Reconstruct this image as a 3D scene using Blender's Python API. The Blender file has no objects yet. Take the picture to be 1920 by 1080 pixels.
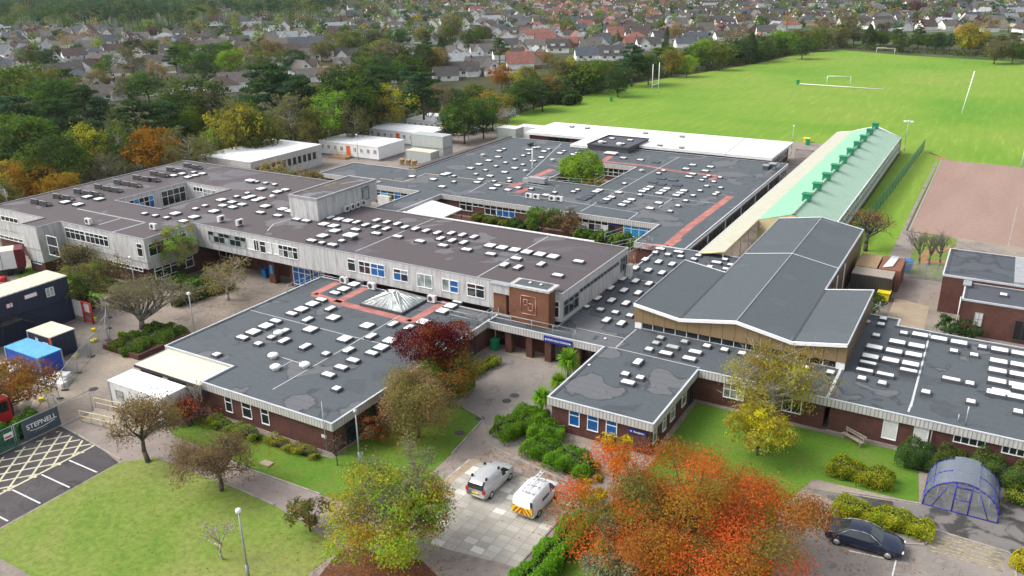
import bpy, math, random, zlib
import numpy as np
from mathutils import Vector, Matrix
S = bpy.context.scene
COL = S.collection
random.seed(7)
# ------------------------------------------------------------------ camera, sky, sun, exposure
CAM_H, YAW, PITCH, ROLL, FPX = 36.0, -0.530407769, 0.364119660, -0.013675217, 1568.2144
_f = np.array([math.sin(YAW)*math.cos(PITCH), math.cos(YAW)*math.cos(PITCH), -math.sin(PITCH)])
_r = np.array([math.cos(YAW), -math.sin(YAW), 0.0]); _u = np.cross(_r, _f)
_c, _s = math.cos(ROLL), math.sin(ROLL)
RM = np.array([_c*_r+_s*_u, -_s*_r+_c*_u, _f]); EYE = np.array([0, 0, CAM_H])
cd = bpy.data.cameras.new('camera'); cam = bpy.data.objects.new('camera', cd); COL.objects.link(cam)
cd.sensor_width = 36; cd.lens = FPX/1920*36; cd.clip_start = 1; cd.clip_end = 9000
mw = Matrix.Identity(4)
for i in range(3):
    mw[i][0], mw[i][1], mw[i][2] = RM[0][i], RM[1][i], -RM[2][i]
mw.translation = EYE; cam.matrix_world = mw; S.camera = cam
SUN_DIR = Vector((0.80, 0.42, -0.95)).normalized()
w = bpy.data.worlds.new('World'); S.world = w; w.use_nodes = True
nt = w.node_tree; bg = nt.nodes['Background']
sk = nt.nodes.new('ShaderNodeTexSky'); sk.sky_type = 'NISHITA'; sk.sun_disc = False
sk.sun_elevation = math.asin(-SUN_DIR.z); sk.sun_rotation = math.atan2(-SUN_DIR.x, -SUN_DIR.y)
sk.dust_density = 4.0; sk.air_density = 1.0
hs = nt.nodes.new('ShaderNodeHueSaturation'); hs.inputs['Saturation'].default_value = 0.35
nt.links.new(sk.outputs[0], hs.inputs['Color']); nt.links.new(hs.outputs[0], bg.inputs[0])
bg.inputs[1].default_value = 0.15
sl = bpy.data.lights.new('sun', 'SUN'); sl.energy = 0.85; sl.angle = math.radians(22); sl.color = (1, 0.97, 0.92)
so = bpy.data.objects.new('sun', sl); COL.objects.link(so); so.rotation_euler = SUN_DIR.to_track_quat('-Z', 'Y').to_euler()
so.location = (0, 0, 200)
S.view_settings.view_transform = 'Standard'; S.view_settings.look = 'None'
S.view_settings.exposure = 0.96; S.view_settings.gamma = 1
S.render.engine = 'CYCLES'; S.cycles.max_bounces = 5; S.cycles.diffuse_bounces = 3; S.cycles.glossy_bounces = 2
S.cycles.transmission_bounces = 3; S.cycles.transparent_max_bounces = 8; S.cycles.volume_bounces = 0
S.cycles.use_denoising = True
# ------------------------------------------------------------------ measuring helpers
def ray(x, y): return RM.T @ np.array([(x-960)/FPX, -(y-540)/FPX, 1.0])
def at(x, y, z=0.0):
    d = ray(x, y); t = (z-CAM_H)/d[2]; return (float(d[0]*t), float(d[1]*t))
def ony(x, y, Y):
    d = ray(x, y); t = Y/d[1]; return float(d[0]*t), float(CAM_H+d[2]*t)
def onx(x, y, X):
    d = ray(x, y); t = X/d[0]; return float(d[1]*t), float(CAM_H+d[2]*t)
def proj(p):
    q = RM @ (np.array(p, float)-EYE); return 960+FPX*q[0]/q[2], 540-FPX*q[1]/q[2], q[2]
# ------------------------------------------------------------------ materials
MATS = {}
def base_mat(name, rough=0.8, spec=0.3, metal=0.0):
    m = bpy.data.materials.new(name); m.use_nodes = True
    b = m.node_tree.nodes['Principled BSDF']
    b.inputs['Roughness'].default_value = rough; b.inputs['Specular IOR Level'].default_value = spec
    b.inputs['Metallic'].default_value = metal
    MATS[name] = m; return m, m.node_tree, b
def N(t, kind, **kw):
    n = t.nodes.new(kind)
    for k, v in kw.items(): setattr(n, k, v)
    return n
def math_n(t, op, a, b=None):
    n = N(t, 'ShaderNodeMath', operation=op)
    for i, v in enumerate((a, b)):
        if v is None: continue
        if isinstance(v, (int, float)): n.inputs[i].default_value = v
        else: t.links.new(v, n.inputs[i])
    return n.outputs[0]
def pos(t, scale=(1, 1, 1), rot=0):
    g = N(t, 'ShaderNodeNewGeometry'); mp = N(t, 'ShaderNodeMapping')
    mp.inputs['Scale'].default_value = scale; mp.inputs['Rotation'].default_value = (0, 0, rot)
    t.links.new(g.outputs['Position'], mp.inputs['Vector']); return mp.outputs[0]
def noise(t, vec, scale, detail=4, rough=0.55, dist=0.0):
    n = N(t, 'ShaderNodeTexNoise'); n.inputs['Scale'].default_value = scale; n.inputs['Detail'].default_value = detail
    n.inputs['Roughness'].default_value = rough; n.inputs['Distortion'].default_value = dist
    t.links.new(vec, n.inputs['Vector']); return n.outputs['Fac']
def ramp(t, fac, stops, interp='LINEAR'):
    r = N(t, 'ShaderNodeValToRGB'); r.color_ramp.interpolation = interp
    e = r.color_ramp.elements
    while len(e) < len(stops): e.new(0.5)
    for k, (p, c) in enumerate(stops):
        e[k].position = p; e[k].color = (*c, 1) if len(c) == 3 else c
    t.links.new(fac, r.inputs[0]); return r.outputs[0]
def mix(t, fac, a, b, mode='MIX'):
    m = N(t, 'ShaderNodeMix', data_type='RGBA', blend_type=mode)
    for sock, v in ((m.inputs[0], fac), (m.inputs[6], a), (m.inputs[7], b)):
        if isinstance(v, (int, float)): sock.default_value = v
        elif isinstance(v, tuple): sock.default_value = (*v, 1)
        else: t.links.new(v, sock)
    return m.outputs[2]
def bump(t, b, h, strength=0.3, dist=0.05):
    n = N(t, 'ShaderNodeBump'); n.inputs['Strength'].default_value = strength; n.inputs['Distance'].default_value = dist
    t.links.new(h, n.inputs['Height']); t.links.new(n.outputs[0], b.inputs['Normal'])
def plain(name, col, rough=0.6, spec=0.4, metal=0.0, var=0.12, scale=1.5):
    m, t, b = base_mat(name, rough, spec, metal)
    d = tuple(c*(1-var) for c in col); l = tuple(min(1, c*(1+var)) for c in col)
    c = ramp(t, noise(t, pos(t), scale, 5), [(0.3, d), (0.7, l)])
    t.links.new(c, b.inputs['Base Color']); return m
def felt(name, base, stain, edge, wet, scale=0.16, lap=True):
    """mineral felt roof: dried puddle rings, damp areas, sheet laps"""
    m, t, b = base_mat(name, 0.75, 0.35)
    p = pos(t)
    n1 = noise(t, p, scale, 3.6, 0.5, 0.4)
    c = ramp(t, n1, [(0.0, wet), (0.36, wet), (0.40, base), (0.565, base), (0.573, edge), (0.582, edge), (0.597, stain), (0.75, stain)])
    f = ramp(t, noise(t, p, 2.4, 6, 0.7), [(0.25, (0.86,)*3), (0.75, (1.12,)*3)])
    c = mix(t, 1.0, c, f, 'MULTIPLY')
    if lap:
        s = N(t, 'ShaderNodeSeparateXYZ'); t.links.new(p, s.inputs[0])
        fr = math_n(t, 'FRACT', math_n(t, 'MULTIPLY', s.outputs[1], 1.0))
        c = mix(t, math_n(t, 'LESS_THAN', fr, 0.06), c, mix(t, 0.75, edge, base))
    t.links.new(c, b.inputs['Base Color'])
    rr = ramp(t, n1, [(0.34, (0.35,)*3), (0.42, (0.8,)*3)]); t.links.new(rr, b.inputs['Roughness'])
    return m
def striped(name, col, joint, period, width, axis='xy', streak=0.25, rough=0.7, spec=0.3, noise_s=(1.2, 1.2, 0.18)):
    """vertical jointed or fluted cladding, weathered with run-off streaks"""
    m, t, b = base_mat(name, rough, spec)
    p = pos(t); s = N(t, 'ShaderNodeSeparateXYZ'); t.links.new(p, s.inputs[0])
    v = {'xy': math_n(t, 'ADD', s.outputs[0], s.outputs[1]), 'x': s.outputs[0], 'y': s.outputs[1], 'z': s.outputs[2]}[axis]
    fr = math_n(t, 'FRACT', math_n(t, 'DIVIDE', v, period))
    st = noise(t, pos(t, noise_s), 2.0, 6, 0.65)
    c = ramp(t, st, [(0.25, tuple(k*(1-streak) for k in col)), (0.5, col), (0.8, tuple(min(1, k*(1+streak*0.5)) for k in col))])
    c = mix(t, math_n(t, 'LESS_THAN', fr, width), c, joint)
    t.links.new(c, b.inputs['Base Color']); return m
def brickm(name, c1, c2, mortar):
    m, t, b = base_mat(name, 0.85, 0.2)
    p = pos(t); s = N(t, 'ShaderNodeSeparateXYZ'); t.links.new(p, s.inputs[0])
    cb = N(t, 'ShaderNodeCombineXYZ'); t.links.new(math_n(t, 'ADD', s.outputs[0], s.outputs[1]), cb.inputs[0]); t.links.new(s.outputs[2], cb.inputs[1])
    k = N(t, 'ShaderNodeTexBrick'); t.links.new(cb.outputs[0], k.inputs['Vector'])
    k.inputs['Scale'].default_value = 1.0; k.inputs['Brick Width'].default_value = 0.225; k.inputs['Row Height'].default_value = 0.075
    k.inputs['Mortar Size'].default_value = 0.008; k.inputs['Color1'].default_value = (*c1, 1); k.inputs['Color2'].default_value = (*c2, 1)
    k.inputs['Mortar'].default_value = (*mortar, 1)
    f = ramp(t, noise(t, p, 0.8, 5), [(0.3, (0.8,)*3), (0.7, (1.15,)*3)])
    t.links.new(mix(t, 1.0, k.outputs[0], f, 'MULTIPLY'), b.inputs['Base Color']); return m
def ground_m(name, stops, scale, fine=3.0, fine_amt=0.25, rough=0.9, stretch=(1, 1, 1), rot=0, detail=7, dist=0.3, bmp=0, patch=0.0):
    m, t, b = base_mat(name, rough, 0.2)
    c = ramp(t, noise(t, pos(t, stretch, rot), scale, detail, 0.6, dist), stops)
    fn = noise(t, pos(t), fine, 5, 0.7)
    f = ramp(t, fn, [(0.25, (1-fine_amt,)*3), (0.75, (1+fine_amt,)*3)])
    if patch:   # mended and damp patches with a definite rim
        pn = noise(t, pos(t), 0.42, 5, 0.55, 0.5); q = 1-patch
        c = mix(t, 1.0, c, ramp(t, pn, [(0.36, (q, q, q)), (0.385, (1, 1, 1)), (0.6, (1, 1, 1)), (0.615, (q+.06,)*3), (0.66, (1.06,)*3)]), 'MULTIPLY')
    t.links.new(mix(t, 1.0, c, f, 'MULTIPLY'), b.inputs['Base Color'])
    if bmp: bump(t, b, fn, bmp, 0.2)
    return m
def leaf_m(name, cols, trans=0.42):
    m = bpy.data.materials.new(name); m.use_nodes = True; t = m.node_tree; t.nodes.clear(); MATS[name] = m
    out = N(t, 'ShaderNodeOutputMaterial'); g = N(t, 'ShaderNodeNewGeometry'); oi = N(t, 'ShaderNodeObjectInfo')
    n = len(cols); v = math_n(t, 'ADD', math_n(t, 'MULTIPLY', g.outputs['Random Per Island'], 0.4), math_n(t, 'MULTIPLY', math_n(t, 'SUBTRACT', noise(t, pos(t), 1.3, 3), 0.2), 1.0))
    c = ramp(t, v, [(k/max(1, n-1), cols[k]) for k in range(n)])
    p = noise(t, pos(t), 0.45, 2)
    hv = N(t, 'ShaderNodeHueSaturation'); hv.inputs['Saturation'].default_value = 1.06
    t.links.new(math_n(t, 'ADD', math_n(t, 'MULTIPLY', oi.outputs['Random'], 0.03), 0.485), hv.inputs['Hue'])
    t.links.new(math_n(t, 'ADD', math_n(t, 'MULTIPLY', oi.outputs['Random'], 0.3), math_n(t, 'ADD', math_n(t, 'MULTIPLY', p, 0.5), 0.6)), hv.inputs['Value'])
    t.links.new(c, hv.inputs['Color'])
    d = N(t, 'ShaderNodeBsdfDiffuse'); tr = N(t, 'ShaderNodeBsdfTranslucent'); mx = N(t, 'ShaderNodeMixShader')
    mx.inputs[0].default_value = trans
    t.links.new(hv.outputs[0], d.inputs[0]); t.links.new(hv.outputs[0], tr.inputs[0])
    t.links.new(d.outputs[0], mx.inputs[1]); t.links.new(tr.outputs[0], mx.inputs[2]); t.links.new(mx.outputs[0], out.inputs[0])
    return m
felt('felt_grey', (0.078, 0.091, 0.1), (0.12, 0.124, 0.132), (0.05, 0.056, 0.062), (0.055, 0.062, 0.068), 0.2)
felt('felt_brown', (0.086, 0.071, 0.074), (0.135, 0.127, 0.132), (0.08, 0.068, 0.072), (0.076, 0.063, 0.066), 0.12, False)
felt('felt_hall', (0.082, 0.097, 0.104), (0.09, 0.104, 0.112), (0.08, 0.094, 0.101), (0.078, 0.091, 0.099), 0.1)
felt('felt_slate', (0.07, 0.076, 0.09), (0.08, 0.087, 0.1), (0.05, 0.055, 0.06), (0.06, 0.065, 0.075), 0.1, False)
felt('felt_mossy', (0.09, 0.077, 0.077), (0.16, 0.12, 0.055), (0.12, 0.09, 0.05), (0.12, 0.125, 0.135), 0.3, False)
striped('concrete', (0.47, 0.465, 0.455), (0.24, 0.235, 0.23), 1.21, 0.035, streak=0.5)
striped('concrete_fluted', (0.5, 0.49, 0.46), (0.27, 0.26, 0.25), 0.3, 0.28, streak=0.3)
striped('white_rib', (0.76, 0.78, 0.78), (0.5, 0.52, 0.52), 3.2, 0.06, 'y', 0.06)
striped('classroom_roof', (0.84, 0.85, 0.86), (0.55, 0.56, 0.57), 2.7, 0.05, 'x', 0.05)
striped('tan_panel', (0.235, 0.165, 0.085), (0.1, 0.07, 0.04), 1.12, 0.05, 'x', 0.12, 0.5)
striped('brown_panel', (0.13, 0.085, 0.055), (0.07, 0.045, 0.03), 0.6, 0.1, 'y', 0.12, 0.5)
striped('green_metal', (0.23, 0.47, 0.31), (0.19, 0.41, 0.26), 1.0, 0.06, 'y', 0.12, 0.5, 0.4, (0.25, 0.9, 1))
striped('green_metal_pale', (0.31, 0.46, 0.34), (0.26, 0.4, 0.29), 1.0, 0.06, 'y', 0.2, 0.5, 0.4, (0.25, 0.9, 1))
striped('cement_sheet', (0.45, 0.44, 0.35), (0.36, 0.35, 0.27), 0.5, 0.12, 'y', 0.2, 0.8, 0.3, (0.6, 0.6, 1))
striped('container_rib', (0.42, 0.45, 0.43), (0.3, 0.33, 0.31), 0.3, 0.3, 'xy', 0.15, 0.5)
striped('dark_rib', (0.055, 0.05, 0.04), (0.03, 0.028, 0.024), 0.3, 0.3, 'xy', 0.3, 0.6)
striped('rust_rib', (0.24, 0.1, 0.06), (0.15, 0.06, 0.04), 0.3, 0.25, 'xy', 0.3, 0.7)
striped('navy_cabin', (0.022, 0.032, 0.06), (0.014, 0.02, 0.04), 0.6, 0.06, 'xy', 0.12, 0.45)
striped('cream_roof_rib', (0.55, 0.52, 0.42), (0.38, 0.35, 0.28), 0.6, 0.12, 'xy', 0.25, 0.6)
brickm('brick', (0.125, 0.05, 0.038), (0.09, 0.038, 0.03), (0.095, 0.058, 0.048))
brickm('brick_orange', (0.2, 0.085, 0.045), (0.16, 0.065, 0.036), (0.16, 0.09, 0.06))
plain('white_paint', (0.8, 0.8, 0.79), 0.45, var=0.05); plain('membrane', (0.76, 0.76, 0.75), 0.5, var=0.06, scale=0.3)
plain('carport_sheet', (0.6, 0.57, 0.45), 0.5, var=0.12, scale=0.35); plain('trim', (0.52, 0.54, 0.56), 0.4, var=0.1)
plain('flash', (0.3, 0.31, 0.32), 0.5, var=0.15); plain('dark_trim', (0.05, 0.05, 0.055), 0.6); plain('steel', (0.42, 0.43, 0.43), 0.35, 0.5, 0.5)
plain('dome', (0.8, 0.79, 0.75), 0.25, 0.5, var=0.05, scale=0.7); plain('dome_grey', (0.42, 0.42, 0.4), 0.4, var=0.1)
plain('panel_white', (0.62, 0.62, 0.6), 0.5); plain('blue_blind', (0.008, 0.095, 0.29), 0.35, 0.5, var=0.2, scale=3)
plain('sky_blue', (0.03, 0.24, 0.5), 0.4, var=0.1); plain('orange_door', (0.75, 0.12, 0.02), 0.5); plain('red', (0.5, 0.02, 0.025), 0.45)
plain('wood', (0.33, 0.22, 0.12), 0.8, var=0.25, scale=4); plain('old_wood', (0.3, 0.26, 0.21), 0.85, var=0.25, scale=5)
plain('yellow', (0.75, 0.62, 0.02), 0.5, var=0.08); plain('blue_bin', (0.01, 0.14, 0.4), 0.4); plain('green_bin', (0.01, 0.25, 0.11), 0.4)
plain('blue_cabin', (0.012, 0.06, 0.36), 0.4, var=0.1); plain('blue_roof', (0.09, 0.34, 0.62), 0.5, var=0.15); plain('plastic_white', (0.7, 0.7, 0.68), 0.6, var=0.15, scale=4)
plain('sign_blue', (0.02, 0.03, 0.23), 0.4, var=0.05); plain('banner_slate', (0.06, 0.085, 0.105), 0.6, var=0.06); plain('white_letter', (0.8, 0.8, 0.8), 0.6, var=0.0)
plain('pink_line', (0.5, 0.25, 0.2), 0.7); plain('green_vent', (0.01, 0.2, 0.09), 0.5); plain('fence_green', (0.03, 0.16, 0.11), 0.6, var=0.1)
plain('cream_wall', (0.6, 0.5, 0.27), 0.7); plain('galv', (0.36, 0.38, 0.39), 0.5, 0.5, 0.3, 0.2); plain('black', (0.012, 0.012, 0.014), 0.5); plain('rubber', (0.02, 0.02, 0.02), 0.8)
plain('solar', (0.012, 0.012, 0.016), 0.25, 0.6); plain('walkway_red', (0.36, 0.14, 0.12), 0.85, var=0.3, scale=0.9); plain('tape', (0.45, 0.46, 0.46), 0.6)
plain('car_silver', (0.43, 0.435, 0.435), 0.3, 0.6, 0.25, 0.02); plain('car_white', (0.78, 0.79, 0.8), 0.3, 0.5, 0, 0.02); plain('car_navy', (0.012, 0.02, 0.045), 0.18, 0.7, 0.1, 0.05)
plain('maroon_paint', (0.13, 0.01, 0.02), 0.5); plain('lamp_red', (0.5, 0.02, 0.02), 0.3); plain('lamp_clear', (0.75, 0.75, 0.72), 0.2); plain('plate_yellow', (0.75, 0.55, 0.05), 0.4); plain('frame_blue', (0.03, 0.035, 0.3), 0.4)
plain('bark', (0.085, 0.07, 0.055), 0.9, var=0.35, scale=3); plain('bark_grey', (0.17, 0.155, 0.12), 0.9, var=0.3, scale=3); plain('bark_pale', (0.38, 0.35, 0.3), 0.9, var=0.35, scale=4)
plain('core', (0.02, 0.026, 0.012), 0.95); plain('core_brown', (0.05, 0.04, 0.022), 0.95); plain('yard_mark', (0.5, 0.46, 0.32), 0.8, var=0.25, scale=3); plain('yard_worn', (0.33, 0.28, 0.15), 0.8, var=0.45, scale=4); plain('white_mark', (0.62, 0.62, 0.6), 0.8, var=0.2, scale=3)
plain('kerb', (0.3, 0.27, 0.24), 0.9, var=0.25, scale=2)
m, t, b = base_mat('glass', 0.06, 0.8); b.inputs['Base Color'].default_value = (0.018, 0.024, 0.028, 1)
m, t, b = base_mat('glass_pale', 0.1, 0.8)
t.links.new(ramp(t, noise(t, pos(t), 0.9, 4), [(0.35, (0.1, 0.12, 0.12)), (0.6, (0.38, 0.42, 0.4))]), b.inputs['Base Color'])
m, t, b = base_mat('polycarb', 0.15, 0.6); b.inputs['Base Color'].default_value = (0.2, 0.23, 0.28, 1); b.inputs['Alpha'].default_value = 0.62
m, t, b = base_mat('mesh_green', 0.8, 0.2); b.inputs['Base Color'].default_value = (0.05, 0.17, 0.12, 1); b.inputs['Alpha'].default_value = 0.6
m, t, b = base_mat('mesh_grey', 0.8, 0.2); b.inputs['Base Color'].default_value = (0.35, 0.37, 0.38, 1); b.inputs['Alpha'].default_value = 0.35
ground_m('grass_land', [(0.3, (0.035, 0.06, 0.016)), (0.5, (0.06, 0.088, 0.026)), (0.7, (0.1, 0.1, 0.055))], 0.05)
ground_m('forest_floor', [(0.3, (0.03, 0.035, 0.015)), (0.6, (0.06, 0.06, 0.025)), (0.8, (0.09, 0.07, 0.03))], 0.15)
ground_m('lawn', [(0.3, (0.085, 0.17, 0.018)), (0.45, (0.145, 0.21, 0.034)), (0.6, (0.19, 0.22, 0.055)), (0.78, (0.235, 0.225, 0.085))], 0.12, 2.2, 0.34, bmp=0.2)
ground_m('lawn_dark', [(0.3, (0.075, 0.17, 0.014)), (0.55, (0.1, 0.19, 0.02)), (0.8, (0.15, 0.17, 0.04))], 0.3, 3, 0.25, bmp=0.2)
ground_m('asphalt', [(0.25, (0.176, 0.157, 0.143)), (0.5, (0.235, 0.208, 0.186)), (0.75, (0.294, 0.259, 0.226))], 0.22, 4, 0.15, patch=0.28)
ground_m('asphalt_dark', [(0.3, (0.055, 0.052, 0.055)), (0.6, (0.085, 0.078, 0.08)), (0.8, (0.11, 0.1, 0.098))], 0.3, 4, 0.15, patch=0.28)
ground_m('yard', [(0.25, (0.113, 0.096, 0.083)), (0.42, (0.192, 0.166, 0.143)), (0.5, (0.252, 0.214, 0.179)), (0.7, (0.336, 0.281, 0.215))], 0.12, 3, 0.2, patch=0.28)
ground_m('path_m', [(0.3, (0.220, 0.186, 0.165)), (0.7, (0.294, 0.251, 0.220))], 0.5, 4, 0.12, patch=0.28)
ground_m('concrete_pale', [(0.3, (0.288, 0.228, 0.156)), (0.7, (0.384, 0.312, 0.228))], 0.6, 4, 0.12)
ground_m('court_m', [(0.3, (0.26, 0.172, 0.138)), (0.6, (0.305, 0.207, 0.168)), (0.8, (0.36, 0.265, 0.225))], 0.08, 1.5, 0.14, stretch=(2.0, 0.35, 1))
ground_m('bare_soil', [(0.3, (0.28, 0.15, 0.07)), (0.7, (0.36, 0.2, 0.1))], 0.5)
ground_m('mulch', [(0.3, (0.08, 0.035, 0.022)), (0.7, (0.15, 0.065, 0.04))], 2.0, 8, 0.4)
ground_m('estate_road', [(0.3, (0.154, 0.143, 0.143)), (0.7, (0.220, 0.209, 0.198))], 0.2)
# playing field: broad colour drift and short pale mowing flecks that run diagonally
m, t, b = base_mat('field_grass', 0.9, 0.2)
c = ramp(t, noise(t, pos(t), 0.022, 5, 0.55, 0.4), [(0.3, (0.105, 0.235, 0.016)), (0.5, (0.16, 0.268, 0.026)), (0.7, (0.198, 0.27, 0.042))])
f1 = ramp(t, noise(t, pos(t, (0.9, 0.09, 1), math.radians(-20)), 0.8, 6, 0.75), [(0.3, (0.86, 0.88, 0.85)), (0.55, (1.0,)*3), (0.68, (1.35, 1.18, 1.6))])
f2 = ramp(t, noise(t, pos(t), 1.5, 4), [(0.3, (0.9,)*3), (0.7, (1.1,)*3)])
t.links.new(mix(t, 1.0, mix(t, 1.0, c, f1, 'MULTIPLY'), f2, 'MULTIPLY'), b.inputs['Base Color'])
# concrete flags: slab grid, odd replaced pale flags
m, t, b = base_mat('flags', 0.85, 0.25)
p = pos(t); s = N(t, 'ShaderNodeVectorMath', operation='SNAP'); t.links.new(p, s.inputs[0]); s.inputs[1].default_value = (0.92, 0.62, 50)
wn = N(t, 'ShaderNodeTexWhiteNoise'); wn.noise_dimensions = '2D'; t.links.new(s.outputs[0], wn.inputs['Vector'])
c = ramp(t, wn.outputs[0], [(0, (0.36, 0.335, 0.29)), (0.5, (0.41, 0.385, 0.335)), (0.84, (0.46, 0.435, 0.385)), (0.88, (0.62, 0.6, 0.54))])
c = mix(t, 1.0, c, ramp(t, noise(t, p, 0.3, 5), [(0.3, (0.75,)*3), (0.7, (1.15,)*3)]), 'MULTIPLY')
sx = N(t, 'ShaderNodeSeparateXYZ'); t.links.new(p, sx.inputs[0])
for ax, per in ((0, 0.92), (1, 0.62)):
    c = mix(t, math_n(t, 'LESS_THAN', math_n(t, 'FRACT', math_n(t, 'DIVIDE', sx.outputs[ax], per)), 0.04), c, (0.24, 0.22, 0.18))
t.links.new(c, b.inputs['Base Color'])
# damp tarmac by the cycle shelter
m, t, b = base_mat('damp_tarmac', 0.8, 0.35)
nn = noise(t, pos(t), 0.55, 7, 0.62, 0.5)
t.links.new(ramp(t, nn, [(0.43, (0.05, 0.047, 0.045)), (0.47, (0.09, 0.085, 0.08)), (0.5, (0.16, 0.15, 0.14)), (0.8, (0.2, 0.18, 0.165))]), b.inputs['Base Color'])
LEAF = dict(
    green=[(0.045, 0.088, 0.017), (0.075, 0.127, 0.025), (0.108, 0.165, 0.034)],
    dark=[(0.024, 0.05, 0.019), (0.042, 0.075, 0.027), (0.065, 0.105, 0.037)],
    pine=[(0.026, 0.058, 0.03), (0.046, 0.087, 0.044), (0.072, 0.122, 0.062)],
    lime=[(0.11, 0.2, 0.022), (0.16, 0.26, 0.035), (0.23, 0.31, 0.05)],
    olive=[(0.085, 0.095, 0.025), (0.125, 0.13, 0.038), (0.17, 0.165, 0.055)],
    amber=[(0.15, 0.12, 0.026), (0.23, 0.175, 0.036), (0.3, 0.235, 0.05)],
    orange=[(0.18, 0.1, 0.02), (0.26, 0.145, 0.03), (0.31, 0.195, 0.036)],
    yellow=[(0.33, 0.28, 0.02), (0.44, 0.38, 0.035), (0.52, 0.46, 0.06)],
    rust=[(0.19, 0.07, 0.025), (0.27, 0.098, 0.034), (0.25, 0.128, 0.04)],
    red=[(0.32, 0.07, 0.034), (0.43, 0.095, 0.045), (0.38, 0.125, 0.055)],
    maroon=[(0.055, 0.011, 0.011), (0.092, 0.018, 0.016), (0.13, 0.032, 0.024)],
    khaki=[(0.15, 0.12, 0.045), (0.22, 0.17, 0.07), (0.26, 0.2, 0.09)],
    tan=[(0.15, 0.1, 0.055), (0.22, 0.15, 0.085), (0.26, 0.19, 0.11)],
    grey=[(0.12, 0.125, 0.075), (0.17, 0.175, 0.11), (0.22, 0.22, 0.15)],
    dull=[(0.09, 0.09, 0.045), (0.13, 0.125, 0.065), (0.16, 0.15, 0.085)],
    purple=[(0.05, 0.02, 0.03), (0.08, 0.035, 0.045), (0.11, 0.05, 0.055)],
    hedge=[(0.07, 0.16, 0.015), (0.11, 0.22, 0.022), (0.16, 0.28, 0.035)],
    gold=[(0.2, 0.21, 0.028), (0.29, 0.285, 0.042), (0.36, 0.335, 0.06)],
    white=[(0.6, 0.6, 0.55), (0.7, 0.7, 0.66)])
for k, v in LEAF.items(): leaf_m('leaf_'+k, [tuple(min(.75, q*1.35) for q in c) for c in v])
leaf_m('litter', [(0.2, 0.07, 0.025), (0.3, 0.13, 0.035), (0.36, 0.24, 0.06)], 0.1)
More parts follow.
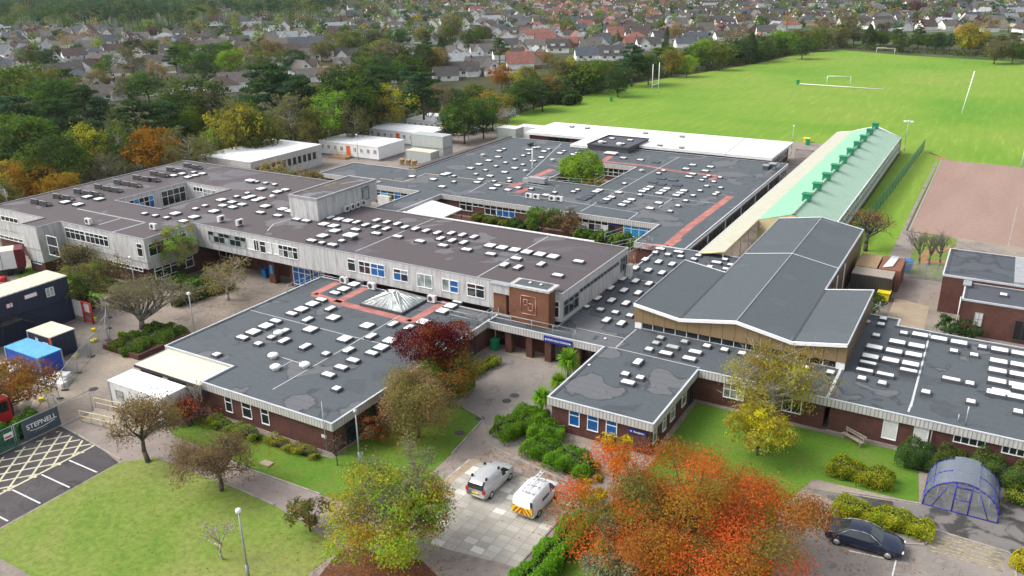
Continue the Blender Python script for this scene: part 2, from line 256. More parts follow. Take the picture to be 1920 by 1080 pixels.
# ------------------------------------------------------------------ object helpers
def tag(o, label=None, cat=None, group=None, kind=None):
    if label: o['label'] = label
    if cat: o['category'] = cat
    if group: o['group'] = group
    if kind: o['kind'] = kind
    return o
def thing(name, label, cat, loc, rz=0.0, group=None):
    o = bpy.data.objects.new(name, None); COL.objects.link(o); o.empty_display_size = 0.5
    o.location = (loc[0], loc[1], loc[2] if len(loc) > 2 else 0.0); o.rotation_euler = (0, 0, rz)
    return tag(o, label, cat, group)
def origin(o):
    v = np.array(o.location, float); 
    while o.parent: o = o.parent; v = v+np.array(o.location, float)
    return v
class MB:
    def __init__(s): s.v = []; s.f = []; s.m = []; s.mats = []; s.smooth = []; s.g = []; s.gi = 0
    def mi(s, mat):
        if mat not in s.mats: s.mats.append(mat)
        return s.mats.index(mat)
    def add(s, vs, fs, mat, smooth=False):
        k = len(s.v); s.v += [tuple(map(float, q)) for q in vs]; i = s.mi(mat); s.gi += 1
        for f in fs: s.f.append([k+j for j in f]); s.m.append(i); s.smooth.append(smooth); s.g.append(s.gi)
        return s
    def box(s, x0, y0, z0, x1, y1, z1, mat, top=None):
        v = [(x0, y0, z0), (x1, y0, z0), (x1, y1, z0), (x0, y1, z0), (x0, y0, z1), (x1, y0, z1), (x1, y1, z1), (x0, y1, z1)]
        s.add(v, [(0, 3, 2, 1), (0, 1, 5, 4), (1, 2, 6, 5), (2, 3, 7, 6), (3, 0, 4, 7)], mat)
        s.gi -= 1; s.add(v[4:], [(0, 1, 2, 3)], top or mat); return s
    def obox(s, c, ax, L, W, z0, z1, mat, top=None):
        """box centred on c, long axis along angle ax"""
        ca, sa = math.cos(ax), math.sin(ax); q = []
        for z in (z0, z1):
            for a, b in ((-1, -1), (1, -1), (1, 1), (-1, 1)):
                q.append((c[0]+ca*a*L/2-sa*b*W/2, c[1]+sa*a*L/2+ca*b*W/2, z))
        s.add(q, [(0, 3, 2, 1), (0, 1, 5, 4), (1, 2, 6, 5), (2, 3, 7, 6), (3, 0, 4, 7)], mat)
        s.gi -= 1; s.add(q[4:], [(0, 1, 2, 3)], top or mat); return s
    def poly(s, pts, mat): return s.add(pts, [tuple(range(len(pts)))], mat)
    def bar(s, a, b, r, mat, n=5, r1=None, smooth=True):
        a = np.array(a, float); b = np.array(b, float); d = b-a; L = np.linalg.norm(d)
        if L < 1e-6: return s
        d /= L; u = np.cross(d, (0, 0, 1.0)); 
        if np.linalg.norm(u) < 1e-3: u = np.array((1.0, 0, 0))
        u /= np.linalg.norm(u); w_ = np.cross(d, u); r1 = r if r1 is None else r1; vs = []
        for p, rr in ((a, r), (b, r1)):
            for k in range(n):
                th = 2*math.pi*k/n; vs.append(p+rr*(math.cos(th)*u+math.sin(th)*w_))
        fs = [(k, (k+1) % n, n+(k+1) % n, n+k) for k in range(n)]+[tuple(range(n-1, -1, -1)), tuple(range(n, 2*n))]
        return s.add(vs, fs, mat, smooth)
    def path(s, pts, r, mat, n=5):
        for a, b in zip(pts, pts[1:]): s.bar(a, b, r, mat, n)
        return s
    def strip(s, pts, width, z, mat, h=0.0):
        """flat ribbon along a polyline, or a low raised one when h"""
        for a, b in zip(pts, pts[1:]):
            a = np.array(a[:2], float); b = np.array(b[:2], float); d = b-a; L = np.linalg.norm(d); 
            if L < 1e-4: continue
            if h: s.obox((a+b)/2, math.atan2(d[1], d[0]), L+width*0.9, width, z, z+h, mat)
            else:
                n_ = np.array((-d[1], d[0]))/L*width/2
                s.poly([(*(a-n_), z), (*(b-n_), z), (*(b+n_), z), (*(a+n_), z)], mat)
        return s
    def lathe(s, c, prof, mat, n=14):
        vs = []; m = len(prof)
        for r, z in prof:
            for k in range(n): th = 2*math.pi*k/n; vs.append((c[0]+r*math.cos(th), c[1]+r*math.sin(th), c[2]+z))
        fs = [(i*n+k, i*n+(k+1) % n, (i+1)*n+(k+1) % n, (i+1)*n+k) for i in range(m-1) for k in range(n)]
        fs.append(tuple((m-1)*n+k for k in range(n)))
        return s.add(vs, fs, mat, True)
    def each(s, name, parent=None, local=False):
        """one object for each piece"""
        for gi in sorted(set(s.g)):
            q = MB(); ix = [k for k, g in enumerate(s.g) if g == gi]; vi = sorted({v for k in ix for v in s.f[k]}); mp = {v: n for n, v in enumerate(vi)}
            q.v = [s.v[v] for v in vi]; q.f = [[mp[v] for v in s.f[k]] for k in ix]; q.mats = s.mats; q.m = [s.m[k] for k in ix]; q.smooth = [s.smooth[k] for k in ix]; q.g = [1]*len(ix)
            q.build(name, parent, local)
    def build(s, name, parent=None, local=False, loc=None):
        if not s.f: return None
        v = np.array(s.v)
        if parent is not None and not local: off = origin(parent)
        elif parent is None and not local: off = np.array(loc if loc is not None else ((v[:, 0].min()+v[:, 0].max())/2, (v[:, 1].min()+v[:, 1].max())/2, v[:, 2].min()))
        else: off = np.zeros(3)
        me = bpy.data.meshes.new(name); me.from_pydata((v-off).tolist(), [], s.f)
        for q in s.mats: me.materials.append(MATS[q])
        me.polygons.foreach_set('material_index', s.m); me.polygons.foreach_set('use_smooth', s.smooth)
        o = bpy.data.objects.new(name, me); COL.objects.link(o)
        if parent is not None: o.parent = parent
        elif not local: o.location = off
        elif loc is not None: o.location = loc
        return o
def copy_tree(o, parent=None):
    c = o.copy(); COL.objects.link(c)
    if parent is not None: c.parent = parent
    for ch in list(o.children): copy_tree(ch, c)
    return c
def sheet(name, pts, z, mat, kind='structure'):
    return tag(MB().poly([(x, y, z) for x, y in pts], mat).build(name), kind=kind)
def px(*p): return [at(x, y) for x, y in p]
def text(body, parent, loc, size, rot, mat, width=None, align='CENTER', name='lettering'):
    cu = bpy.data.curves.new(name, 'FONT'); cu.body = body; cu.size = size; cu.extrude = 0.006; cu.align_x = align; cu.align_y = 'CENTER'
    cu.offset = size*0.012; q = bpy.data.objects.new(name, cu); COL.objects.link(q); bpy.context.view_layer.update()
    me = bpy.data.meshes.new_from_object(q.evaluated_get(bpy.context.evaluated_depsgraph_get())); bpy.data.objects.remove(q); me.materials.clear(); me.materials.append(MATS[mat])
    o = bpy.data.objects.new(name, me); COL.objects.link(o)
    o.parent = parent; o.location = np.array(loc)-origin(parent); o.rotation_euler = rot
    return o
# ------------------------------------------------------------------ ground
tag(MB().poly([(-2200, -150, 0), (900, -150, 0), (900, 2200, 0), (-2200, 2200, 0)], 'grass_land').build('ground'), kind='structure')
sheet('forest_floor', [(-420, 40), (-112, 60), (-126, 120), (-128, 178), (-112, 178), (-112, 240), (-66, 412), (120, 392), (120, 440), (-60, 450), (-200, 330), (-420, 260)], .004, 'forest_floor')
sheet('school_yard', [(-128, 12), (16, 12), (16, 128), (-17, 128), (-17, 172), (-108, 178), (-128, 172)], .008, 'yard')
FIELD = [(-109, 178), (-112, 200)]+px((1080, 184), (1165, 160), (1290, 141), (1420, 119), (1500, 101), (1580, 94), (1700, 104), (1920, 117))+[(90, 385), (90, 182), (-9, 182), (-9.6, 104), (-16.6, 104), (-16.6, 188), (-38, 188), (-38, 169.6), (-88, 169.6)]
sheet('playing_field', FIELD, .012, 'field_grass')
sheet('sports_court', [(-8.9, 128.4), (40, 125), (40, 180.5), (-8.9, 182)], .018, 'court_m')
tag(MB().strip([(-8.9, 128.4), (-8.9, 182), (40, 180.5)], 0.22, .02, 'kerb', .04).strip([(3.6, 126), (4.4, 150)], .15, .022, 'kerb').build('court_kerb'), kind='structure')
sheet('court_lawn', [(-7.4, 108.5), (-2.6, 108.5), (-2.6, 127.6), (-7.2, 128)], .018, 'lawn')
sheet('bare_earth', px((1722, 487), (1733, 470), (1790, 462), (1790, 470), (1740, 478), (1736, 488), (1772, 488), (1772, 495), (1724, 494)), .022, 'bare_soil')
sheet('court_path', [(-10.3, 99), (-7.7, 106.5), (-8.0, 127.8), (-9.3, 128.4), (-9.4, 180), (-9.8, 180), (-9.8, 112)], .02, 'path_m')
sheet('worn_turf', px((1860-120, 285), (1740, 287), (1770, 296), (1790, 301), (1765, 301)), .022, 'bare_soil')
sheet('concrete_apron', [(-7.2, 87.6), (-3.3, 87.4), (-3.5, 98.5), (-7.2, 99.5)], .016, 'concrete_pale')
sheet('gate_apron', [(-7.6, 99.5), (-3, 101), (-2.7, 107.4), (-7.6, 107.4)], .016, 'path_m')
sheet('step_apron', [(-5.3, 83.6), (-2, 83.5), (-2.4, 86), (-5.3, 86)], .016, 'concrete_pale')
sheet('barn_yard', [(-38, 169.6), (-38, 188.5), (-29.5, 188.5), (-29.5, 95), (-31.5, 95), (-31.5, 152), (-34.5, 152), (-34.5, 169.6)], .014, 'path_m')
sheet('classroom_yard', [(-127, 124), (-89, 124), (-89, 178), (-127, 178)], .012, 'path_m')
sheet('car_park', [(-90, 12), (-55.75, 12), (-55.75, 33.3), (-60, 34.2), (-65.2, 34.6), (-65.2, 25), (-90, 25)], .012, 'asphalt_dark')
sheet('front_path', [(-64.8, 34.7), (-60, 34.3), (-55.7, 33.5), (-55.7, 30), (-20, 25), (-19.5, 52), (-28.5, 54), (-28.5, 65.2), (-41, 65.2), (-41, 42), (-56, 42), (-64, 41)], .012, 'path_m')
sheet('entrance_court', [(-41, 54.2), (-34.1, 53), (-31.4, 49.7), (-28.6, 50.5), (-28.6, 65.2), (-41, 65.2)], .014, 'asphalt')
sheet('front_lawn', px((0, 993), (225, 868), (290, 857), (327, 870), (447, 917), (513, 947), (575, 985), (640, 1030), (560, 1090))+[(-33.5, 22), (-55.6, 22)], .018, 'lawn')
sheet('wing_lawn', [(-56, 41.9), (-41.3, 41.9), (-41.2, 54), (-37.3, 54), (-34.1, 53), (-33.4, 47.2), (-33.2, 41.5)]+px((660, 948), (600, 927), (467, 880), (333, 823), (318, 808)), .018, 'lawn_dark')
sheet('parking_bay', [(-31.8, 47.2), (-21.9, 47.0), (-22.1, 37.9), (-28.8, 37.0), (-31.9, 41)], .018, 'flags')
sheet('stone_band', [(-31.9, 43), (-31.2, 43), (-30.9, 47.4), (-31.6, 47.4)], .022, 'concrete_pale')
sheet('mulch_bed', px((640, 1030), (700, 1035), (790, 1050), (830, 1090), (590, 1090)), .016, 'mulch')
sheet('reception_lawn', [(-19.1, 50), (-19.1, 64.6), (-1.2, 64.6), (-0.9, 61.4), (-0.5, 57.9), (-7.7, 57.4), (-9.5, 50)], .018, 'lawn_dark')
sheet('maple_lawn', [(-21, 30), (-20.9, 43.4), (-19.4, 48), (-19.1, 52), (-9, 52), (-7.6, 44), (-7.0, 30)], .016, 'lawn_dark')
sheet('shelter_forecourt', [(-8, 55.9), (-0.5, 57.6), (0, 66), (16, 66), (16, 50), (5.2, 54.9), (0.4, 55.2), (-6, 55.2)], .016, 'damp_tarmac')
sheet('visitor_parking', [(-9, 52), (-6, 55.1), (0.3, 55.1), (5.3, 54.8), (16, 50), (16, 22), (-7, 22)], .013, 'asphalt')
sheet('side_lawn', px((0, 466), (28, 480), (18, 488), (0, 494))+[(-112, 55)], .014, 'lawn_dark')
sheet('shrub_lawn', px((25, 517), (60, 497), (210, 515), (212, 548), (150, 575), (112, 578), (100, 545)), .016, 'lawn_dark')
sheet('container_lawn', px((872, 283), (955, 250), (1000, 246), (985, 258), (905, 290)), .016, 'lawn_dark')
sheet('garden_court', [(-74.3, 85.2), (-38.2, 85.2), (-38.2, 105), (-74.3, 105)], .014, 'mulch')
sheet('atrium_paving', [(-64.2, 121), (-54.5, 121), (-54.5, 136.8), (-64.2, 136.8)], .014, 'concrete_pale')
mk = MB()
for y in (31.6, 29.3, 27.0, 24.6, 22.2): mk.box(-59.5, y-.06, .014, -56, y+.06, .019, 'white_mark')
tag(mk.build('bay_markings'), kind='structure')
mk = MB(); hx0, hx1, hy0, hy1 = -64.6, -59.75, 20.0, 34.0
for sgn in (1, -1):
    k = -16.0
    while k < 20:
        pts = []
        for q in range(0, 141):
            x = hx0+(hx1-hx0)*q/140; y = hy0+k+(x-hx0)*1.25 if sgn > 0 else hy0+k+(hx1-x)*1.25
            if hy0 < y < hy1-(hx1-x)*0.0: pts.append((x, y))
        if len(pts) > 5: mk.strip([pts[0], pts[-1]], .17, .018 if sgn > 0 else .022, 'yard_mark')
        k += 1.75
mk.strip([(hx1, hy0), (hx1, hy1)], .2, .026, 'yard_mark')
for k in range(7): mk.strip([(hx1-.25, hy0+2*k+.6), (hx1+.25, hy0+2*k+.9)], .2, .03, 'yard_mark')
tag(mk.build('hatched_markings'), kind='structure')
mk = MB(); q = px((1735, 1030), (1765, 1005), (1885, 1035), (1880, 1072))
a, b_, c_, d_ = [np.array(v) for v in q]
for k in range(6):
    f = k/5
    mk.strip([a+(b_-a)*f, d_+(c_-d_)*min(1, f+.3)], .07, .02, 'yard_worn'); mk.strip([a+(b_-a)*f, d_+(c_-d_)*max(0, f-.3)], .07, .024, 'yard_worn')
mk.strip(px((1592, 1033), (1672, 1050)), .1, .02, 'white_mark'); mk.strip(px((1680, 1050), (1672, 1085)), .1, .024, 'white_mark')
tag(mk.build('hatched_markings'), kind='structure')
kb = MB()
for pts in (px((225, 862), (145, 815), (112, 798)), px((333, 823), (467, 880), (600, 927)), px((290, 857), (327, 870), (447, 917), (513, 947)), [(-33.4, 47.2), (-34.1, 53), (-37.3, 54)],
            px((1580, 922), (1725, 945)), [(0.3, 55.1), (5.3, 54.8), (5.6, 52.5)], px((1575, 1000), (1690, 1020), (1735, 1022), (1745, 1000)), [(-21.95, 47.0), (-22.15, 37.9)], [(-31.2, 49.6), (-22.3, 47.8)],
            px((1000, 1075), (1098, 985))):
    kb.strip(pts, .13, .012, 'kerb', .07)
tag(kb.build('kerb'), kind='structure')
mh = MB()
for x, y in ((175, 730), (900, 785), (862, 812), (950, 752), (965, 742)): mh.lathe((*at(x, y), .02), [(.42, 0), (.42, .006), (.34, .008), (0.01, .008)], 'asphalt_dark')
tag(mh.build('drain_covers'), kind='structure')
# ------------------------------------------------------------------ flat roofed blocks
def loops(rects):
    xs = sorted({r[k] for r in rects for k in (0, 1)}); ys = sorted({r[k] for r in rects for k in (2, 3)})
    occ = {(i, j) for i in range(len(xs)-1) for j in range(len(ys)-1)
           if any(r[0] <= xs[i] and xs[i+1] <= r[1] and r[2] <= ys[j] and ys[j+1] <= r[3] for r in rects)}
    e = {}
    for i, j in occ:
        p = [(i, j), (i+1, j), (i+1, j+1), (i, j+1)]
        for k, (di, dj) in enumerate(((0, -1), (1, 0), (0, 1), (-1, 0))):
            if (i+di, j+dj) not in occ: e.setdefault(p[k], []).append(p[(k+1) % 4])
    out = []
    while e:
        st = next(iter(e)); cur = st; lp = []
        while True:
            lp.append(cur); nx = e[cur].pop()
            if not e[cur]: del e[cur]
            cur = nx
            if cur == st: break
        q = []
        for k in range(len(lp)):
            a, b_, c_ = lp[k-1], lp[k], lp[(k+1) % len(lp)]
            if (b_[0]-a[0])*(c_[1]-b_[1])-(b_[1]-a[1])*(c_[0]-b_[0]) != 0: q.append((xs[b_[0]], ys[b_[1]]))
        out.append(q)
    cells = [(xs[i], xs[i+1], ys[j], ys[j+1]) for i, j in sorted(occ)]
    return out, cells
def offset(lp, d):
    """axis-aligned loop, interior on the left; positive d moves outward"""
    n = len(lp); out = []
    for k in range(n):
        a, b_, c_ = lp[k-1], lp[k], lp[(k+1) % n]
        def nrm(p, q):
            dx, dy = q[0]-p[0], q[1]-p[1]; L = math.hypot(dx, dy); return (dy/L, -dx/L)
        n1, n2 = nrm(a, b_), nrm(b_, c_)
        out.append((b_[0]+d*(n1[0]+n2[0]), b_[1]+d*(n1[1]+n2[1])))
    return out
def ring(mb, l0, z0, l1, z1, mat):
    n = len(l0)
    for k in range(n):
        a, b_ = l0[k], l0[(k+1) % n]; c_, d_ = l1[(k+1) % n], l1[k]
        mb.add([(*a, z0), (*b_, z0), (*c_, z1), (*d_, z1)], [(0, 1, 2, 3)], mat)
def block(root, rects, z1, fd=.75, inset=.25, z0=0.0, roof='felt_grey', fascia='concrete_fluted', wall='brick', trim='trim', kerb=.28, roof_dz=.12, wall_rects=None, under='concrete'):
    lps, cells = loops(rects)
    r = MB()
    for x0, x1, y0, y1 in cells: r.poly([(x0, y0, z1-roof_dz), (x1, y0, z1-roof_dz), (x1, y1, z1-roof_dz), (x0, y1, z1-roof_dz)], roof)
    r.build('roof', root)
    f = MB(); tr = MB(); wl = MB()
    for lp in lps:
        o = offset(lp, .03); i = offset(lp, -kerb); oi = offset(lp, -.09)
        ring(f, o, z1-fd, o, z1-.06, fascia)
        ring(f, offset(lp, -inset-.05), z1-fd, o, z1-fd, under)
        t_ = offset(lp, .06)
        ring(tr, t_, z1-.07, t_, z1, trim); ring(tr, t_, z1, oi, z1, trim); ring(tr, o, z1-.07, t_, z1-.07, trim)
        ring(tr, oi, z1, oi, z1-.03, 'flash'); ring(tr, oi, z1-.03, i, z1-.07, roof); ring(tr, i, z1-.07, i, z1-roof_dz-.02, roof)
        if wall_rects is None:
            wv = offset(lp, -inset); ring(wl, wv, z0, wv, z1-fd+.02, wall)
            ring(wl, offset(lp, -inset+.06), z0, offset(lp, -inset+.06), z0+.12, 'kerb'); ring(wl, offset(lp, -inset+.06), z0+.12, wv, z0+.12, 'kerb')
    if wall_rects:
        for lp in loops(wall_rects)[0]: ring(wl, lp, z0, lp, z1-fd+.02, wall)
    f.build('fascia', root); tr.build('roof_edge', root); wl.build('wall', root)
def fmap(face, c):
    """local (a, out, z) on a wall plane -> world"""
    return {'S': lambda a, o, z: (a, c-o, z), 'N': lambda a, o, z: (a, c+o, z), 'E': lambda a, o, z: (c+o, a, z), 'W': lambda a, o, z: (c-o, a, z)}[face]
def fbox(mb, fm, a0, a1, o0, o1, z0, z1, mat):
    p = fm(a0, o0, z0); q = fm(a1, o1, z1)
    mb.box(min(p[0], q[0]), min(p[1], q[1]), z0, max(p[0], q[0]), max(p[1], q[1]), z1, mat)
def window(root, face, c, a0, a1, z0, z1, cols=2, tr=None, pane='glass', frame='white_paint', fw=.07, name='window', mixp=None):
    """frame with mullions and transom standing proud of the wall; panes are children"""
    if a0 > a1: a0, a1 = a1, a0
    fm = fmap(face, c); f = MB()
    fbox(f, fm, a0, a1, 0, .09, z0, z0+fw, frame); fbox(f, fm, a0, a1, 0, .06, z1-fw, z1, frame)
    xs = [a0+(a1-a0)*k/cols for k in range(cols+1)]
    for k, x in enumerate(xs):
        l = a0 if k == 0 else (a1-fw if k == cols else x-fw/2); fbox(f, fm, l, l+fw, .001, .058, z0+fw, z1-fw, frame)
    zt = None
    if tr: 
        zt = z0+(z1-z0)*tr
        for k in range(cols): fbox(f, fm, xs[k]+fw/2+.03, xs[k+1]-fw/2-.03, .002, .05, zt-fw/2, zt+fw/2, frame)
    w_ = f.build(name, root)
    by = {}
    for k in range(cols):
        for zz in ((z0+fw, z1-fw),) if zt is None else ((z0+fw, zt-fw/2), (zt+fw/2, z1-fw)):
            pm = pane if not mixp else mixp[(k*2+(0 if zt is None or zz[0] < zt-fw else 1)) % len(mixp)]
            by.setdefault(pm, MB()); fbox(by[pm], fm, xs[k]+.02, xs[k+1]-.02, .004, .022, zz[0], zz[1], pm)
    for pm, q in by.items(): q.build('pane', w_)
    return w_
def wpx(root, face, c, p0, p1, z0, z1, **kw):
    """window whose ends are measured on the wall plane"""
    g = (lambda p: ony(p[0], p[1], c)[0]) if face in 'SN' else (lambda p: onx(p[0], p[1], c)[0])
    return window(root, face, c, g(p0), g(p1), z0, z1, **kw)
PROTO = {}
def rooflight(root, x, y, z, kind):
    """domed rooflight: upstand with a dome child; copies share meshes"""
    W, D, h, mat = {'L': (1.12, 1.1, .24, 'dome'), 'X': (1.12, .62, .24, 'dome'), 'Y': (.62, 1.12, .24, 'dome'), 'S': (.64, .6, .24, 'dome'), 'B': (1.34, .8, .3, 'dome'),
                    'H': (1.34, .48, .3, 'dome'), 'G': (1.12, .62, .2, 'dome_grey'), 'K': (.64, .6, .2, 'dome_grey'), 'P': (1.05, .82, .2, 'dome')}[kind]
    if kind not in PROTO:
        kb = MB(); kb.box(-W/2-.08, -D/2-.08, 0, W/2+.08, D/2+.08, h, 'felt_slate')
        me = []
        o = kb.build('rooflight', None, True); d = MB()
        def rr(s, zz): return [(sx_*W/2*s, sy_*D/2*s, zz) for sx_, sy_ in ((-1, -.88), (-.88, -1), (.88, -1), (1, -.88), (1, .88), (.88, 1), (-.88, 1), (-1, .88))]
        rs = [rr(1, h+.002), rr(1, h+.03), rr(.93, h+.06), rr(.7, h+.075)]; vs = [v for q in rs for v in q]
        fs = [(i*8+k, i*8+(k+1) % 8, i*8+8+(k+1) % 8, i*8+8+k) for i in range(3) for k in range(8)]+[tuple(range(24, 32))]
        d.add(vs, fs, mat); dd = d.build('dome', o, True)
        PROTO[kind] = (o.data, dd.data); bpy.data.objects.remove(dd); bpy.data.objects.remove(o)
    a, b_ = PROTO[kind]; o = bpy.data.objects.new('rooflight', a); COL.objects.link(o); o.parent = root
    o.location = np.array((x, y, z))-origin(root); d = bpy.data.objects.new('dome', b_); COL.objects.link(d); d.parent = o
def rooflights(root, z, org, sc, items, zr=None):
    for it in items:
        x, y = at(org[0]+it[0]*sc, org[1]+it[1]*sc, z+.25); rooflight(root, x, y, z, it[2] if len(it) > 2 else 'P')
def mushroom(root, x, y, z, r=.45, mat='dome'):
    MB().lathe((x, y, z), [(r*.62, 0), (r*.62, r*.4), (r, r*.45), (r, r*.7), (r*.7, r*.92), (.02, r)], mat).build('roof_vent', root)
def aircon(root, x, y, z, face='S', wdt=.95):
    b = MB(); w2, d2 = (wdt/2, .2) if face in 'SN' else (.2, wdt/2)
    b.box(x-w2, y-d2, z+.12, x+w2, y+d2, z+.85, 'panel_white').box(x-w2*.7, y-d2*.7, z, x+w2*.7, y+d2*.7, z+.12, 'dark_trim')
    o = b.build('air_conditioner', root); g = MB(); c = y-d2-.004 if face == 'S' else (x+d2 if face == 'E' else 0)
    if face == 'S': g.add([(x-.1+.28*math.cos(t*.5236), y-d2-.006, z+.5+.28*math.sin(t*.5236)) for t in range(12)], [tuple(range(12))], 'dark_trim')
    else: g.add([(x+w2+.006, y+.28*math.cos(t*.5236), z+.5+.28*math.sin(t*.5236)) for t in range(12)], [tuple(range(12))], 'dark_trim')
    g.build('fan_grille', o)
def rail(root, pts, z, h=1.05, mat='galv', step=2.2, name='guard_rail', r=.035):
    b = MB()
    for a, c in zip(pts, pts[1:]):
        a = np.array(a); c = np.array(c); L = np.linalg.norm(c-a); n = max(1, int(L/step))
        for hh in (h, h*.55): b.bar((*a, z+hh), (*c, z+hh), r, mat)
        for k in range(n+1): p = a+(c-a)*k/n; b.bar((*p, z), (*p, z+h), r, mat)
    return b.build(name, root)
def rstrip(root, pts, width, z, mat, name): return MB().strip(pts, width, z, mat).build(name, root)
Z1 = 3.1
# --- front wing
W = thing('school_wing', 'single storey brick school wing with wide grey flat roof and rows of white rooflights', 'building', (-53, 55))
block(W, [(-65, -41.2, 45.7, 67.3), (-55.9, -41.2, 42.2, 45.7)], Z1)
R8 = (300, 460)
rooflights(W, 2.98, R8, .25, [(1510, 258, 'X'), (1455, 288, 'L'), (1378, 323, 'L'), (1313, 353, 'X'), (1210, 403, 'X'), (1143, 435, 'L'), (1060, 475, 'L'), (988, 508, 'X'), (1278, 470, 'Y'), (1108, 552, 'Y'), (1300, 538, 'L'),
 (868, 563, 'X'), (795, 600, 'L'), (700, 645, 'L'), (618, 687, 'X'), (928, 640, 'Y'), (932, 710, 'Y'), (835, 685, 'S'), (738, 733, 'S'), (1128, 625, 'L'), (1090, 753, 'Y'), (425, 815, 'S'), (1553, 598, 'L'), (1385, 697, 'L'),
 (1748, 585, 'Y'), (1585, 677, 'Y'), (1868, 612, 'Y'), (1725, 710, 'L'), (1658, 760, 'L'), (1588, 803, 'X'), (1415, 780, 'Y'), (1245, 808, 'S'), (1448, 857, 'X'), (1358, 910, 'X'), (1263, 965, 'X'), (1325, 1070, 'S')])
rooflights(W, 2.98, (700, 480), .25, [(637, 338, 'X'), (580, 370, 'L'), (520, 407, 'L'), (375, 490, 'L')])
for x, y in ((850, 835), (868, 922), (1087, 905), (890, 665)): mushroom(W, *at(300+x*.25, 460+y*.25, 3.1), 2.98, .5)
for pts in ([(1405, 242), (1150, 365), (1330, 425), (1840, 555), (1960, 575)], [(1600, 290), (1325, 425)]):
    rstrip(W, [at(300+x*.25, 460+y*.25, 3) for x, y in pts], 1.0, 2.986, 'walkway_red', 'walkway_strip')
rstrip(W, [at(700+x*.25, 480+y*.25, 3) for x, y in ((545, 340), (275, 492), (180, 470))], 1.0, 2.99, 'walkway_red', 'walkway_strip')
for pts in ([(665, 482), (1110, 597), (1370, 665), (1760, 762)], [(845, 1080), (1300, 820), (1800, 525)], [(885, 830), (1090, 895), (1140, 915)], [(990, 865), (890, 920)]):
    rstrip(W, [at(300+x*.25, 460+y*.25, 3) for x, y in pts], .1, 2.994, 'tape', 'conductor_tape')
# glazed pyramid over the stair hall
py = MB(); x0, x1, y0, y1 = -55.2, -49.9, 62.7, 67.2; xm, ya, yb, zt = (x0+x1)/2, 64.6, 65.3, 4.3
py.box(x0-.15, y0-.15, 2.9, x1+.15, y1+.15, 3.22, 'dark_trim')
pk = py.build('pyramid_rooflight', W); gl = MB(); A_, B_ = (xm, ya, zt), (xm, yb, zt)
C4 = [(x0, y0, 3.24), (x1, y0, 3.24), (x1, y1, 3.24), (x0, y1, 3.24)]
gl.poly([C4[0], C4[1], A_], 'glass_pale').poly([C4[1], C4[2], B_, A_], 'glass_pale').poly([C4[2], C4[3], B_], 'glass_pale').poly([C4[3], C4[0], A_, B_], 'glass_pale'); gl.build('glazing', pk)
br = MB()
for q in range(9):
    f = q/8
    for a, b_, t_ in ((C4[0], C4[1], A_), (C4[1], C4[2], B_), (C4[2], C4[3], B_), (C4[3], C4[0], A_)):
        e0 = np.array(a)+(np.array(b_)-np.array(a))*f; k = abs(f-.5)*2; top = e0+(np.array(t_)-e0)*(1 if q in (0, 8) else 1-k)
        br.bar(e0+(0, 0, .03), top+(0, 0, .03), .045, 'white_paint', 4)
br.bar(A_, B_, .12, 'white_paint', 6); br.build('glazing_bars', pk)
for x in (-57.2, -49.1): aircon(W, x, 66.9, 2.98)
aircon(W, -61.2, 66.9, 2.98)
yw = 42.45
for a, b_ in (((421, 744), (438, 773)), ((453, 757), (474, 785)), ((489, 770), (507, 798))): wpx(W, 'S', yw, a, b_, .75, 2.3, cols=1, tr=.62)
for a0 in (43.8, 46.4, 49.0, 51.6, 54.2, 56.8, 59.4, 62.0): window(W, 'E', -41.45, a0, a0+1.3, .15, 2.3, cols=1, tr=.7, frame='dark_trim')
window(W, 'W', -64.75, 58, 65, .9, 2.3, cols=5); window(W, 'W', -64.75, 48, 56, .9, 2.3, cols=5)
rail(W, [(-64.6, 61.5), (-64.6, 66.8), (-61, 66.8)], 2.98); rail(W, [(-44.8, 65.6-1.6), (-41.4, 64), (-41.4, 66.6)], 2.98)
MB().box(-42.4, 42.19, 1.55, -41.9, 42.2-.06, 1.8, 'panel_white').build('wall_plate', W)
MB().bar((-41.9, 42.05, .5), (-41.9, 42.05, 4.9), .04, 'galv').build('aerial_mast', W)
cp = thing('carport', 'cream sheet canopy over the passage beside the grey container', 'canopy', (-60.2, 43.8))
cb = MB(); cb.box(-64.5, 41.9, 2.72, -55.95, 45.68, 2.84, 'carport_sheet').box(-64.55, 41.84, 2.6, -55.95, 41.9, 2.86, 'dark_trim').box(-64.56, 41.84, 2.6, -64.5, 45.68, 2.86, 'trim'); cb.build('roof', cp)
MB().box(-64.2, 42.2, .01, -61.4, 42.35, 2.7, 'brick').box(-60.5, 42.2, .01, -58, 42.35, 2.7, 'dark_trim').each('wall', cp)
gg = MB()
for x in (-57.8, -56.9, -56): gg.bar((x, 42.0, .05), (x, 42.0, 2.3), .04, 'galv')
for z in (.3, 1.2, 2.25): gg.bar((-57.8, 42.0, z), (-56, 42.0, z), .035, 'galv')
gg.build('gate', cp)
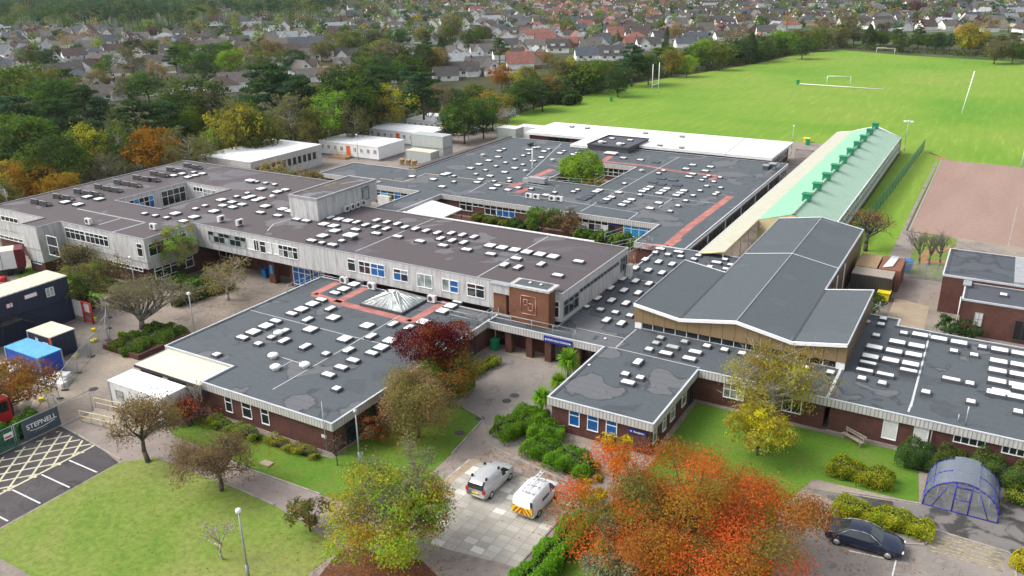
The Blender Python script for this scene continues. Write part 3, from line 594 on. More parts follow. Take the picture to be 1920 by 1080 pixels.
# --- link block with entrance and reception
L = thing('school_entrance', 'brick entrance and reception block with grey flat roof and blue school sign', 'building', (-28, 62))
block(L, [(-41.16, -28.5, 65.3, 67.3), (-28.5, -19.3, 54.2, 65.3), (-34.4, -28.5, 67.3, 96.5), (-28.5, -8.5, 64.9, 71.0), (-28.5, -27.4, 71.0, 96.5), (-27.4, -18, 85.6, 96.5)], Z1-.004, wall_rects=[(-28.25, -19.55, 54.45, 67.8), (-28.25, -8.6, 65.15, 69), (-34.5, -28.3, 67.4, 80), (-41.4, -36, 67.2, 68)])
pl = MB()
for x in (-38.95, -34.5, -31.35, -36.6): pl.box(x-.35, 65.55, .01, x+.35, 66.15, 2.34, 'brick')
pl.box(-38.6, 67.1, .01, -34.2, 67.3, 2.34, 'brick'); pl.box(-31, 66.5, .01, -28.4, 66.7, 2.34, 'brick'); pl.each('pillar', L)
dr = window(L, 'S', 66.0, -34.1, -31.7, .05, 2.33, cols=3, tr=.75, pane='glass', frame='dark_trim', name='entrance_door')
window(L, 'S', 66.9, -40.8, -39.4, .05, 2.3, cols=2, frame='dark_trim'); window(L, 'S', 66.45, -30.7, -28.9, .4, 2.3, cols=2, frame='dark_trim')
MB().box(-33.0, 65.95, 1.25, -32.5, 65.98, 1.7, 'yellow').build('notice', dr)
sg = MB().box(-34.75, 65.16, 2.3, -31.7, 65.26, 2.92, 'sign_blue').build('sign_board', L)
text('CORFE HILLS SCHOOL', sg, (-33.22, 65.145, 2.6), .27, (math.pi/2, 0, 0), 'white_letter')
tri = MB()
for s_, x in ((-1, -34.55), (1, -31.9)): tri.add([(x-s_*.07, 65.15, 2.5), (x-s_*.07, 65.15, 2.7), (x+s_*.08, 65.15, 2.6)], [(0, 1, 2)], 'white_letter')
tri.each('arrow_mark', sg)
for a, b_ in (((1067, 790), (1087, 792)), ((1101, 800), (1122, 802)), ((1136, 808), (1157, 811))): wpx(L, 'S', 54.45, a, b_, .85, 2.32, cols=1, tr=.66, pane='blue_blind')
sg = MB().box(-21.45, 54.33, 1.72, -19.85, 54.42, 2.02, 'sign_blue').build('sign_board', L)
text('Reception', sg, (-20.5, 54.315, 1.87), .22, (math.pi/2, 0, 0), 'white_letter')
MB().add([(-21.1, 54.32, 1.78), (-21.1, 54.32, 1.96), (-21.28, 54.32, 1.87)], [(0, 1, 2)], 'white_letter').build('arrow_mark', sg)
for a0, a1 in ((54.9, 55.7), (57.0, 57.8), (58.8, 59.9), (61.6, 62.7)): window(L, 'E', -19.55, a0, a1, .8, 2.3, cols=1, tr=.6, pane='glass_pale', frame='white_paint')
window(L, 'E', -19.55, 63.5, 64.8, .05, 2.3, cols=2, frame='dark_trim', name='side_door')
window(L, 'S', 65.15, -17.0, -15.2, .9, 2.3, cols=3, tr=.6, pane='glass_pale'); window(L, 'S', 65.15, -12, -10.4, .9, 2.3, cols=2, pane='glass')
for k in range(4): window(L, 'W', -28.25, 56+2.3*k, 57.4+2.3*k, .7, 2.3, cols=1, tr=.6, frame='dark_trim')
rail(L, [(-41.0, 67.1), (-41.0, 65.6), (-31.6, 65.6)], 2.98)
R3 = (1080, 420)
rooflights(L, 2.98, R3, .25, [(632, 182, 'X'), (770, 205, 'X'), (595, 210, 'S'), (690, 225, 'S'), (785, 240, 'S'), (520, 262, 'Y'), (620, 280, 'Y'), (722, 297, 'Y'), (445, 327, 'Y'), (543, 343, 'Y'), (645, 362, 'Y'), (350, 407, 'Y'), (447, 423, 'Y'), (548, 443, 'Y'),
 (257, 475, 'Y'), (360, 493, 'Y'), (467, 512, 'Y'), (160, 552, 'Y'), (267, 568, 'Y'), (375, 590, 'Y'), (75, 615, 'S'), (183, 637, 'S'), (295, 658, 'S'), (405, 682, 'S'), (230, 715, 'Y'), (340, 740, 'Y'), (918, 232, 'S'), (885, 260, 'S'), (1055, 285, 'X'),
 (1118, 262, 'S'), (1157, 302, 'S'), (1003, 317, 'S'), (1122, 333, 'S'), (1095, 360, 'S'), (1000, 345, 'X'), (600, 885, 'K'), (548, 935, 'S'), (725, 915, 'G'), (675, 965, 'X'), (895, 955, 'X'), (850, 1005, 'X'), (983, 910, 'S'), (1115, 938, 'S'), (1247, 965, 'S'), (1385, 993, 'S'),
 (635, 845, 'K'), (815, 875, 'K')])
rooflights(L, 2.98, (960, 600), .25, [(945, 310, 'Y'), (850, 400, 'S'), (962, 427, 'S'), (870, 463, 'X')])
for x, y in ((220, 862), (100, 1060)): mushroom(L, *at(1080+x*.25, 420+y*.25, 3), 2.98, .14)
for pts in ([(0, 778), (370, 858), (455, 785)], [(370, 858), (295, 930)], [(0, 868), (200, 915), (295, 930), (930, 1078)], [(390, 408), (605, 438)]):
    rstrip(L, [at(1080+x*.25, 420+y*.25, 3) for x, y in pts], .11, 2.992, 'tape', 'conductor_tape')
rstrip(L, [at(1080+x*.25, 420+y*.25, 3) for x, y in ((530, 170), (560, 150), (690, 165), (770, 110))], 1.0, 2.986, 'walkway_red', 'walkway_strip')
# --- two storey concrete block
Z2 = 6.4
T = thing('concrete_school_block', 'two storey weathered concrete school block with purple brown flat roof', 'building', (-75, 75))
block(T, [(-118.8, -105.9, 60.4, 93.5), (-105.9, -96.3, 60.4, 70.6), (-105.9, -96.3, 82.8, 93.5), (-96.3, -86.5, 60.4, 93.5), (-106.4, -102.9, 57.2, 60.4), (-86.5, -79, 68.0, 93.5), (-79, -34.2, 68.0, 84.4)],
      Z2, fd=3.05, inset=.1, roof='felt_brown', fascia='concrete', trim='flash', kerb=.2,
      wall_rects=[(-118.6, -105.8, 60.7, 93.3), (-105.8, -96.4, 60.7, 70.5), (-105.8, -96.4, 82.9, 93.3), (-96.4, -86.9, 60.7, 93.3), (-106.2, -103.1, 57.4, 60.7), (-86.9, -79, 71.5, 93.3), (-79, -41, 71.5, 84.2)])
MB().box(-118.7, 60.46, 2.45, -106.45, 60.68, 3.36, 'concrete').box(-102.85, 60.46, 2.45, -86.6, 60.68, 3.36, 'concrete').box(-86.95, 60.69, 2.45, -86.58, 67.9, 3.36, 'concrete').box(-106.3, 57.28, 1.6, -103.0, 60.4, 3.36, 'concrete').each('lower_panel', T)
YS = 67.97
wpx(T, 'S', YS, (392, 448), (462, 458), 4.35, 5.75, cols=7, tr=.6, frame='galv', mixp=['glass_pale', 'glass', 'glass'])
wpx(T, 'S', YS, (463, 452), (476, 459), 4.35, 5.75, cols=1, pane='panel_white'); wpx(T, 'S', YS, (476, 457), (486, 462), 4.35, 5.75, cols=2)
wpx(T, 'S', YS, (487, 459), (499, 465), 4.25, 5.75, cols=1, tr=.62); wpx(T, 'S', YS, (499.5, 462), (510, 468), 4.35, 5.75, cols=1, pane='panel_white')
wpx(T, 'S', YS, (512, 466), (522, 470), 4.35, 5.75, cols=1, pane='panel_white'); wpx(T, 'S', YS, (522.5, 470), (559, 478), 4.25, 5.75, cols=4, tr=.62, mixp=['glass_pale', 'glass', 'glass', 'glass'])
wpx(T, 'S', YS, (652, 496), (667, 499), 4.25, 5.7, cols=1, tr=.7); wpx(T, 'S', YS, (673, 501), (695, 505), 4.25, 5.7, cols=2, tr=.62)
wpx(T, 'S', YS, (695.5, 506), (722, 511), 4.25, 5.7, cols=2, tr=.62, pane='blue_blind')
wpx(T, 'S', YS, (738, 513), (766, 520), 4.25, 5.6, cols=2, tr=.66, mixp=['blue_blind', 'glass', 'glass', 'glass_pale'])
wpx(T, 'S', YS, (782, 522), (811, 530), 4.05, 5.6, cols=2, pane='glass_pale'); wpx(T, 'S', YS, (829, 531), (843, 536), 4.15, 5.55, cols=1, pane='glass_pale'); wpx(T, 'S', YS, (843.5, 535), (860, 540), 4.15, 5.55, cols=1, tr=.5, pane='blue_blind')
wpx(T, 'S', YS, (876, 542), (909, 550), 4.15, 5.6, cols=2, tr=.66)
wpx(T, 'S', YS, (1033, 573), (1049, 579), 3.75, 5.5, cols=1, tr=.65, pane='glass')
window(T, 'E', -34.17, 68.2, 71.6, 3.8, 5.5, cols=3, tr=.65, pane='glass', frame='flash'); window(T, 'E', -34.17, 71.8, 81.8, 5.1, 5.6, cols=12, frame='flash', pane='glass'); window(T, 'E', -34.17, 82.2, 84.2, 4.0, 5.7, cols=3, frame='flash')
YW = 60.37
wpx(T, 'S', YW, (123, 436), (160, 444), 4.3, 5.7, cols=4, tr=.66); wpx(T, 'S', YW, (161, 445), (204, 455), 4.3, 5.7, cols=5, tr=.66)
wpx(T, 'S', 57.17, (87, 445), (107, 450), 3.1, 5.7, cols=1, tr=.5); wpx(T, 'S', YW, (257, 466), (268, 470), 4.0, 5.7, cols=1, tr=.65)
window(T, 'S', 60.43, -100.5, -87.6, 2.0, 2.5, cols=16, name='strip_window'); window(T, 'S', 60.66, -98, -94, .9, 1.9, cols=4)
window(T, 'E', -86.47, 60.8, 66.5, 4.0, 5.6, cols=5, tr=.7); window(T, 'E', -86.56, 61.2, 67.0, 1.0, 2.4, cols=5, tr=.7)
window(T, 'S', YW, -116.5, -112.5, 4.7, 5.4, cols=4, name='strip_window'); window(T, 'S', 60.43, -118, -107, 1.95, 2.45, cols=10, name='strip_window')
window(T, 'S', 57.4-.0, -105.6, -103.7, 1.2, 1.6, cols=2, pane='blue_blind')
YR = 71.5
wpx(T, 'S', YR, (391, 482), (411, 488), .9, 2.9, cols=2); wpx(T, 'S', YR, (413, 486), (440, 492), .9, 2.9, cols=2)
MB().box(-66.9, 69.3, .01, -65.3, 71.45, 3.3, 'brick').box(-75.2, 68.9, .01, -74.2, 69.7, 3.3, 'brick').box(-72, 69.3, .01, -66.9, 69.6, 3.3, 'brick').each('pillar', T)
window(T, 'S', 69.3, -71.5, -68.6, .4, 2.7, cols=3, tr=.7, pane='blue_blind'); window(T, 'S', 69.3, -68.2, -66.4, .6, 2.7, cols=2, tr=.6, pane='blue_blind')
MB().box(-74.95, 68.86, 1.3, -74.5, 68.89, 2.4, 'sky_blue').build('notice', T)
wpx(T, 'E', -105.87, (241, 378), (290, 382), 3.9, 5.8, cols=5, tr=.6, mixp=['glass', 'glass', 'blue_blind', 'sky_blue', 'sky_blue', 'glass']); wpx(T, 'E', -105.87, (302, 366), (347, 356), 3.6, 5.9, cols=4, tr=.6)
wpx(T, 'S', 82.77, (362, 349), (380, 353), 5.2, 5.9, cols=3); wpx(T, 'S', 82.77, (381, 357), (405, 362), 4.2, 5.8, cols=3, tr=.6, pane='glass_pale')
# plant room on the roof
Pm = MB(); Pm.box(-78.0, 76.3, 6.25, -73.2, 88.2, 9.1, 'concrete'); pr = Pm.build('plant_room', T)
pp = MB(); pp.poly([(-77.8, 76.5, 9.13), (-73.4, 76.5, 9.13), (-73.4, 88, 9.13), (-77.8, 88, 9.13)], 'felt_mossy')
for a in ((-78.08, 76.22, -73.12, 76.5), (-78.08, 87.95, -73.12, 88.28), (-78.08, 76.5, -77.8, 87.95), (-73.4, 76.5, -73.12, 87.95)): pp.box(a[0], a[1], 8.98, a[2], a[3], 9.24, 'flash')
pp.build('plant_room_roof', pr)
window(pr, 'E', -73.19, 85.0, 86.4, 6.9, 8.7, cols=1, pane='glass_pale', frame='dark_trim')
for y in (81.3, 82.4, 83.5, 84.6): aircon(T, -72.85, y, 6.28, 'E', .8)
R5, R4 = (440, 240), (0, 240)
rooflights(T, 6.28, R5, .25, [(120, 398, 'S'), (165, 400, 'S'), (232, 410, 'S'), (300, 420, 'S'), (198, 453, 'L'), (320, 475, 'L'), (380, 458, 'P'), (97, 485, 'S'), (15, 510, 'S'), (85, 520, 'P'), (128, 507, 'P'), (200, 523, 'P'), (157, 537, 'P'), (55, 568, 'P'), (230, 583, 'L'), (192, 630, 'X'), (360, 605, 'L'),
 (415, 618, 'L'), (325, 653, 'X'), (465, 680, 'X'), (535, 692, 'X'), (718, 668, 'Y'), (780, 680, 'L'), (850, 692, 'L'), (915, 703, 'Y'), (670, 718, 'L'), (742, 731, 'L'), (752, 768, 'L'), (660, 805, 'L'), (577, 840, 'X'), (655, 857, 'S'), (733, 872, 'X'), (803, 842, 'S'),
 (983, 723, 'Y'), (1060, 738, 'Y'), (1137, 752, 'Y'), (1065, 688, 'Y'), (1142, 702, 'Y'), (1220, 715, 'Y'), (907, 758, 'X'), (1062, 787, 'X'), (1278, 740, 'Y'), (1357, 753, 'Y'), (1437, 767, 'Y'), (1522, 782, 'Y'), (1625, 785, 'Y'), (1708, 798, 'Y'), (1795, 813, 'Y'), (1545, 825, 'Y'), (1632, 840, 'Y'), (1718, 855, 'Y'),
 (1222, 810, 'X'), (1390, 845, 'X'), (1562, 877, 'X'), (1740, 908, 'X')])
rooflights(T, 6.28, (860, 400), 1/6, [(88, 403, 'X'), (362, 452, 'X'), (648, 502, 'X'), (355, 357, 'L'), (490, 380, 'L'), (632, 405, 'L'), (768, 430, 'L'), (915, 455, 'L'), (1062, 480, 'L'), (518, 573, 'Y'), (668, 600, 'Y'), (928, 565, 'Y'), (1115, 690, 'X'), (1350, 535, 'X')])
rooflights(T, 6.28, R4, .25, [(490, 552, 'L'), (585, 570, 'L'), (655, 512, 'L'), (742, 529, 'L'), (1085, 638, 'S'), (1165, 653, 'S'), (1250, 669, 'S'), (1315, 638, 'L'), (1375, 693, 'P'), (1455, 664, 'L'), (1605, 621, 'L'), (1465, 602, 'S'), (1537, 579, 'S'), (1660, 536, 'L'), (1670, 577, 'P'), (1745, 589, 'P'), (1740, 551, 'P'),
 (1815, 569, 'P'), (1300, 352, 'P'), (1365, 338, 'P'), (1410, 364, 'P'), (1453, 329, 'S'), (1463, 351, 'P'), (1517, 338, 'P')])
def roof_box(root, p, z, w_, d_, h, mat, name='roof_cowl'):
    x, y = at(*p, z); MB().box(x-w_/2, y-d_/2, z, x+w_/2, y+d_/2, z+h, 'felt_slate').box(x-w_/2-.1, y-d_/2-.1, z+h, x+w_/2+.1, y+d_/2+.1, z+h+.14, mat).build(name, root)
roof_box(T, (658, 448), 6.28, 1.3, 1.0, .45, 'dome'); mushroom(T, *at(511, 370, 6.3), 6.28, .4); roof_box(T, (470, 343), 6.28, 1.2, .7, .35, 'dome')
for x, y in ((668, 725), (1155, 765), (1662, 705), (1800, 733)): aircon(T, *at(x*.25, 240+y*.25, 6.3), 6.28, 'E' if x > 1600 else 'S', 1.0)
# tilted panels on stands
for x, y in ((280, 560), (345, 575), (445, 520), (518, 533), (600, 483), (670, 498), (735, 505), (755, 448), (820, 463), (880, 473), (898, 413), (965, 426), (1025, 436), (1040, 378), (1110, 391), (1165, 396), (1168, 348), (1235, 361), (1290, 318), (1358, 330), (1418, 288), (1483, 302)):
    X, Y = at(x*.25, 240+y*.25, 6.4); b = MB()
    b.add([(X-.8, Y-.35, 7.0), (X+.8, Y-.35, 7.0), (X+.8, Y+.4, 6.6), (X-.8, Y+.4, 6.6), (X-.8, Y-.38, 6.94), (X+.8, Y-.38, 6.94), (X+.8, Y+.37, 6.54), (X-.8, Y+.37, 6.54)], [(0, 1, 2, 3), (4, 7, 6, 5), (0, 4, 5, 1), (2, 6, 7, 3), (1, 5, 6, 2), (3, 7, 4, 0)], 'solar')
    b.add([(X-.8, Y-.38, 6.95), (X+.8, Y-.38, 6.95), (X+.8, Y-.5, 6.36), (X-.8, Y-.5, 6.36), (X-.8, Y-.33, 6.95), (X+.8, Y-.33, 6.95), (X+.8, Y-.45, 6.36), (X-.8, Y-.45, 6.36)], [(0, 3, 2, 1), (4, 5, 6, 7), (0, 4, 7, 3), (1, 2, 6, 5)], 'black')
    o = b.build('tilted_panel', T); MB().bar((X-.8, Y-.37, 7.0), (X+.8, Y-.37, 7.0), .03, 'trim', 4).build('panel_edge', o)
    for dx in (-.65, .65): MB().bar((X+dx, Y-.3, 6.28), (X+dx, Y-.3, 6.92), .04, 'dark_trim').bar((X+dx, Y+.35, 6.28), (X+dx, Y+.35, 6.55), .04, 'dark_trim').bar((X+dx, Y-.6, 6.31), (X+dx, Y+.6, 6.31), .05, 'dark_trim').build('stand', o)
for pts in ([(905, 925), (1165, 815), (1510, 673)], [(245, 770), (290, 720), (420, 680)]): rstrip(T, [at(440+x*.25, 240+y*.25, 6.3) for x, y in pts], .12, 6.292, 'tape', 'conductor_tape')
rstrip(T, [at(860+x/6, 400+y/6, 6.3) for x, y in ((210, 715), (640, 470), (1020, 250))], .12, 6.292, 'tape', 'conductor_tape')
for pts in ([(580, 605), (1090, 708), (840, 780)], [(740, 725), (900, 678)]): rstrip(T, [at(x*.25, 240+y*.25, 6.3) for x, y in pts], .3, 6.292, 'flash', 'roof_joint')
for pts in ([(0, 378), (290, 450), (590, 500), (900, 553), (1500, 640)],): rstrip(T, [at(860+x/6, 400+y/6, 6.3) for x, y in pts], .55, 6.29, 'felt_grey', 'roof_joint')
MB().box(-66, 84.42, 6.2, -38.5, 84.75, 6.44, 'plastic_white').build('white_gutter', T)
# brick lift tower with the school emblem, and bay
tw = MB(); tw.box(-39.35, 66.55, 3.0, -34.95, 68.02, 6.75, 'brick_orange').box(-39.45, 66.45, 6.75, -34.85, 68.7, 6.95, 'concrete').box(-39.0, 66.9, 6.9, -35.3, 68.5, 6.96, 'felt_grey')
tw = tw.build('brick_tower', T); em = MB()
cx, cz, yy = -37.2, 5.1, 66.53
def rrect(w2, h2, r):
    pts = []
    for qx, qz, s0 in ((1, 1, 0), (-1, 1, 1), (-1, -1, 2), (1, -1, 3)):
        for k in range(5): th = (s0+k/4)*math.pi/2; pts.append((cx+qx*(w2-r)+r*math.cos(th), yy, cz+qz*(h2-r)+r*math.sin(th)))
    return pts+[pts[0]]
em.path(rrect(.85, .95, .2), .045, 'pink_line', 4)
em.path([(cx-.1, yy, cz+.55), (cx-.5, yy, cz+.55), (cx-.5, yy, cz-.02), (cx-.1, yy, cz-.02)], .05, 'pink_line', 4)
em.path([(cx-.1, yy, cz+.6), (cx-.1, yy, cz-.1), (cx+.1, yy, cz-.25)], .05, 'pink_line', 4)
em.path([(cx+.05, yy, cz+.2), (cx+.5, yy, cz+.2), (cx+.55, yy, cz-.5), (cx+.05, yy, cz-.55), (cx+.02, yy, cz-.3)], .05, 'pink_line', 4); em.build('emblem', tw)
for x in (-37.6, -36.4): mushroom(tw, x, 67.7, 6.96, .16)
by = MB(); by.box(-41.9, 67.2, 5.45, -39.37, 68.02, 6.38, 'concrete').box(-41.7, 67.35, 3.1, -40.2, 68.0, 5.45, 'brick_orange').box(-40.2, 67.9, 3.1, -39.4, 68.0, 5.45, 'dark_trim').box(-42, 67.1, 6.38, -39.36, 68.0, 6.46, 'flash'); bo = by.build('stair_bay', T)
window(bo, 'S', 67.87, -40.15, -39.4, 3.4, 5.4, cols=1, tr=.6)
MB().box(-33.95, 83.5, 2.99, -33.45, 84.3, 4.6, 'panel_white').build('vent_cowl', T); rail(L, [at(1146, 470, 3), at(1216, 455, 3)], 2.98); rail(L, [at(1160, 490, 3), at(1222, 460, 3)], 2.98)
# --- hall with folded roof
Hh = thing('school_hall', 'tall school hall with folded grey roof and tan panel front above dark glazing', 'building', (-18, 85))
prof = [(-27.75, 5.65), (-23.1, 4.95), (-17.8, 5.8), (-12.7, 4.85), (-8.15, 5.6)]; YF, YM, YB = 70.8, 85.2, 109.0
def zp(x):
    for (a, za), (b_, zb) in zip(prof, prof[1:]):
        if a-1e-6 <= x <= b_+1e-6: return za+(zb-za)*(x-a)/(b_-a)
rf = MB()
for k, yb in ((0, YM), (1, YB), (2, YB), (3, YM)):
    (a, za), (b_, zb) = prof[k], prof[k+1]; rf.poly([(a, YF-.3, za), (b_, YF-.3, zb), (b_, yb+.1, zb), (a, yb+.1, za)], 'felt_hall')
rf.build('roof', Hh)
tr = MB()
for (a, za), (b_, zb) in zip(prof, prof[1:]):
    tr.add([(a, YF-.36, za-.22), (b_, YF-.36, zb-.22), (b_, YF-.36, zb+.08), (a, YF-.36, za+.08), (a, YF-.2, za+.08), (b_, YF-.2, zb+.08), (a, YF-.2, za-.22), (b_, YF-.2, zb-.22)], [(0, 1, 2, 3), (3, 2, 5, 4), (0, 6, 7, 1)], 'white_paint')
def edge(a, b_, w_=.14, mat='trim'): tr.bar(a, b_, w_/2, mat, 4, None, False)
edge((-27.75, YF-.3, 5.7), (-27.75, YM, 5.7)); edge((-27.75, YM, 5.7), (-23.1, YM, 5.0)); edge((-17.8, YF-.3, 5.84), (-17.8, YB, 5.84), .1); edge((-8.15, YF-.3, 5.66), (-8.15, YM, 5.66)); edge((-8.15, YM, 5.66), (-12.7, YM, 4.9)); edge((-12.7, YM, 4.92), (-12.7, YB, 4.92), .2); edge((-23.1, YM, 5.0), (-23.1, YB, 5.0))
edge((-23.1, YB, 5.0), (-17.8, YB, 5.85)); edge((-17.8, YB, 5.85), (-12.7, YB, 4.9)); edge((-23, 92.5, 5.02), (-17.8, 92.5, 5.86), .09); edge((-17.8, 92.5, 5.86), (-12.75, 92.5, 4.92), .09)
tr.build('roof_edge', Hh)
vl = MB(); vl.box(-23.2, YF-.2, 4.9, -23.0, YM, 4.985, 'dark_trim').box(-12.8, YF-.2, 4.8, -12.6, YM, 4.885, 'dark_trim'); vl.each('valley_gutter', Hh)
wf = MB()
for (a, za), (b_, zb) in zip(prof, prof[1:]): wf.add([(a, YF, 3.72), (b_, YF, 3.72), (b_, YF, zb-.05), (a, YF, za-.05)], [(0, 1, 2, 3)], 'tan_panel')
wf.add([(-27.75, YF, 3.72), (-8.15, YF, 3.72), (-8.15, YF+.4, 3.72), (-27.75, YF+.4, 3.72)], [(0, 3, 2, 1)], 'dark_trim'); wf.build('panel_front', Hh)
wl = MB()
wl.add([(-27.75, YM, 2.9), (-27.75, YF, 2.9), (-27.75, YF, 5.6), (-27.75, YM, 5.6)], [(0, 1, 2, 3)], 'tan_panel')
wl.add([(-8.15, YF, 3.0), (-8.15, YM, 2.9), (-8.15, YM, 5.55), (-8.15, YF, 5.55)], [(0, 1, 2, 3)], 'brown_panel')
wl.add([(-8.15, YM, 0), (-12.65, YM, 0), (-12.65, YM, 4.8), (-8.15, YM, 5.55)], [(0, 1, 2, 3)], 'brown_panel')
wl.add([(-23.1, YM, 0), (-27.75, YM, 2.9), (-27.75, YM, 5.6), (-23.1, YM, 4.9)], [(0, 1, 2, 3)], 'brown_panel')
wl.add([(-12.65, YM, 0), (-12.65, YB, 0), (-12.65, YB, 4.8), (-12.65, YM, 4.8)], [(0, 1, 2, 3)], 'brown_panel')
wl.add([(-23.1, YB, 0), (-23.1, YM, 0), (-23.1, YM, 4.9), (-23.1, YB, 4.9)], [(0, 1, 2, 3)], 'brown_panel')
wl.add([(-12.65, YB, 0), (-23.1, YB, 0), (-23.1, YB, 4.9), (-17.8, YB, 5.75), (-12.65, YB, 4.8)], [(0, 1, 2, 3, 4)], 'tan_panel'); wl.build('wall', Hh)
window(Hh, 'S', YF+.2, -27.0, -8.9, 3.02, 3.74, cols=16, pane='glass', fw=.05); MB().box(-27.7, YF+.05, 2.98, -27.0, YF+.4, 3.72, 'white_paint').box(-8.9, YF+.05, 2.98, -8.2, YF+.4, 3.72, 'white_paint').each('corner_post', Hh)
dp = MB()
for x, y in ((-12.5, 88.5), (-12.5, 91), (-12.5, 95.5)): dp.bar((x, y, .1), (x, y, 4.6), .06, 'plastic_white' if y > 90 else 'dark_trim')
dp.each('downpipe', Hh); MB().box(-12.6, 89.2, 1.8, -12.1, 90.2, 3.2, 'plastic_white').build('wall_plant', Hh)
# --- east classrooms
Q = thing('classroom_block', 'long single storey brick classroom block with grey roof and many large white rooflights', 'building', (2, 75))
block(Q, [(-8.45, -5.4, 64.9, 85.2), (-5.4, -2.5, 64.9, 83.4), (-2.5, 16, 64.9, 83.3)], Z1+.004)
rooflights(Q, 2.98, (1440, 480), .25, [(865, 465, 'S'), (848, 507, 'S'), (812, 590, 'S'), (1020, 573, 'S'), (1142, 592, 'B'), (970, 645, 'B'), (1115, 674, 'B'), (798, 684, 'B'), (945, 714, 'B'), (1093, 740, 'B'), (768, 754, 'B'), (920, 782, 'B'), (1070, 810, 'B'), (750, 802, 'H'), (725, 857, 'H'), (880, 889, 'H'), (1055, 859, 'H'),
 (705, 912, 'S'), (858, 947, 'S'), (1283, 619, 'B'), (1433, 649, 'B'), (1610, 678, 'S'), (1395, 707, 'S'), (1547, 737, 'S'), (1738, 704, 'B'), (1890, 732, 'B'), (1730, 790, 'B'), (1885, 817, 'B'), (1722, 860, 'B'), (1880, 889, 'B'), (1718, 937, 'B'), (1875, 969, 'B'), (1710, 1027, 'B'), (1868, 1057, 'B'), (1375, 924, 'H'), (1515, 950, 'S'), (1185, 1015, 'S'),
 (470, 867, 'S'), (285, 830, 'S')])
rooflights(Q, 2.98, (1400, 720), 1/3, [(1262, 95, 'S'), (1528, 152, 'S'), (1545, 24, 'B'), (1430, 45, 'B')])
for pts in ([(1220, 562), (1085, 1075)], [(1085, 1075), (1072, 1130)]): rstrip(Q, [at(1440+x*.25, 480+y*.25, 3) for x, y in pts], .16, 2.992, 'trim', 'roof_joint')
rstrip(Q, [at(*p, 3) for p in ((1712, 748), (1703, 772))], .16, 2.994, 'trim', 'roof_joint')
mushroom(Q, *at(1626, 605, 3), 2.98, .3, 'steel')
MB().bar((*at(1810, 797, 3), 2.9), (*at(1810, 797, 3), 4.6), .06, 'galv').bar((*at(1796, 790, 3), 2.9), (*at(1796, 790, 3), 3.6), .05, 'galv').each('roof_flue', Q)
for a, b_ in (((1655, 800), (1683, 806)), ((1712, 815), (1740, 822))): wpx(Q, 'S', 65.15, a, b_, .55, 2.33, cols=1, tr=.8, pane='panel_white')
for a, b_ in (((1787, 822), (1847, 836)), ((1878, 842), (1935, 855))): wpx(Q, 'S', 65.15, a, b_, 1.65, 2.33, cols=4, pane='glass', frame='plastic_white')
MB().bar((-0.6, 65.0, .05), (-0.6, 65.0, 3.0), .05, 'galv').build('downpipe', Q)
MB().bar((-8.15, 86.0, 3.3), (-7.5, 86.2, 3.9), .05, 'galv').bar((-7.5, 86.2, 2.9), (-7.5, 86.2, 4.2), .05, 'galv').bar((-8, 86.6, 3.7), (-7.0, 85.8, 3.7), .04, 'galv').build('flue_brackets', Q)
# --- north block round two courts
NB = thing('north_school_block', 'broad single storey school block under dark grey roof with small rooflights and a tree court', 'building', (-62, 125))
block(NB, [(-88.2, -64.2, 105.1, 151.2), (-64.2, -54.4, 105.1, 121), (-64.2, -54.4, 136.8, 151.2), (-54.4, -31.5, 105.1, 151.2), (-38.2, -31.5, 96.3, 105.1), (-102, -88.2, 107.5, 117), (-78.6, -74.4, 84.6, 105.1)], Z1+.002)
R6 = (880, 200)
it = [(225, 328), (260, 315, 'S'), (445, 320), (490, 305, 'S'), (560, 332), (595, 317, 'S'), (680, 345), (710, 330, 'S'), (815, 343), (780, 355), (215, 373), (145, 400), (72, 428), (272, 417, 'S'), (340, 392, 'S'), (405, 365, 'S'), (447, 350, 'S'), (540, 377), (478, 403), (403, 432, 'S'), (340, 457), (265, 487), (200, 443, 'S'),
 (122, 473, 'S'), (155, 515), (50, 503, 'S'), (10, 457), (905, 370), (935, 353, 'S'), (1155, 380), (1283, 395), (1675, 433), (1625, 462), (1808, 447), (1770, 477), (1455, 477, 'S'), (1420, 497, 'S'), (1675, 500), (1647, 522, 'X'), (1795, 515, 'S'), (1768, 528, 'S'), (1743, 548, 'S'), (1880, 527, 'S'), (1833, 560, 'S'), (1780, 592, 'S'),
 (1885, 605, 'S'), (1730, 627, 'S'), (1678, 663, 'S'), (1860, 642, 'S'), (1840, 655, 'S'), (1622, 702, 'S'), (1565, 740, 'S'), (1507, 780, 'S'), (1420, 717), (1355, 757), (1357, 598), (1328, 615), (1297, 630), (1280, 658, 'S'), (1480, 610), (1452, 627), (1423, 645), (1608, 625), (1580, 643), (1552, 660), (1215, 692), (1180, 710), (1145, 732),
 (1065, 673), (1030, 690), (975, 620), (948, 633), (812, 620, 'S'), (780, 635, 'S'), (640, 640, 'S'), (575, 658), (1163, 573, 'S'), (465, 613, 'S'), (365, 603), (290, 620), (175, 610), (300, 535, 'S'), (300, 557, 'S'), (212, 585), (185, 555, 'S'), (85, 540), (60, 562), (1120, 638)]
rooflights(NB, 2.98, R6, .25, it)
rooflights(NB, 2.98, R5, .25, [(1330, 358, 'P'), (1490, 380, 'P'), (1595, 340, 'L'), (1645, 357, 'S'), (1568, 347, 'X'), (1555, 435, 'P'), (1645, 400, 'S')])
for x, y in ((1000, 715), (850, 693), (880, 678), (905, 660), (1400, 415), (1440, 580), (1380, 565), (1440, 537), (1530, 549), (1560, 588)):
    X, Y = at(880+x*.25, 200+y*.25, 3.1); MB().box(X-.7, Y-.6, 2.98, X+.7, Y+.6, 3.16, 'felt_slate').build('roof_hatch', NB)
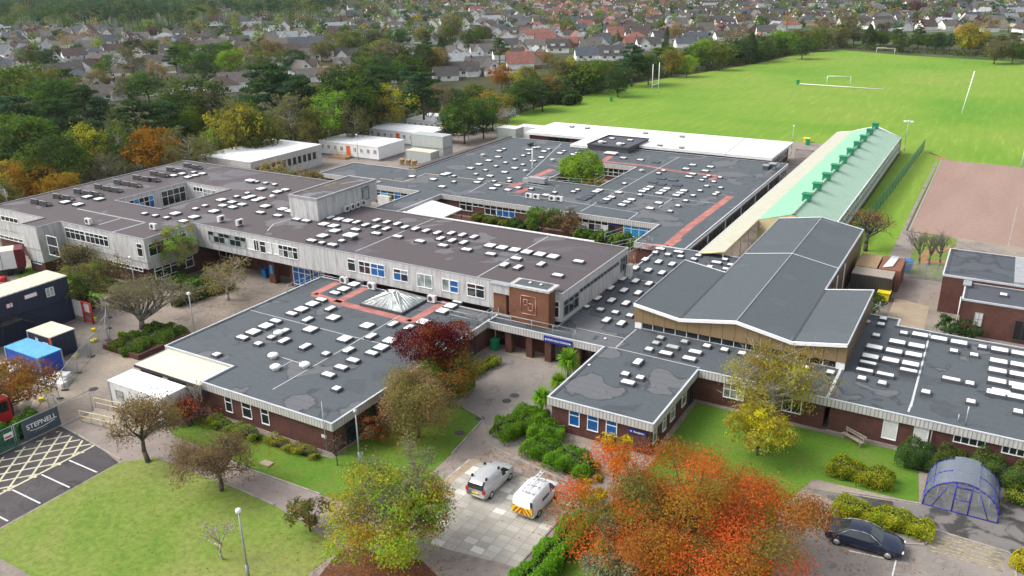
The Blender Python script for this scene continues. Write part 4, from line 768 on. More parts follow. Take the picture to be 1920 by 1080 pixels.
for x, y in ((105, 370), (625, 408), (423, 490), (520, 315), (1293, 488)): mushroom(NB, *at(880+x*.25, 200+y*.25, 3), 2.98, .5, 'dome_grey')
X, Y = at(994, 273, 3); mushroom(NB, X, Y, 2.98, .75, 'dark_trim')
X, Y = at(998.5, 315, 3); MB().lathe((X, Y, 2.98), [(.22, 0), (.16, .2), (.16, 3.6), (.02, 3.65)], 'steel', 8).build('roof_flue', NB)
for pts, wd in (([(620, 468), (500, 522)], 1.3), ([(400, 570), (300, 600)], 1.3), ([(440, 610), (360, 645)], 1.3), ([(930, 403), (1310, 440), (1560, 485), (1880, 520), (1800, 548)], .9), ([(1005, 405), (1060, 370)], 1.2), ([(1960, 670), (1650, 900), (1490, 1035)], 1.15), ([(1480, 1045), (1350, 1032)], .9)):
    rstrip(NB, [at(880+x*.25, 200+y*.25, 3) for x, y in pts], wd, 2.988, 'walkway_red', 'walkway_strip')
for pts in ([(835, 785), (1385, 480), (1575, 375)], [(430, 520), (690, 275)], [(0, 640), (130, 570)], [(980, 615), (1520, 685), (1850, 725)], [(1420, 755), (1525, 685)], [(285, 660), (680, 700), (1265, 795), (1190, 850)]):
    rstrip(NB, [at(880+x*.25, 200+y*.25, 3) for x, y in pts], .13, 2.993, 'tape', 'conductor_tape')
rstrip(NB, [at(x, y, 3) for x, y in ((712, 334), (757, 341), (799, 325), (960, 345))], .16, 2.994, 'cream_wall', 'cable_tray')
rail(NB, [at(1017, 342, 3), at(1115, 348.5, 3), at(1133, 338, 3)], 2.98); rail(NB, [at(953, 367, 3), at(985, 353, 3), at(1040, 362, 3)], 2.98, .9)
rail(NB, [at(1420, 336, 3), at(1436, 330, 3), at(1467, 310, 3)], 2.98, .6)
for p in ((992, 372), (1006, 374), (1036, 377), (1049, 378)): aircon(NB, *at(*p, 3), 2.98, 'S', 1.1)
X, Y = at(1008, 344, 3); MB().box(X-1.6, Y-.6, 3.2, X+1.6, Y+.6, 4.0, 'steel').box(X-2.6, Y-.4, 3.0, X-1.6, Y+.4, 3.7, 'galv').bar((X-1.2, Y, 2.98), (X-1.2, Y, 3.2), .1, 'dark_trim').bar((X+1.2, Y, 2.98), (X+1.2, Y, 3.2), .1, 'dark_trim').build('air_handler', NB)
roof_box(NB, (1146, 290), 2.98, 2.2, 1.4, .3, 'dome'); roof_box(NB, (1436, 318), 2.98, .9, .9, .7, 'steel'); roof_box(NB, (1448, 317), 2.98, 1.0, .9, .9, 'steel')
YN = 105.35
def nrow(p0, p1, z0, z1, **k): wpx(NB, 'S', YN, p0, p1, z0, z1, **k)
nrow((862, 385), (886, 392), .9, 2.33, cols=2, tr=.65); nrow((886.5, 383), (907, 388), 1.8, 2.33, cols=2); nrow((909, 394), (931, 399), .8, 2.33, cols=2, tr=.65, pane='glass'); nrow((931.5, 399), (966, 405), .8, 2.33, cols=3, tr=.65, mixp=['blue_blind', 'glass'])
nrow((966.5, 396), (998, 401), 1.8, 2.33, cols=3, pane='glass'); nrow((1068, 416), (1140, 427), .8, 2.33, cols=6, tr=.65, mixp=['glass', 'glass', 'glass_pale', 'glass', 'panel_white', 'glass'])
nrow((1141, 432), (1154, 435), .05, 2.0, cols=1, pane='black', frame='dark_trim', name='court_door'); nrow((1169, 430), (1228, 440), .7, 2.3, cols=4, tr=.72, pane='sky_blue')
x0 = ony(1142, 419, 105.3)[0]; sg = MB().box(x0, 105.27, 2.02, x0+1.4, 105.33, 2.32, 'sign_blue').build('sign_board', NB)
window(NB, 'S', YN, -88, -77, .9, 2.33, cols=8, tr=.65, mixp=['glass', 'blue_blind', 'sky_blue', 'blue_blind', 'glass'])
window(NB, 'S', 137.05, -64, -54.8, .9, 2.33, cols=9, tr=.5, pane='glass'); window(NB, 'E', -31.75, 97, 151, .4, 2.3, cols=34, tr=.7, frame='dark_trim', pane='glass', name='glazed_wall')
cl = MB()
for y in (98, 106, 114, 122, 130, 138, 146): cl.bar((-31.55, y, .02), (-31.55, y, 2.4), .09, 'white_paint')
cl.each('eaves_post', NB); MB().bar((-31.42, 96.4, 2.72), (-31.42, 151, 2.72), .09, 'plastic_white').build('gutter', NB)
rail(NB, [(-41, 96.9), (-38.4, 96.9)], 0, 1.0); rail(NB, [at(1134, 452, 3), at(1170, 440, 3)], 2.98)
MB().box(-89.6, 117.1, 2.5, -88.35, 151.4, 3.3, 'felt_mossy').box(-89.7, 117.1, 0, -88.3, 119, 2.4, 'brick').build('parapet_wall', NB)
# --- white membrane roof block
WB = thing('white_roof_block', 'low brick block under a bright white membrane roof beside the playing field', 'building', (-62, 162))
block(WB, [(-87.3, -72.8, 155.5, 169), (-72.8, -68.9, 147.6, 169), (-68.9, -60.3, 157.6, 169), (-60.3, -43.3, 152.6, 169), (-43.3, -34.7, 152.4, 169)], 3.6, roof='membrane', fascia='plastic_white', trim='white_paint', kerb=.15, roof_dz=.05, fd=.5, inset=.6)
ib = MB(); ib.box(-68.85, 147.2, 3.0, -60.35, 157.5, 3.95, 'dark_trim', 'felt_slate'); io = ib.build('raised_roof', WB); ed = MB()
for a in ((-69, 147.05, -60.2, 147.3), (-69, 157.4, -60.2, 157.65), (-69, 147.3, -68.75, 157.4), (-60.45, 147.3, -60.2, 157.4)): ed.box(a[0], a[1], 3.9, a[2], a[3], 4.15, 'dark_trim')
ed.build('parapet', io); rooflights(io, 3.95, R6, .25, [(1070, 234, 'P'), (1205, 247, 'P'), (1005, 262, 'P'), (1145, 274, 'P')])
for x, y in ((988, 274), (1125, 290)): mushroom(io, *at(880+x*.25, 200+y*.25, 4), 3.95, .6)
for x, y in ((768, 155), (885, 165), (1322, 202), (1595, 229), (1430, 295), (1592, 312)): roof_box(WB, (880+x*.25, 200+y*.25), 3.55, .8, .8, .25, 'dome_grey')
MB().strip([at(1357, 290, 3.6), at(1397, 259, 3.6)], .25, 3.565, 'flash').build('roof_joint', WB)
window(WB, 'S', 156.1, -82, -77, .8, 2.9, cols=4, tr=.6, frame='dark_trim'); window(WB, 'S', 153.0, -42.8, -39, .4, 2.9, cols=3, pane='blue_blind', frame='dark_trim'); window(WB, 'E', -35.3, 154, 167, 1.2, 2.9, cols=8, tr=.6, frame='plastic_white')
# --- green roofed barn
BA = thing('green_roofed_barn', 'long sports barn with pale green metal roof and a row of dark green ridge vents', 'building', (-22, 148))
xl, xb, xr_, xe = -29.3, -26.3, -21.8, -16.95; y0, y1, yc = 111.0, 184.5, 95.4; zl, zb_, zr, ze = 3.3, 3.85, 5.2, 3.3
r = MB(); r.poly([(xb, y0, zb_), (xr_, y0, zr), (xr_, y1, zr), (xb, y1, zb_)], 'green_metal'); r.poly([(xr_, y0, zr), (xe, y0, ze), (xe, y1, ze), (xr_, y1, zr)], 'green_metal_pale')
r.poly([(xl, yc, zl), (xb-.02, yc, zb_-.02), (xb-.02, y1, zb_-.02), (xl, y1, zl)], 'cement_sheet'); r.build('roof', BA)
r = MB(); r.box(xl-.08, yc-.08, zl-.28, xl+.02, y1+.08, zl+.02, 'trim'); r.bar((xl, yc-.05, zl-.06), (xb, yc-.05, zb_-.06), .13, 'cream_wall', 4).bar((xb, yc, zb_-.1), (xb, y0, zb_-.1), .13, 'cream_wall', 4)
r.bar((xb, y1+.05, zb_), (xr_, y1+.05, zr), .12, 'white_paint', 4).bar((xr_, y1+.05, zr), (xe, y1+.05, ze), .12, 'white_paint', 4).bar((xl, y1+.05, zl), (xb, y1+.05, zb_), .12, 'white_paint', 4).bar((xr_, y0, zr+.05), (xr_, y1, zr+.05), .22, 'green_metal_pale', 6).bar((xe, y0, ze), (xe, y1, ze), .1, 'white_paint', 4); r.build('roof_edge', BA)
wv = MB(); wv.add([(xb, y0, 0), (xe+.2, y0, 0), (xe+.2, y0, ze-.05), (xr_, y0, zr-.06), (xb, y0, zb_-.05)], [(0, 1, 2, 3, 4)], 'cream_wall'); wv.add([(xl+.3, y1, 0), (xe+.2, y1, 0), (xe+.2, y1, ze-.05), (xr_, y1, zr-.06), (xl+.3, y1, zl)], [(0, 4, 3, 2, 1)], 'cream_wall')
wv.box(xe-.2, y0, .01, xe-.1, y1, .55, 'cream_wall').add([(xe-.22, y0, 0), (xe-.22, y1, 0), (xe-.22, y1, ze-.05), (xe-.22, y0, ze-.05)], [(0, 1, 2, 3)], 'mesh_green')
wv.add([(xb, y0, 0), (xb, y1, 0), (xb, y1, zb_-.05), (xb, y0, zb_-.05)], [(0, 3, 2, 1)], 'cream_wall'); wv.build('wall', BA)
window(BA, 'E', xe-.12, y0+.4, y1-.3, .6, 3.2, cols=46, tr=.55, pane='glass_pale', fw=.16, name='glazed_side')
cc = MB()
for y in (95.6, 99.5, 103.4, 107.2): cc.bar((xb-.1, y, 0), (xb-.1, y, zb_-.2), .07, 'white_paint')
cc.each('canopy_post', BA); MB().box(-26.0, y0-.15, 2.7, -25.7, y0-.01, 3.1, 'plastic_white').build('wall_lamp', BA)
vy = [182.8, 175.5, 168.0, 161.1, 154.2, 147.2, 140.2, 133.2, 126.2, 119.3]
for y in vy:
    v = MB(); v.box(xr_-.55, y-.5, zr-.35, xr_+.55, y+.5, zr+.85, 'green_vent').box(xr_-.68, y-.62, zr+.85, xr_+.68, y+.62, zr+.98, 'green_vent'); v.build('ridge_vent', BA)
# --- white ribbed roof block with black windows
FW = thing('ribbed_roof_block', 'pale concrete block with white ribbed flat roof and a row of black windows', 'building', (-122, 114))
block(FW, [(-129.3, -115.6, 104.7, 123.4)], 4.15, fd=1.15, inset=.12, roof='white_rib', fascia='concrete_fluted', wall='concrete', kerb=.1, roof_dz=.03)
for k in range(12):
    y = 105.8+k*1.36; window(FW, 'E', -115.7, y, y+.8, 1.6, 2.95, cols=1, pane='black', frame='dark_trim')
MB().box(-115.5, 104.5, .01, -109, 104.9, 1.5, 'brick_orange').build('garden_wall', FW)
# --- the two brick blocks on the right
B1 = thing('brick_block', 'tall plain brick block with dark flat roof behind the palisade gate', 'building', (3, 101))
block(B1, [(-2.7, 12, 97.1, 107.3)], 4.5, fd=.22, inset=.04, roof='felt_slate', fascia='trim', trim='trim', kerb=.35)
MB().box(4.0, 97.6, 4.4, 5.2, 106.8, 4.62, 'flash').build('roof_duct', B1)
B2 = thing('brick_annexe', 'lower brick annexe with flat roof, single rooflight and white four pane window', 'building', (5, 96))
block(B2, [(-0.4, 12, 91.6, 97.05)], 4.0, fd=.2, inset=.04, roof='felt_slate', fascia='trim', trim='trim', kerb=.3)
rooflight(B2, *at(1882, 552, 4.1), 3.88, 'S'); wpx(B2, 'S', 91.62, (1827, 592), (1843, 595), 1.3, 2.75, cols=2, tr=.5, pane='panel_white', frame='flash'); wpx(B2, 'S', 91.62, (1903, 605), (1935, 610), .5, 2.6, cols=2, pane='black', frame='dark_trim')
MB().bar((-0.55, 91.5, .6), (-0.55, 91.5, 4.2), .06, 'plastic_white').build('downpipe', B2); roof_box(B2, (1814, 532), 3.88, .6, 2.4, .2, 'flash')
# --- white modular classrooms
def modular(lab, x0, x1, y0, y1, z1, door):
    o = thing('modular_classroom', lab, 'building', ((x0+x1)/2, (y0+y1)/2), group='white modular classrooms'); b = MB()
    b.box(x0, y0, .35, x1, y1, z1-.25, 'white_paint').box(x0+.1, y0+.1, .0, x1-.1, y1-.1, .35, 'flash'); b.build('wall', o)
    MB().box(x0-.08, y0-.08, z1-.25, x1+.08, y1+.08, z1, 'white_paint', 'classroom_roof').build('roof', o); n = 9
    for k in range(n):
        x = x0+.9+k*(x1-x0-1.8)/(n-1)
        if k == door: window(o, 'S', y0, x-.5, x+.5, .5, 2.45, cols=1, pane='orange_door', frame='orange_door', name='door', fw=.1)
        else: window(o, 'S', y0, x-.4, x+.4, 1.35, 2.25, cols=2, pane='glass_pale', frame='plastic_white')
    return o
mo = modular('nearest white modular classroom, orange door and wooden steps facing the yard', -123.4, -107.6, 131, 139.6, 3.0, 4)
modular('middle white modular classroom, orange door half hidden by the nearer roof', -123, -106.9, 147, 155, 3.0, 4)
modular('farthest white modular classroom, its right half screened by trees', -123, -108, 161, 170.5, 3.0, 6)
st = thing('wooden_steps', 'pale timber steps and landing at the orange classroom door', 'steps', (-116.5, 129.8)); b = MB(); b.box(-118.6, 128.9, .01, -114.6, 130.9, .5, 'wood')
b.box(-119.4, 129.2, .01, -118.6, 130.6, .25, 'wood'); b.build('landing', st); rail(st, [(-118.5, 130.9-.1), (-118.5, 129), (-114.7, 129), (-114.7, 130.8)], .5, .95, 'wood', 1.3)
# --- containers and cabins
def container(name, lab, cat, x0, x1, y0, y1, z0, z1, wall, roof, group=None, doors=None):
    o = thing(name, lab, cat, ((x0+x1)/2, (y0+y1)/2, z0), group=group); b = MB(); b.box(x0+.04, y0+.04, z0+.08, x1-.04, y1-.04, z1-.1, wall).box(x0, y0, z0, x1, y1, z0+.08, 'dark_trim'); b.build('shell', o)
    MB().box(x0, y0, z1-.1, x1, y1, z1, roof).build('roof', o); f = MB()
    for x in (x0, x1-.12):
        for y in (y0, y1-.12): f.box(x-.01, y-.01, z0+.08, x+.13, y+.13, z1-.1, wall if wall in ('dark_rib', 'rust_rib') else 'flash')
    f.each('corner_post', o)
    if doors:
        d = MB(); 
        for k in range(2): d.box(x0+.15+k*(x1-x0-.3)/2, y0-.05, z0+.15, x0+.1+(k+1)*(x1-x0-.3)/2, y0+.03, z1-.2, wall)
        d.each('door', o)
    return o
container('storage_container', 'lower green grey container under another behind the dark roof', 'container', -103.6, -95.6, 136.6, 139.9, 0, 2.5, 'container_rib', 'container_rib', 'grey green containers by the classrooms')
container('storage_container', 'upper green grey container stacked on top of another', 'container', -103.6, -95.6, 136.6, 139.9, 2.5, 5.0, 'container_rib', 'container_rib', 'grey green containers by the classrooms')
container('storage_container', 'single low cream topped container in front of the stacked pair', 'container', -102.2, -96.0, 132.8, 135.6, 0, 2.5, 'container_rib', 'carport_sheet', 'grey green containers by the classrooms')
container('white_container', 'white box container raised beside the white roofed block', 'container', -96.4, -91.5, 158.6, 162, .4, 3.4, 'container_rib', 'membrane'); container('white_container', 'white container behind the one nearest the white roofed block', 'container', -94.5, -87.8, 164, 167.5, 0, 2.9, 'white_paint', 'membrane')
pt = thing('pallet_stack', 'leaning wooden pallets beside the low cream container', 'pallets', (-100.5, 131)); 
for k in range(3):
    b = MB(); X = -102+k*1.5
    for j in range(6): b.add([(X+.0, 130.2, .1+j*.2), (X+1.1, 130.2, .1+j*.2), (X+1.1, 130.4+j*.1, .24+j*.2), (X, 130.4+j*.1, .24+j*.2), (X, 130.5+j*.1, .1+j*.2), (X+1.1, 130.5+j*.1, .1+j*.2)], [(0, 1, 2, 3), (3, 2, 5, 4), (0, 4, 5, 1)], 'wood')
    b.build('pallet', pt)
container('brown_container', 'dark brown container with flaking grey roof beside the hall', 'container', -12.1, -7.7, 98.6, 101.3, 0, 2.6, 'dark_rib', 'old_wood', 'brown containers behind the hall', True)
container('brown_container', 'tan roofed container behind the dark brown one', 'container', -12.2, -9.8, 101.6, 106.8, 0, 2.6, 'dark_rib', 'wood', 'brown containers behind the hall')
container('rust_container', 'rust red container with white pipes lying on its roof', 'container', -9.6, -7.2, 101.6, 106.8, 0, 2.6, 'rust_rib', 'rust_rib', 'brown containers behind the hall')
b = MB()
for k in range(5): b.bar((-9.1+k*.2, 102.0+.2*k, 2.7), (-8.7+k*.18, 106.6+.15*(k % 2), 2.7), .1, 'white_paint', 6)
tag(b.build('pipe_bundle'), 'bundle of white pipes on the rust red container roof', 'pipes')
gc = container('site_office', 'pale grey site office cabin with ramp beside the cream canopy', 'cabin', -64.1, -57.0, 38.8, 41.4, 0, 2.75, 'panel_white', 'membrane'); window(gc, 'S', 38.84, -63.2, -62.2, 1.2, 2.1, cols=1, pane='glass_pale', frame='flash')
for k, z in enumerate((0, 2.6)):
    o = thing('navy_cabin', ('lower navy site cabin with black stair against its front', 'upper navy site cabin with ribbed cream roof and small window')[k], 'cabin', (-87.3, 44.6, z), group='stacked navy site cabins')
    b = MB(); b.box(-89.6, 38, z+.02, -86.0, 49.9, z+2.48, 'navy_cabin'); b.build('shell', o); MB().box(-89.7, 37.9, z+2.48, -85.95, 49.98, z+2.6, 'navy_cabin' if k == 0 else 'cream_roof_rib').build('roof', o)
    if k:
        window(o, 'E', -86.0, 47.3, 48.2, 3.5, 4.5, cols=2, pane='glass_pale', frame='plastic_white'); g = MB(); g.box(-86.0, 45.0, 4.1, -85.95, 46.3, 4.5, 'white_paint').box(-86.0, 43.0, 3.8, -85.95, 43.6, 4.2, 'white_paint'); g.each('site_notice', o)
        g = MB(); g.box(-86.0, 44.95, 4.07, -85.96, 46.35, 4.53, 'lamp_red').box(-86.0, 42.95, 3.75, -85.96, 43.65, 4.25, 'lamp_red'); g.each('notice_border', o)
        window(o, 'E', -86.0, 42.2, 43.4, 2.7, 4.7, cols=1, pane='navy_cabin', frame='dark_trim', name='door')
ss = thing('cabin_stair', 'black steel stair and landing on the front of the navy cabins', 'stair', (-85.2, 44)); b = MB(); b.box(-85.9, 41.4, 2.5, -84.7, 43.6, 2.6, 'dark_trim'); b.build('landing', ss); b = MB()
for k in range(11): b.box(-85.8, 43.7+k*.28, 2.38-k*.22, -84.8, 43.98+k*.28, 2.42-k*.22, 'dark_trim')
b.each('tread', ss); rail(ss, [(-84.7, 41.4), (-84.7, 43.6)], 2.6, 1.0, 'black', 1.1); b = MB(); b.bar((-84.75, 43.6, 3.6), (-84.75, 46.8, 1.1), .05, 'black').bar((-84.75, 43.6, 2.6), (-84.75, 46.8, .1), .08, 'black').bar((-84.75, 46.8, .02), (-84.75, 46.8, 1.1), .05, 'black').bar((-84.75, 41.45, .02), (-84.75, 41.45, 2.5), .06, 'black'); b.build('handrail', ss)
sc_ = container('small_cabin', 'small navy gatehouse cabin with pale flat roof and red striped corner', 'cabin', -81.8, -77.9, 42.2, 44.9, 0, 2.5, 'navy_cabin', 'carport_sheet'); window(sc_, 'S', 42.24, -80.6, -79.9, .2, 2.1, cols=1, pane='panel_white', frame='dark_trim', name='door'); window(sc_, 'E', -77.94, 42.7, 43.6, 1.4, 1.9, cols=1, pane='navy_cabin', frame='navy_cabin'); MB().box(-78.06, 42.18, .1, -77.88, 42.3, 2.4, 'orange_door').box(-79.3, 42.19, 1.2, -78.4, 42.23, 1.75, 'white_paint').build('marker_strip', sc_)
container('blue_cabin', 'blue storage cabin with sky blue roof beside the small navy cabin', 'cabin', -80.1, -74.6, 38.9, 41.3, 0, 2.4, 'blue_cabin', 'blue_roof')
# ------------------------------------------------------------------ vehicles
def car(name, lab, cat, loc, rz, Lc, Wc, st, paint, glass_st, rear_panel=False, van_side=False):
    """st: stations along y (nose +): y, z_low, z_belt, half width, z_top, half width top; body, glass, wheels and lamps as parts"""
    o = thing(name, lab, cat, loc, rz); rings = []
    for y, zl, zb, w_, zt, wt in st:
        h = [(0, zl), (w_*.86, zl), (w_, zl+.16), (w_*1.0, zl+(zb-zl)*.6), (w_*.97, zb), (wt+(.03 if zt-zb > .2 else 0), zt-.06 if zt-zb > .2 else zb+.005), (wt*.8, zt-.01), (0, zt)]
        rings.append([(x, y, z) for x, z in h]+[(-x, y, z) for x, z in h[-2:0:-1]])
    n = len(rings[0]); vs = [v for r in rings for v in r]; b = MB(); bf = []; gf = {}
    for i in range(len(st)-1):
        for k in range(n):
            f = (i*n+k, i*n+(k+1) % n, (i+1)*n+(k+1) % n, (i+1)*n+k); kk = k if k < 7 else n-1-k
            g = glass_st.get((i, kk)); 
            if g: gf.setdefault(g+('' if g != 'side_window' else str(k < 7)), []).append(f)
            else: bf.append(f)
    bf.append(tuple(range(n))); bf.append(tuple((len(st)-1)*n+k for k in range(n-1, -1, -1)))
    b.add(vs, bf, paint, True); b.build('body', o, True)
    for g, fs in gf.items():
        ids = sorted({k for f in fs for k in f}); mp = {k: n_ for n_, k in enumerate(ids)}; MB().add([vs[k] for k in ids], [tuple(mp[k] for k in f) for f in fs], 'glass').build(g.replace('True', '').replace('False', ''), o, True)
    r = .31
    for sx_ in (-1, 1):
        for y in (-Lc*.5+.82, Lc*.5-.88):
            w_ = MB(); x = sx_*(Wc/2-.1); w_.bar((x-.11, y, r), (x+.11, y, r), r, 'rubber', 14); wo = w_.build('wheel', o, True); MB().bar((x+sx_*.112, y, r), (x+sx_*.122, y, r), r*.66, 'steel', 12).build('rim', wo, True)
    y0_, y1_ = st[0][0], st[-1][0]
    for sx_ in (-1, 1):
        MB().box(sx_*Wc*.40-.11, y0_-.03, .78, sx_*Wc*.40+.11, y0_+.12, 1.08, 'lamp_red').build('tail_lamp', o, True); MB().box(sx_*Wc*.34-.1, y1_-.22, .58, sx_*Wc*.34+.1, y1_+.01, .68, 'lamp_clear').build('headlight', o, True)
        MB().box(sx_*(Wc/2+.1)-.09, Lc*.5-1.62, 1.02, sx_*(Wc/2+.1)+.09, Lc*.5-1.5, 1.16, paint).build('wing_mirror', o, True)
    MB().box(-.26, y0_-.035, .66, .26, y0_+.02, .78, 'plate_yellow').build('number_plate', o, True)
    return o
vs = [(-2.2, .42, .95, .78, 1.0, .7), (-2.12, .3, 1.0, .85, 1.42, .66), (-1.85, .24, 1.0, .87, 1.62, .64), (-.6, .22, .99, .88, 1.68, .65), (.25, .22, .98, .88, 1.64, .65), (.62, .22, .97, .88, 1.52, .64), (1.3, .22, .96, .87, 1.0, .7), (1.9, .24, .86, .83, .9, .7), (2.15, .32, .7, .7, .74, .6)]
sv = car('silver_van', 'silver estate van with yellow number plate parked on the concrete flags', 'van', (-28.35, 44.9), 0, 4.4, 1.76, vs, 'car_silver', {(0, 5): 'rear_window', (0, 6): 'rear_window', (1, 5): 'rear_window', (4, 4): 'side_window', (5, 5): 'windscreen', (5, 6): 'windscreen', (3, 99): 'x', (5, 4): 'side_window'})
b = MB()
for x in (-.6, .6):
    for y in (-1.6, .1): b.box(x-.06, y-.08, 1.6, x+.06, y+.08, 1.78, 'black')
b.each('roof_mount', sv, True)
vs = [(-2.1, .42, 1.0, .82, 1.05, .76), (-2.05, .3, 1.05, .87, 1.7, .72), (-1.9, .24, 1.05, .88, 1.82, .72), (-.3, .22, 1.04, .89, 1.86, .72), (.45, .22, 1.02, .89, 1.8, .7), (.75, .22, 1.0, .89, 1.66, .68), (1.35, .22, 1.0, .87, 1.06, .72), (1.9, .24, .9, .83, .94, .7), (2.12, .34, .72, .72, .76, .6)]
wv = car('white_van', 'white works van with yellow and red chevrons on its back doors', 'van', (-24.3, 44.55), 0, 4.25, 1.8, vs, 'car_white', {(4, 4): 'side_window', (5, 5): 'windscreen', (5, 6): 'windscreen', (5, 4): 'side_window'})
b = MB(); b.box(-.8, -2.16, .5, .8, -2.1, 1.02, 'yellow'); ch = b.build('chevron_panel', wv, True); b = MB()
for sgn in (-1, 1):
    for x in (.02, .36, .7):
        q = [(sgn*x, .5), (sgn*(x+.15), .5), (sgn*(x-.25), 1.02), (sgn*(x-.4), 1.02)]; q = [(max(0, min(.8, abs(u))) * sgn if u*sgn > 0 else 0, v) for u, v in q]
        b.add([(u, -2.166, v) for u, v in q], [(0, 1, 2, 3)], 'red')
b.build('red_stripes', ch, True); b = MB()
for x in (-.45, .45): b.bar((x, -1.6, 1.95), (x, .4, 1.95), .04, 'white_paint')
for y in (-1.5, -.6, .3): b.bar((-.6, y, 1.93), (.6, y, 1.93), .035, 'steel')
b.bar((-.3, -1.7, 2.02), (-.3, 1.3, 1.98), .05, 'white_paint'); b.bar((-.05, -1.7, 2.02), (-.05, 1.3, 1.98), .05, 'white_paint')
for k in range(7): b.bar((-.3, -1.5+k*.42, 2.02), (-.05, -1.5+k*.42, 2.02), .03, 'white_paint')
b.build('roof_rack', wv, True); MB().box(.885, -.75, 1.0, .91, .2, 1.2, 'sign_blue').build('side_lettering', wv, True); MB().box(.6, -2.1, 1.15, .8, -2.08, 1.6, 'glass').build('door_window', wv, True)
vs = [(-2.4, .4, .8, .72, .84, .6), (-2.25, .28, .92, .86, .96, .72), (-1.65, .22, .96, .9, 1.02, .72), (-.95, .2, .95, .91, 1.4, .62), (-.2, .2, .94, .91, 1.46, .62), (.35, .2, .93, .91, 1.4, .62), (1.1, .2, .93, .9, .98, .72), (1.9, .22, .86, .86, .92, .7), (2.3, .28, .72, .74, .78, .6), (2.42, .36, .6, .6, .66, .5)]
dc = car('navy_saloon', 'dark navy saloon car parked against the yellow green hedge', 'car', (-3.2, 51.1), -math.pi/2+.03, 4.84, 1.82, vs, 'car_navy', {(2, 5): 'rear_window', (2, 6): 'rear_window', (3, 4): 'side_window', (4, 4): 'side_window', (5, 5): 'windscreen', (5, 6): 'windscreen', (2, 4): 'side_window', (5, 4): 'side_window'})
b = MB()
for s_ in (-1, 1): b.path([(s_*.9, -1.5, 1.0), (s_*.68, -.9, 1.36), (s_*.66, -.2, 1.43), (s_*.68, .35, 1.37), (s_*.91, 1.05, .97)], .025, 'steel', 4)
b.build('window_trim', dc, True)
# lorry at the far left
lo = thing('box_lorry', 'white box lorry with dark red tail end at the left edge of the site', 'lorry', (-107.0, 54.6), math.radians(-32)); b = MB(); b.box(-2.5, -7, .9, 0, 1.2, 3.3, 'white_paint', 'carport_sheet'); b.build('box_body', lo, True)
MB().box(-2.52, 1.2, .8, .02, 2.2, 3.3, 'maroon_paint').build('tail_end', lo, True); MB().box(-2.2, -6.8, .45, -.3, 2, .9, 'dark_trim').build('chassis', lo, True)
for y in (-5.6, 0.2, 1.3):
    for x in (-2.5, -.3): MB().bar((x, y, .48), (x+.3, y, .48), .48, 'rubber', 12).build('wheel', lo, True)
for y in (-5.5, -4.2, -2.9, -1.6, -.4): MB().box(-.01, y, .95, .03, y+.08, 3.25, 'flash').build('side_rib', lo, True)
bw = tag(MB().lathe((*at(5, 527), 0), [(.5, 0), (.55, .4), (.35, .6), (.02, .65)], 'red').build('red_skip_bag'), 'red builders bag on the ground beside the white lorry', 'bag')
rt = thing('red_lorry', 'red lorry cab half hidden under the orange tree at the frame edge', 'lorry', at(2, 800)); X, Y = at(2, 805); b = MB(); b.box(X-2.2, Y-1.2, .5, X+.2, Y+1.1, 2.6, 'red'); b.build('cab', rt); b = MB(); b.box(X-6, Y-1.2, .9, X-2.3, Y+1.1, 2.9, 'white_paint'); b.build('box_body', rt); MB().box(X+.2, Y-1.0, 1.5, X+.22, Y+.9, 2.4, 'glass').build('windscreen', rt)
for x in (X-.6, X-4.6):
    for y in (Y-1.2, Y+.85): MB().bar((x, y, .48), (x, y+.3, .48), .48, 'rubber', 12).build('wheel', rt)
# ------------------------------------------------------------------ street furniture, fences, site things
def lamp(lab, p, h, cat='lamp post', head='white_paint'):
    x, y = at(*p); o = thing('street_lamp', lab, cat, (x, y), group='lamp posts'); b = MB(); b.bar((x, y, 0), (x, y, h), .085, 'galv', 7, .05).bar((x, y, 0), (x, y, 1.0), .11, 'galv', 7); b.each('post', o)
    MB().lathe((x, y, h), [(.08, 0), (.17, .08), (.19, .2), (.15, .3), (.03, .34)], head, 10).build('lamp_head', o); return o
lamp('grey lamp post with white head standing on the front lawn', (466, 1083), 4.9); lamp('grey lamp post with dark flat head by the wing corner', (675, 868), 4.4, head='galv')
lamp('slim lamp post beside the classroom planter, white square head', (368, 640), 5.2); lamp('slim lamp post with white head in front of the bare planter tree', (258, 560), 5.0); lamp('tall lamp post at the white roofed block corner by the field', (1483, 289), 5.6)
lamp('tall lamp post among the birches behind the ribbed roof block', (541, 262), 8); lamp('lamp post in front of the birches left of the white classrooms', (650, 250), 8); lamp('lamp post in front of the nearest white classroom', (672, 300), 5); lamp('short lamp post hidden under the maple crown', (1320, 1062), 3.6)
fl = lamp('twin headed floodlight post behind the green barn gable', (1695, 283), 6.0); X, Y = at(1695, 283); MB().box(X-.9, Y-.1, 5.9, X-.3, Y+.1, 6.2, 'white_paint').box(X+.3, Y-.1, 5.9, X+.9, Y+.1, 6.2, 'white_paint').bar((X-.7, Y, 5.9), (X+.7, Y, 5.9), .05, 'galv').build('floodlight_bar', fl)
def goal(lab, p0, p1, h, name='football_goal', tall=0, cat='goal'):
    a, c = np.array(at(*p0)), np.array(at(*p1)); o = thing(name, lab, cat, tuple((a+c)/2)); r = .09 if not tall else .11
    for q in (a, c): MB().bar((*q, 0), (*q, tall or h), r, 'white_paint', 6).build('goal_post', o)
    MB().bar((*a, h), (*c, h), r, 'white_paint', 6).build('crossbar', o); return o
goal('tall white rugby posts near the hedge side of the field', (1222, 179), (1234, 175), 3.0, 'rugby_posts', 9.2, 'rugby posts'); goal('white football goal frame in the middle of the field', (1550, 157), (1594, 158), 2.44); goal('smaller white goal frame by the dark trees at the far edge', (1643, 100.5), (1677, 102), 2.44)
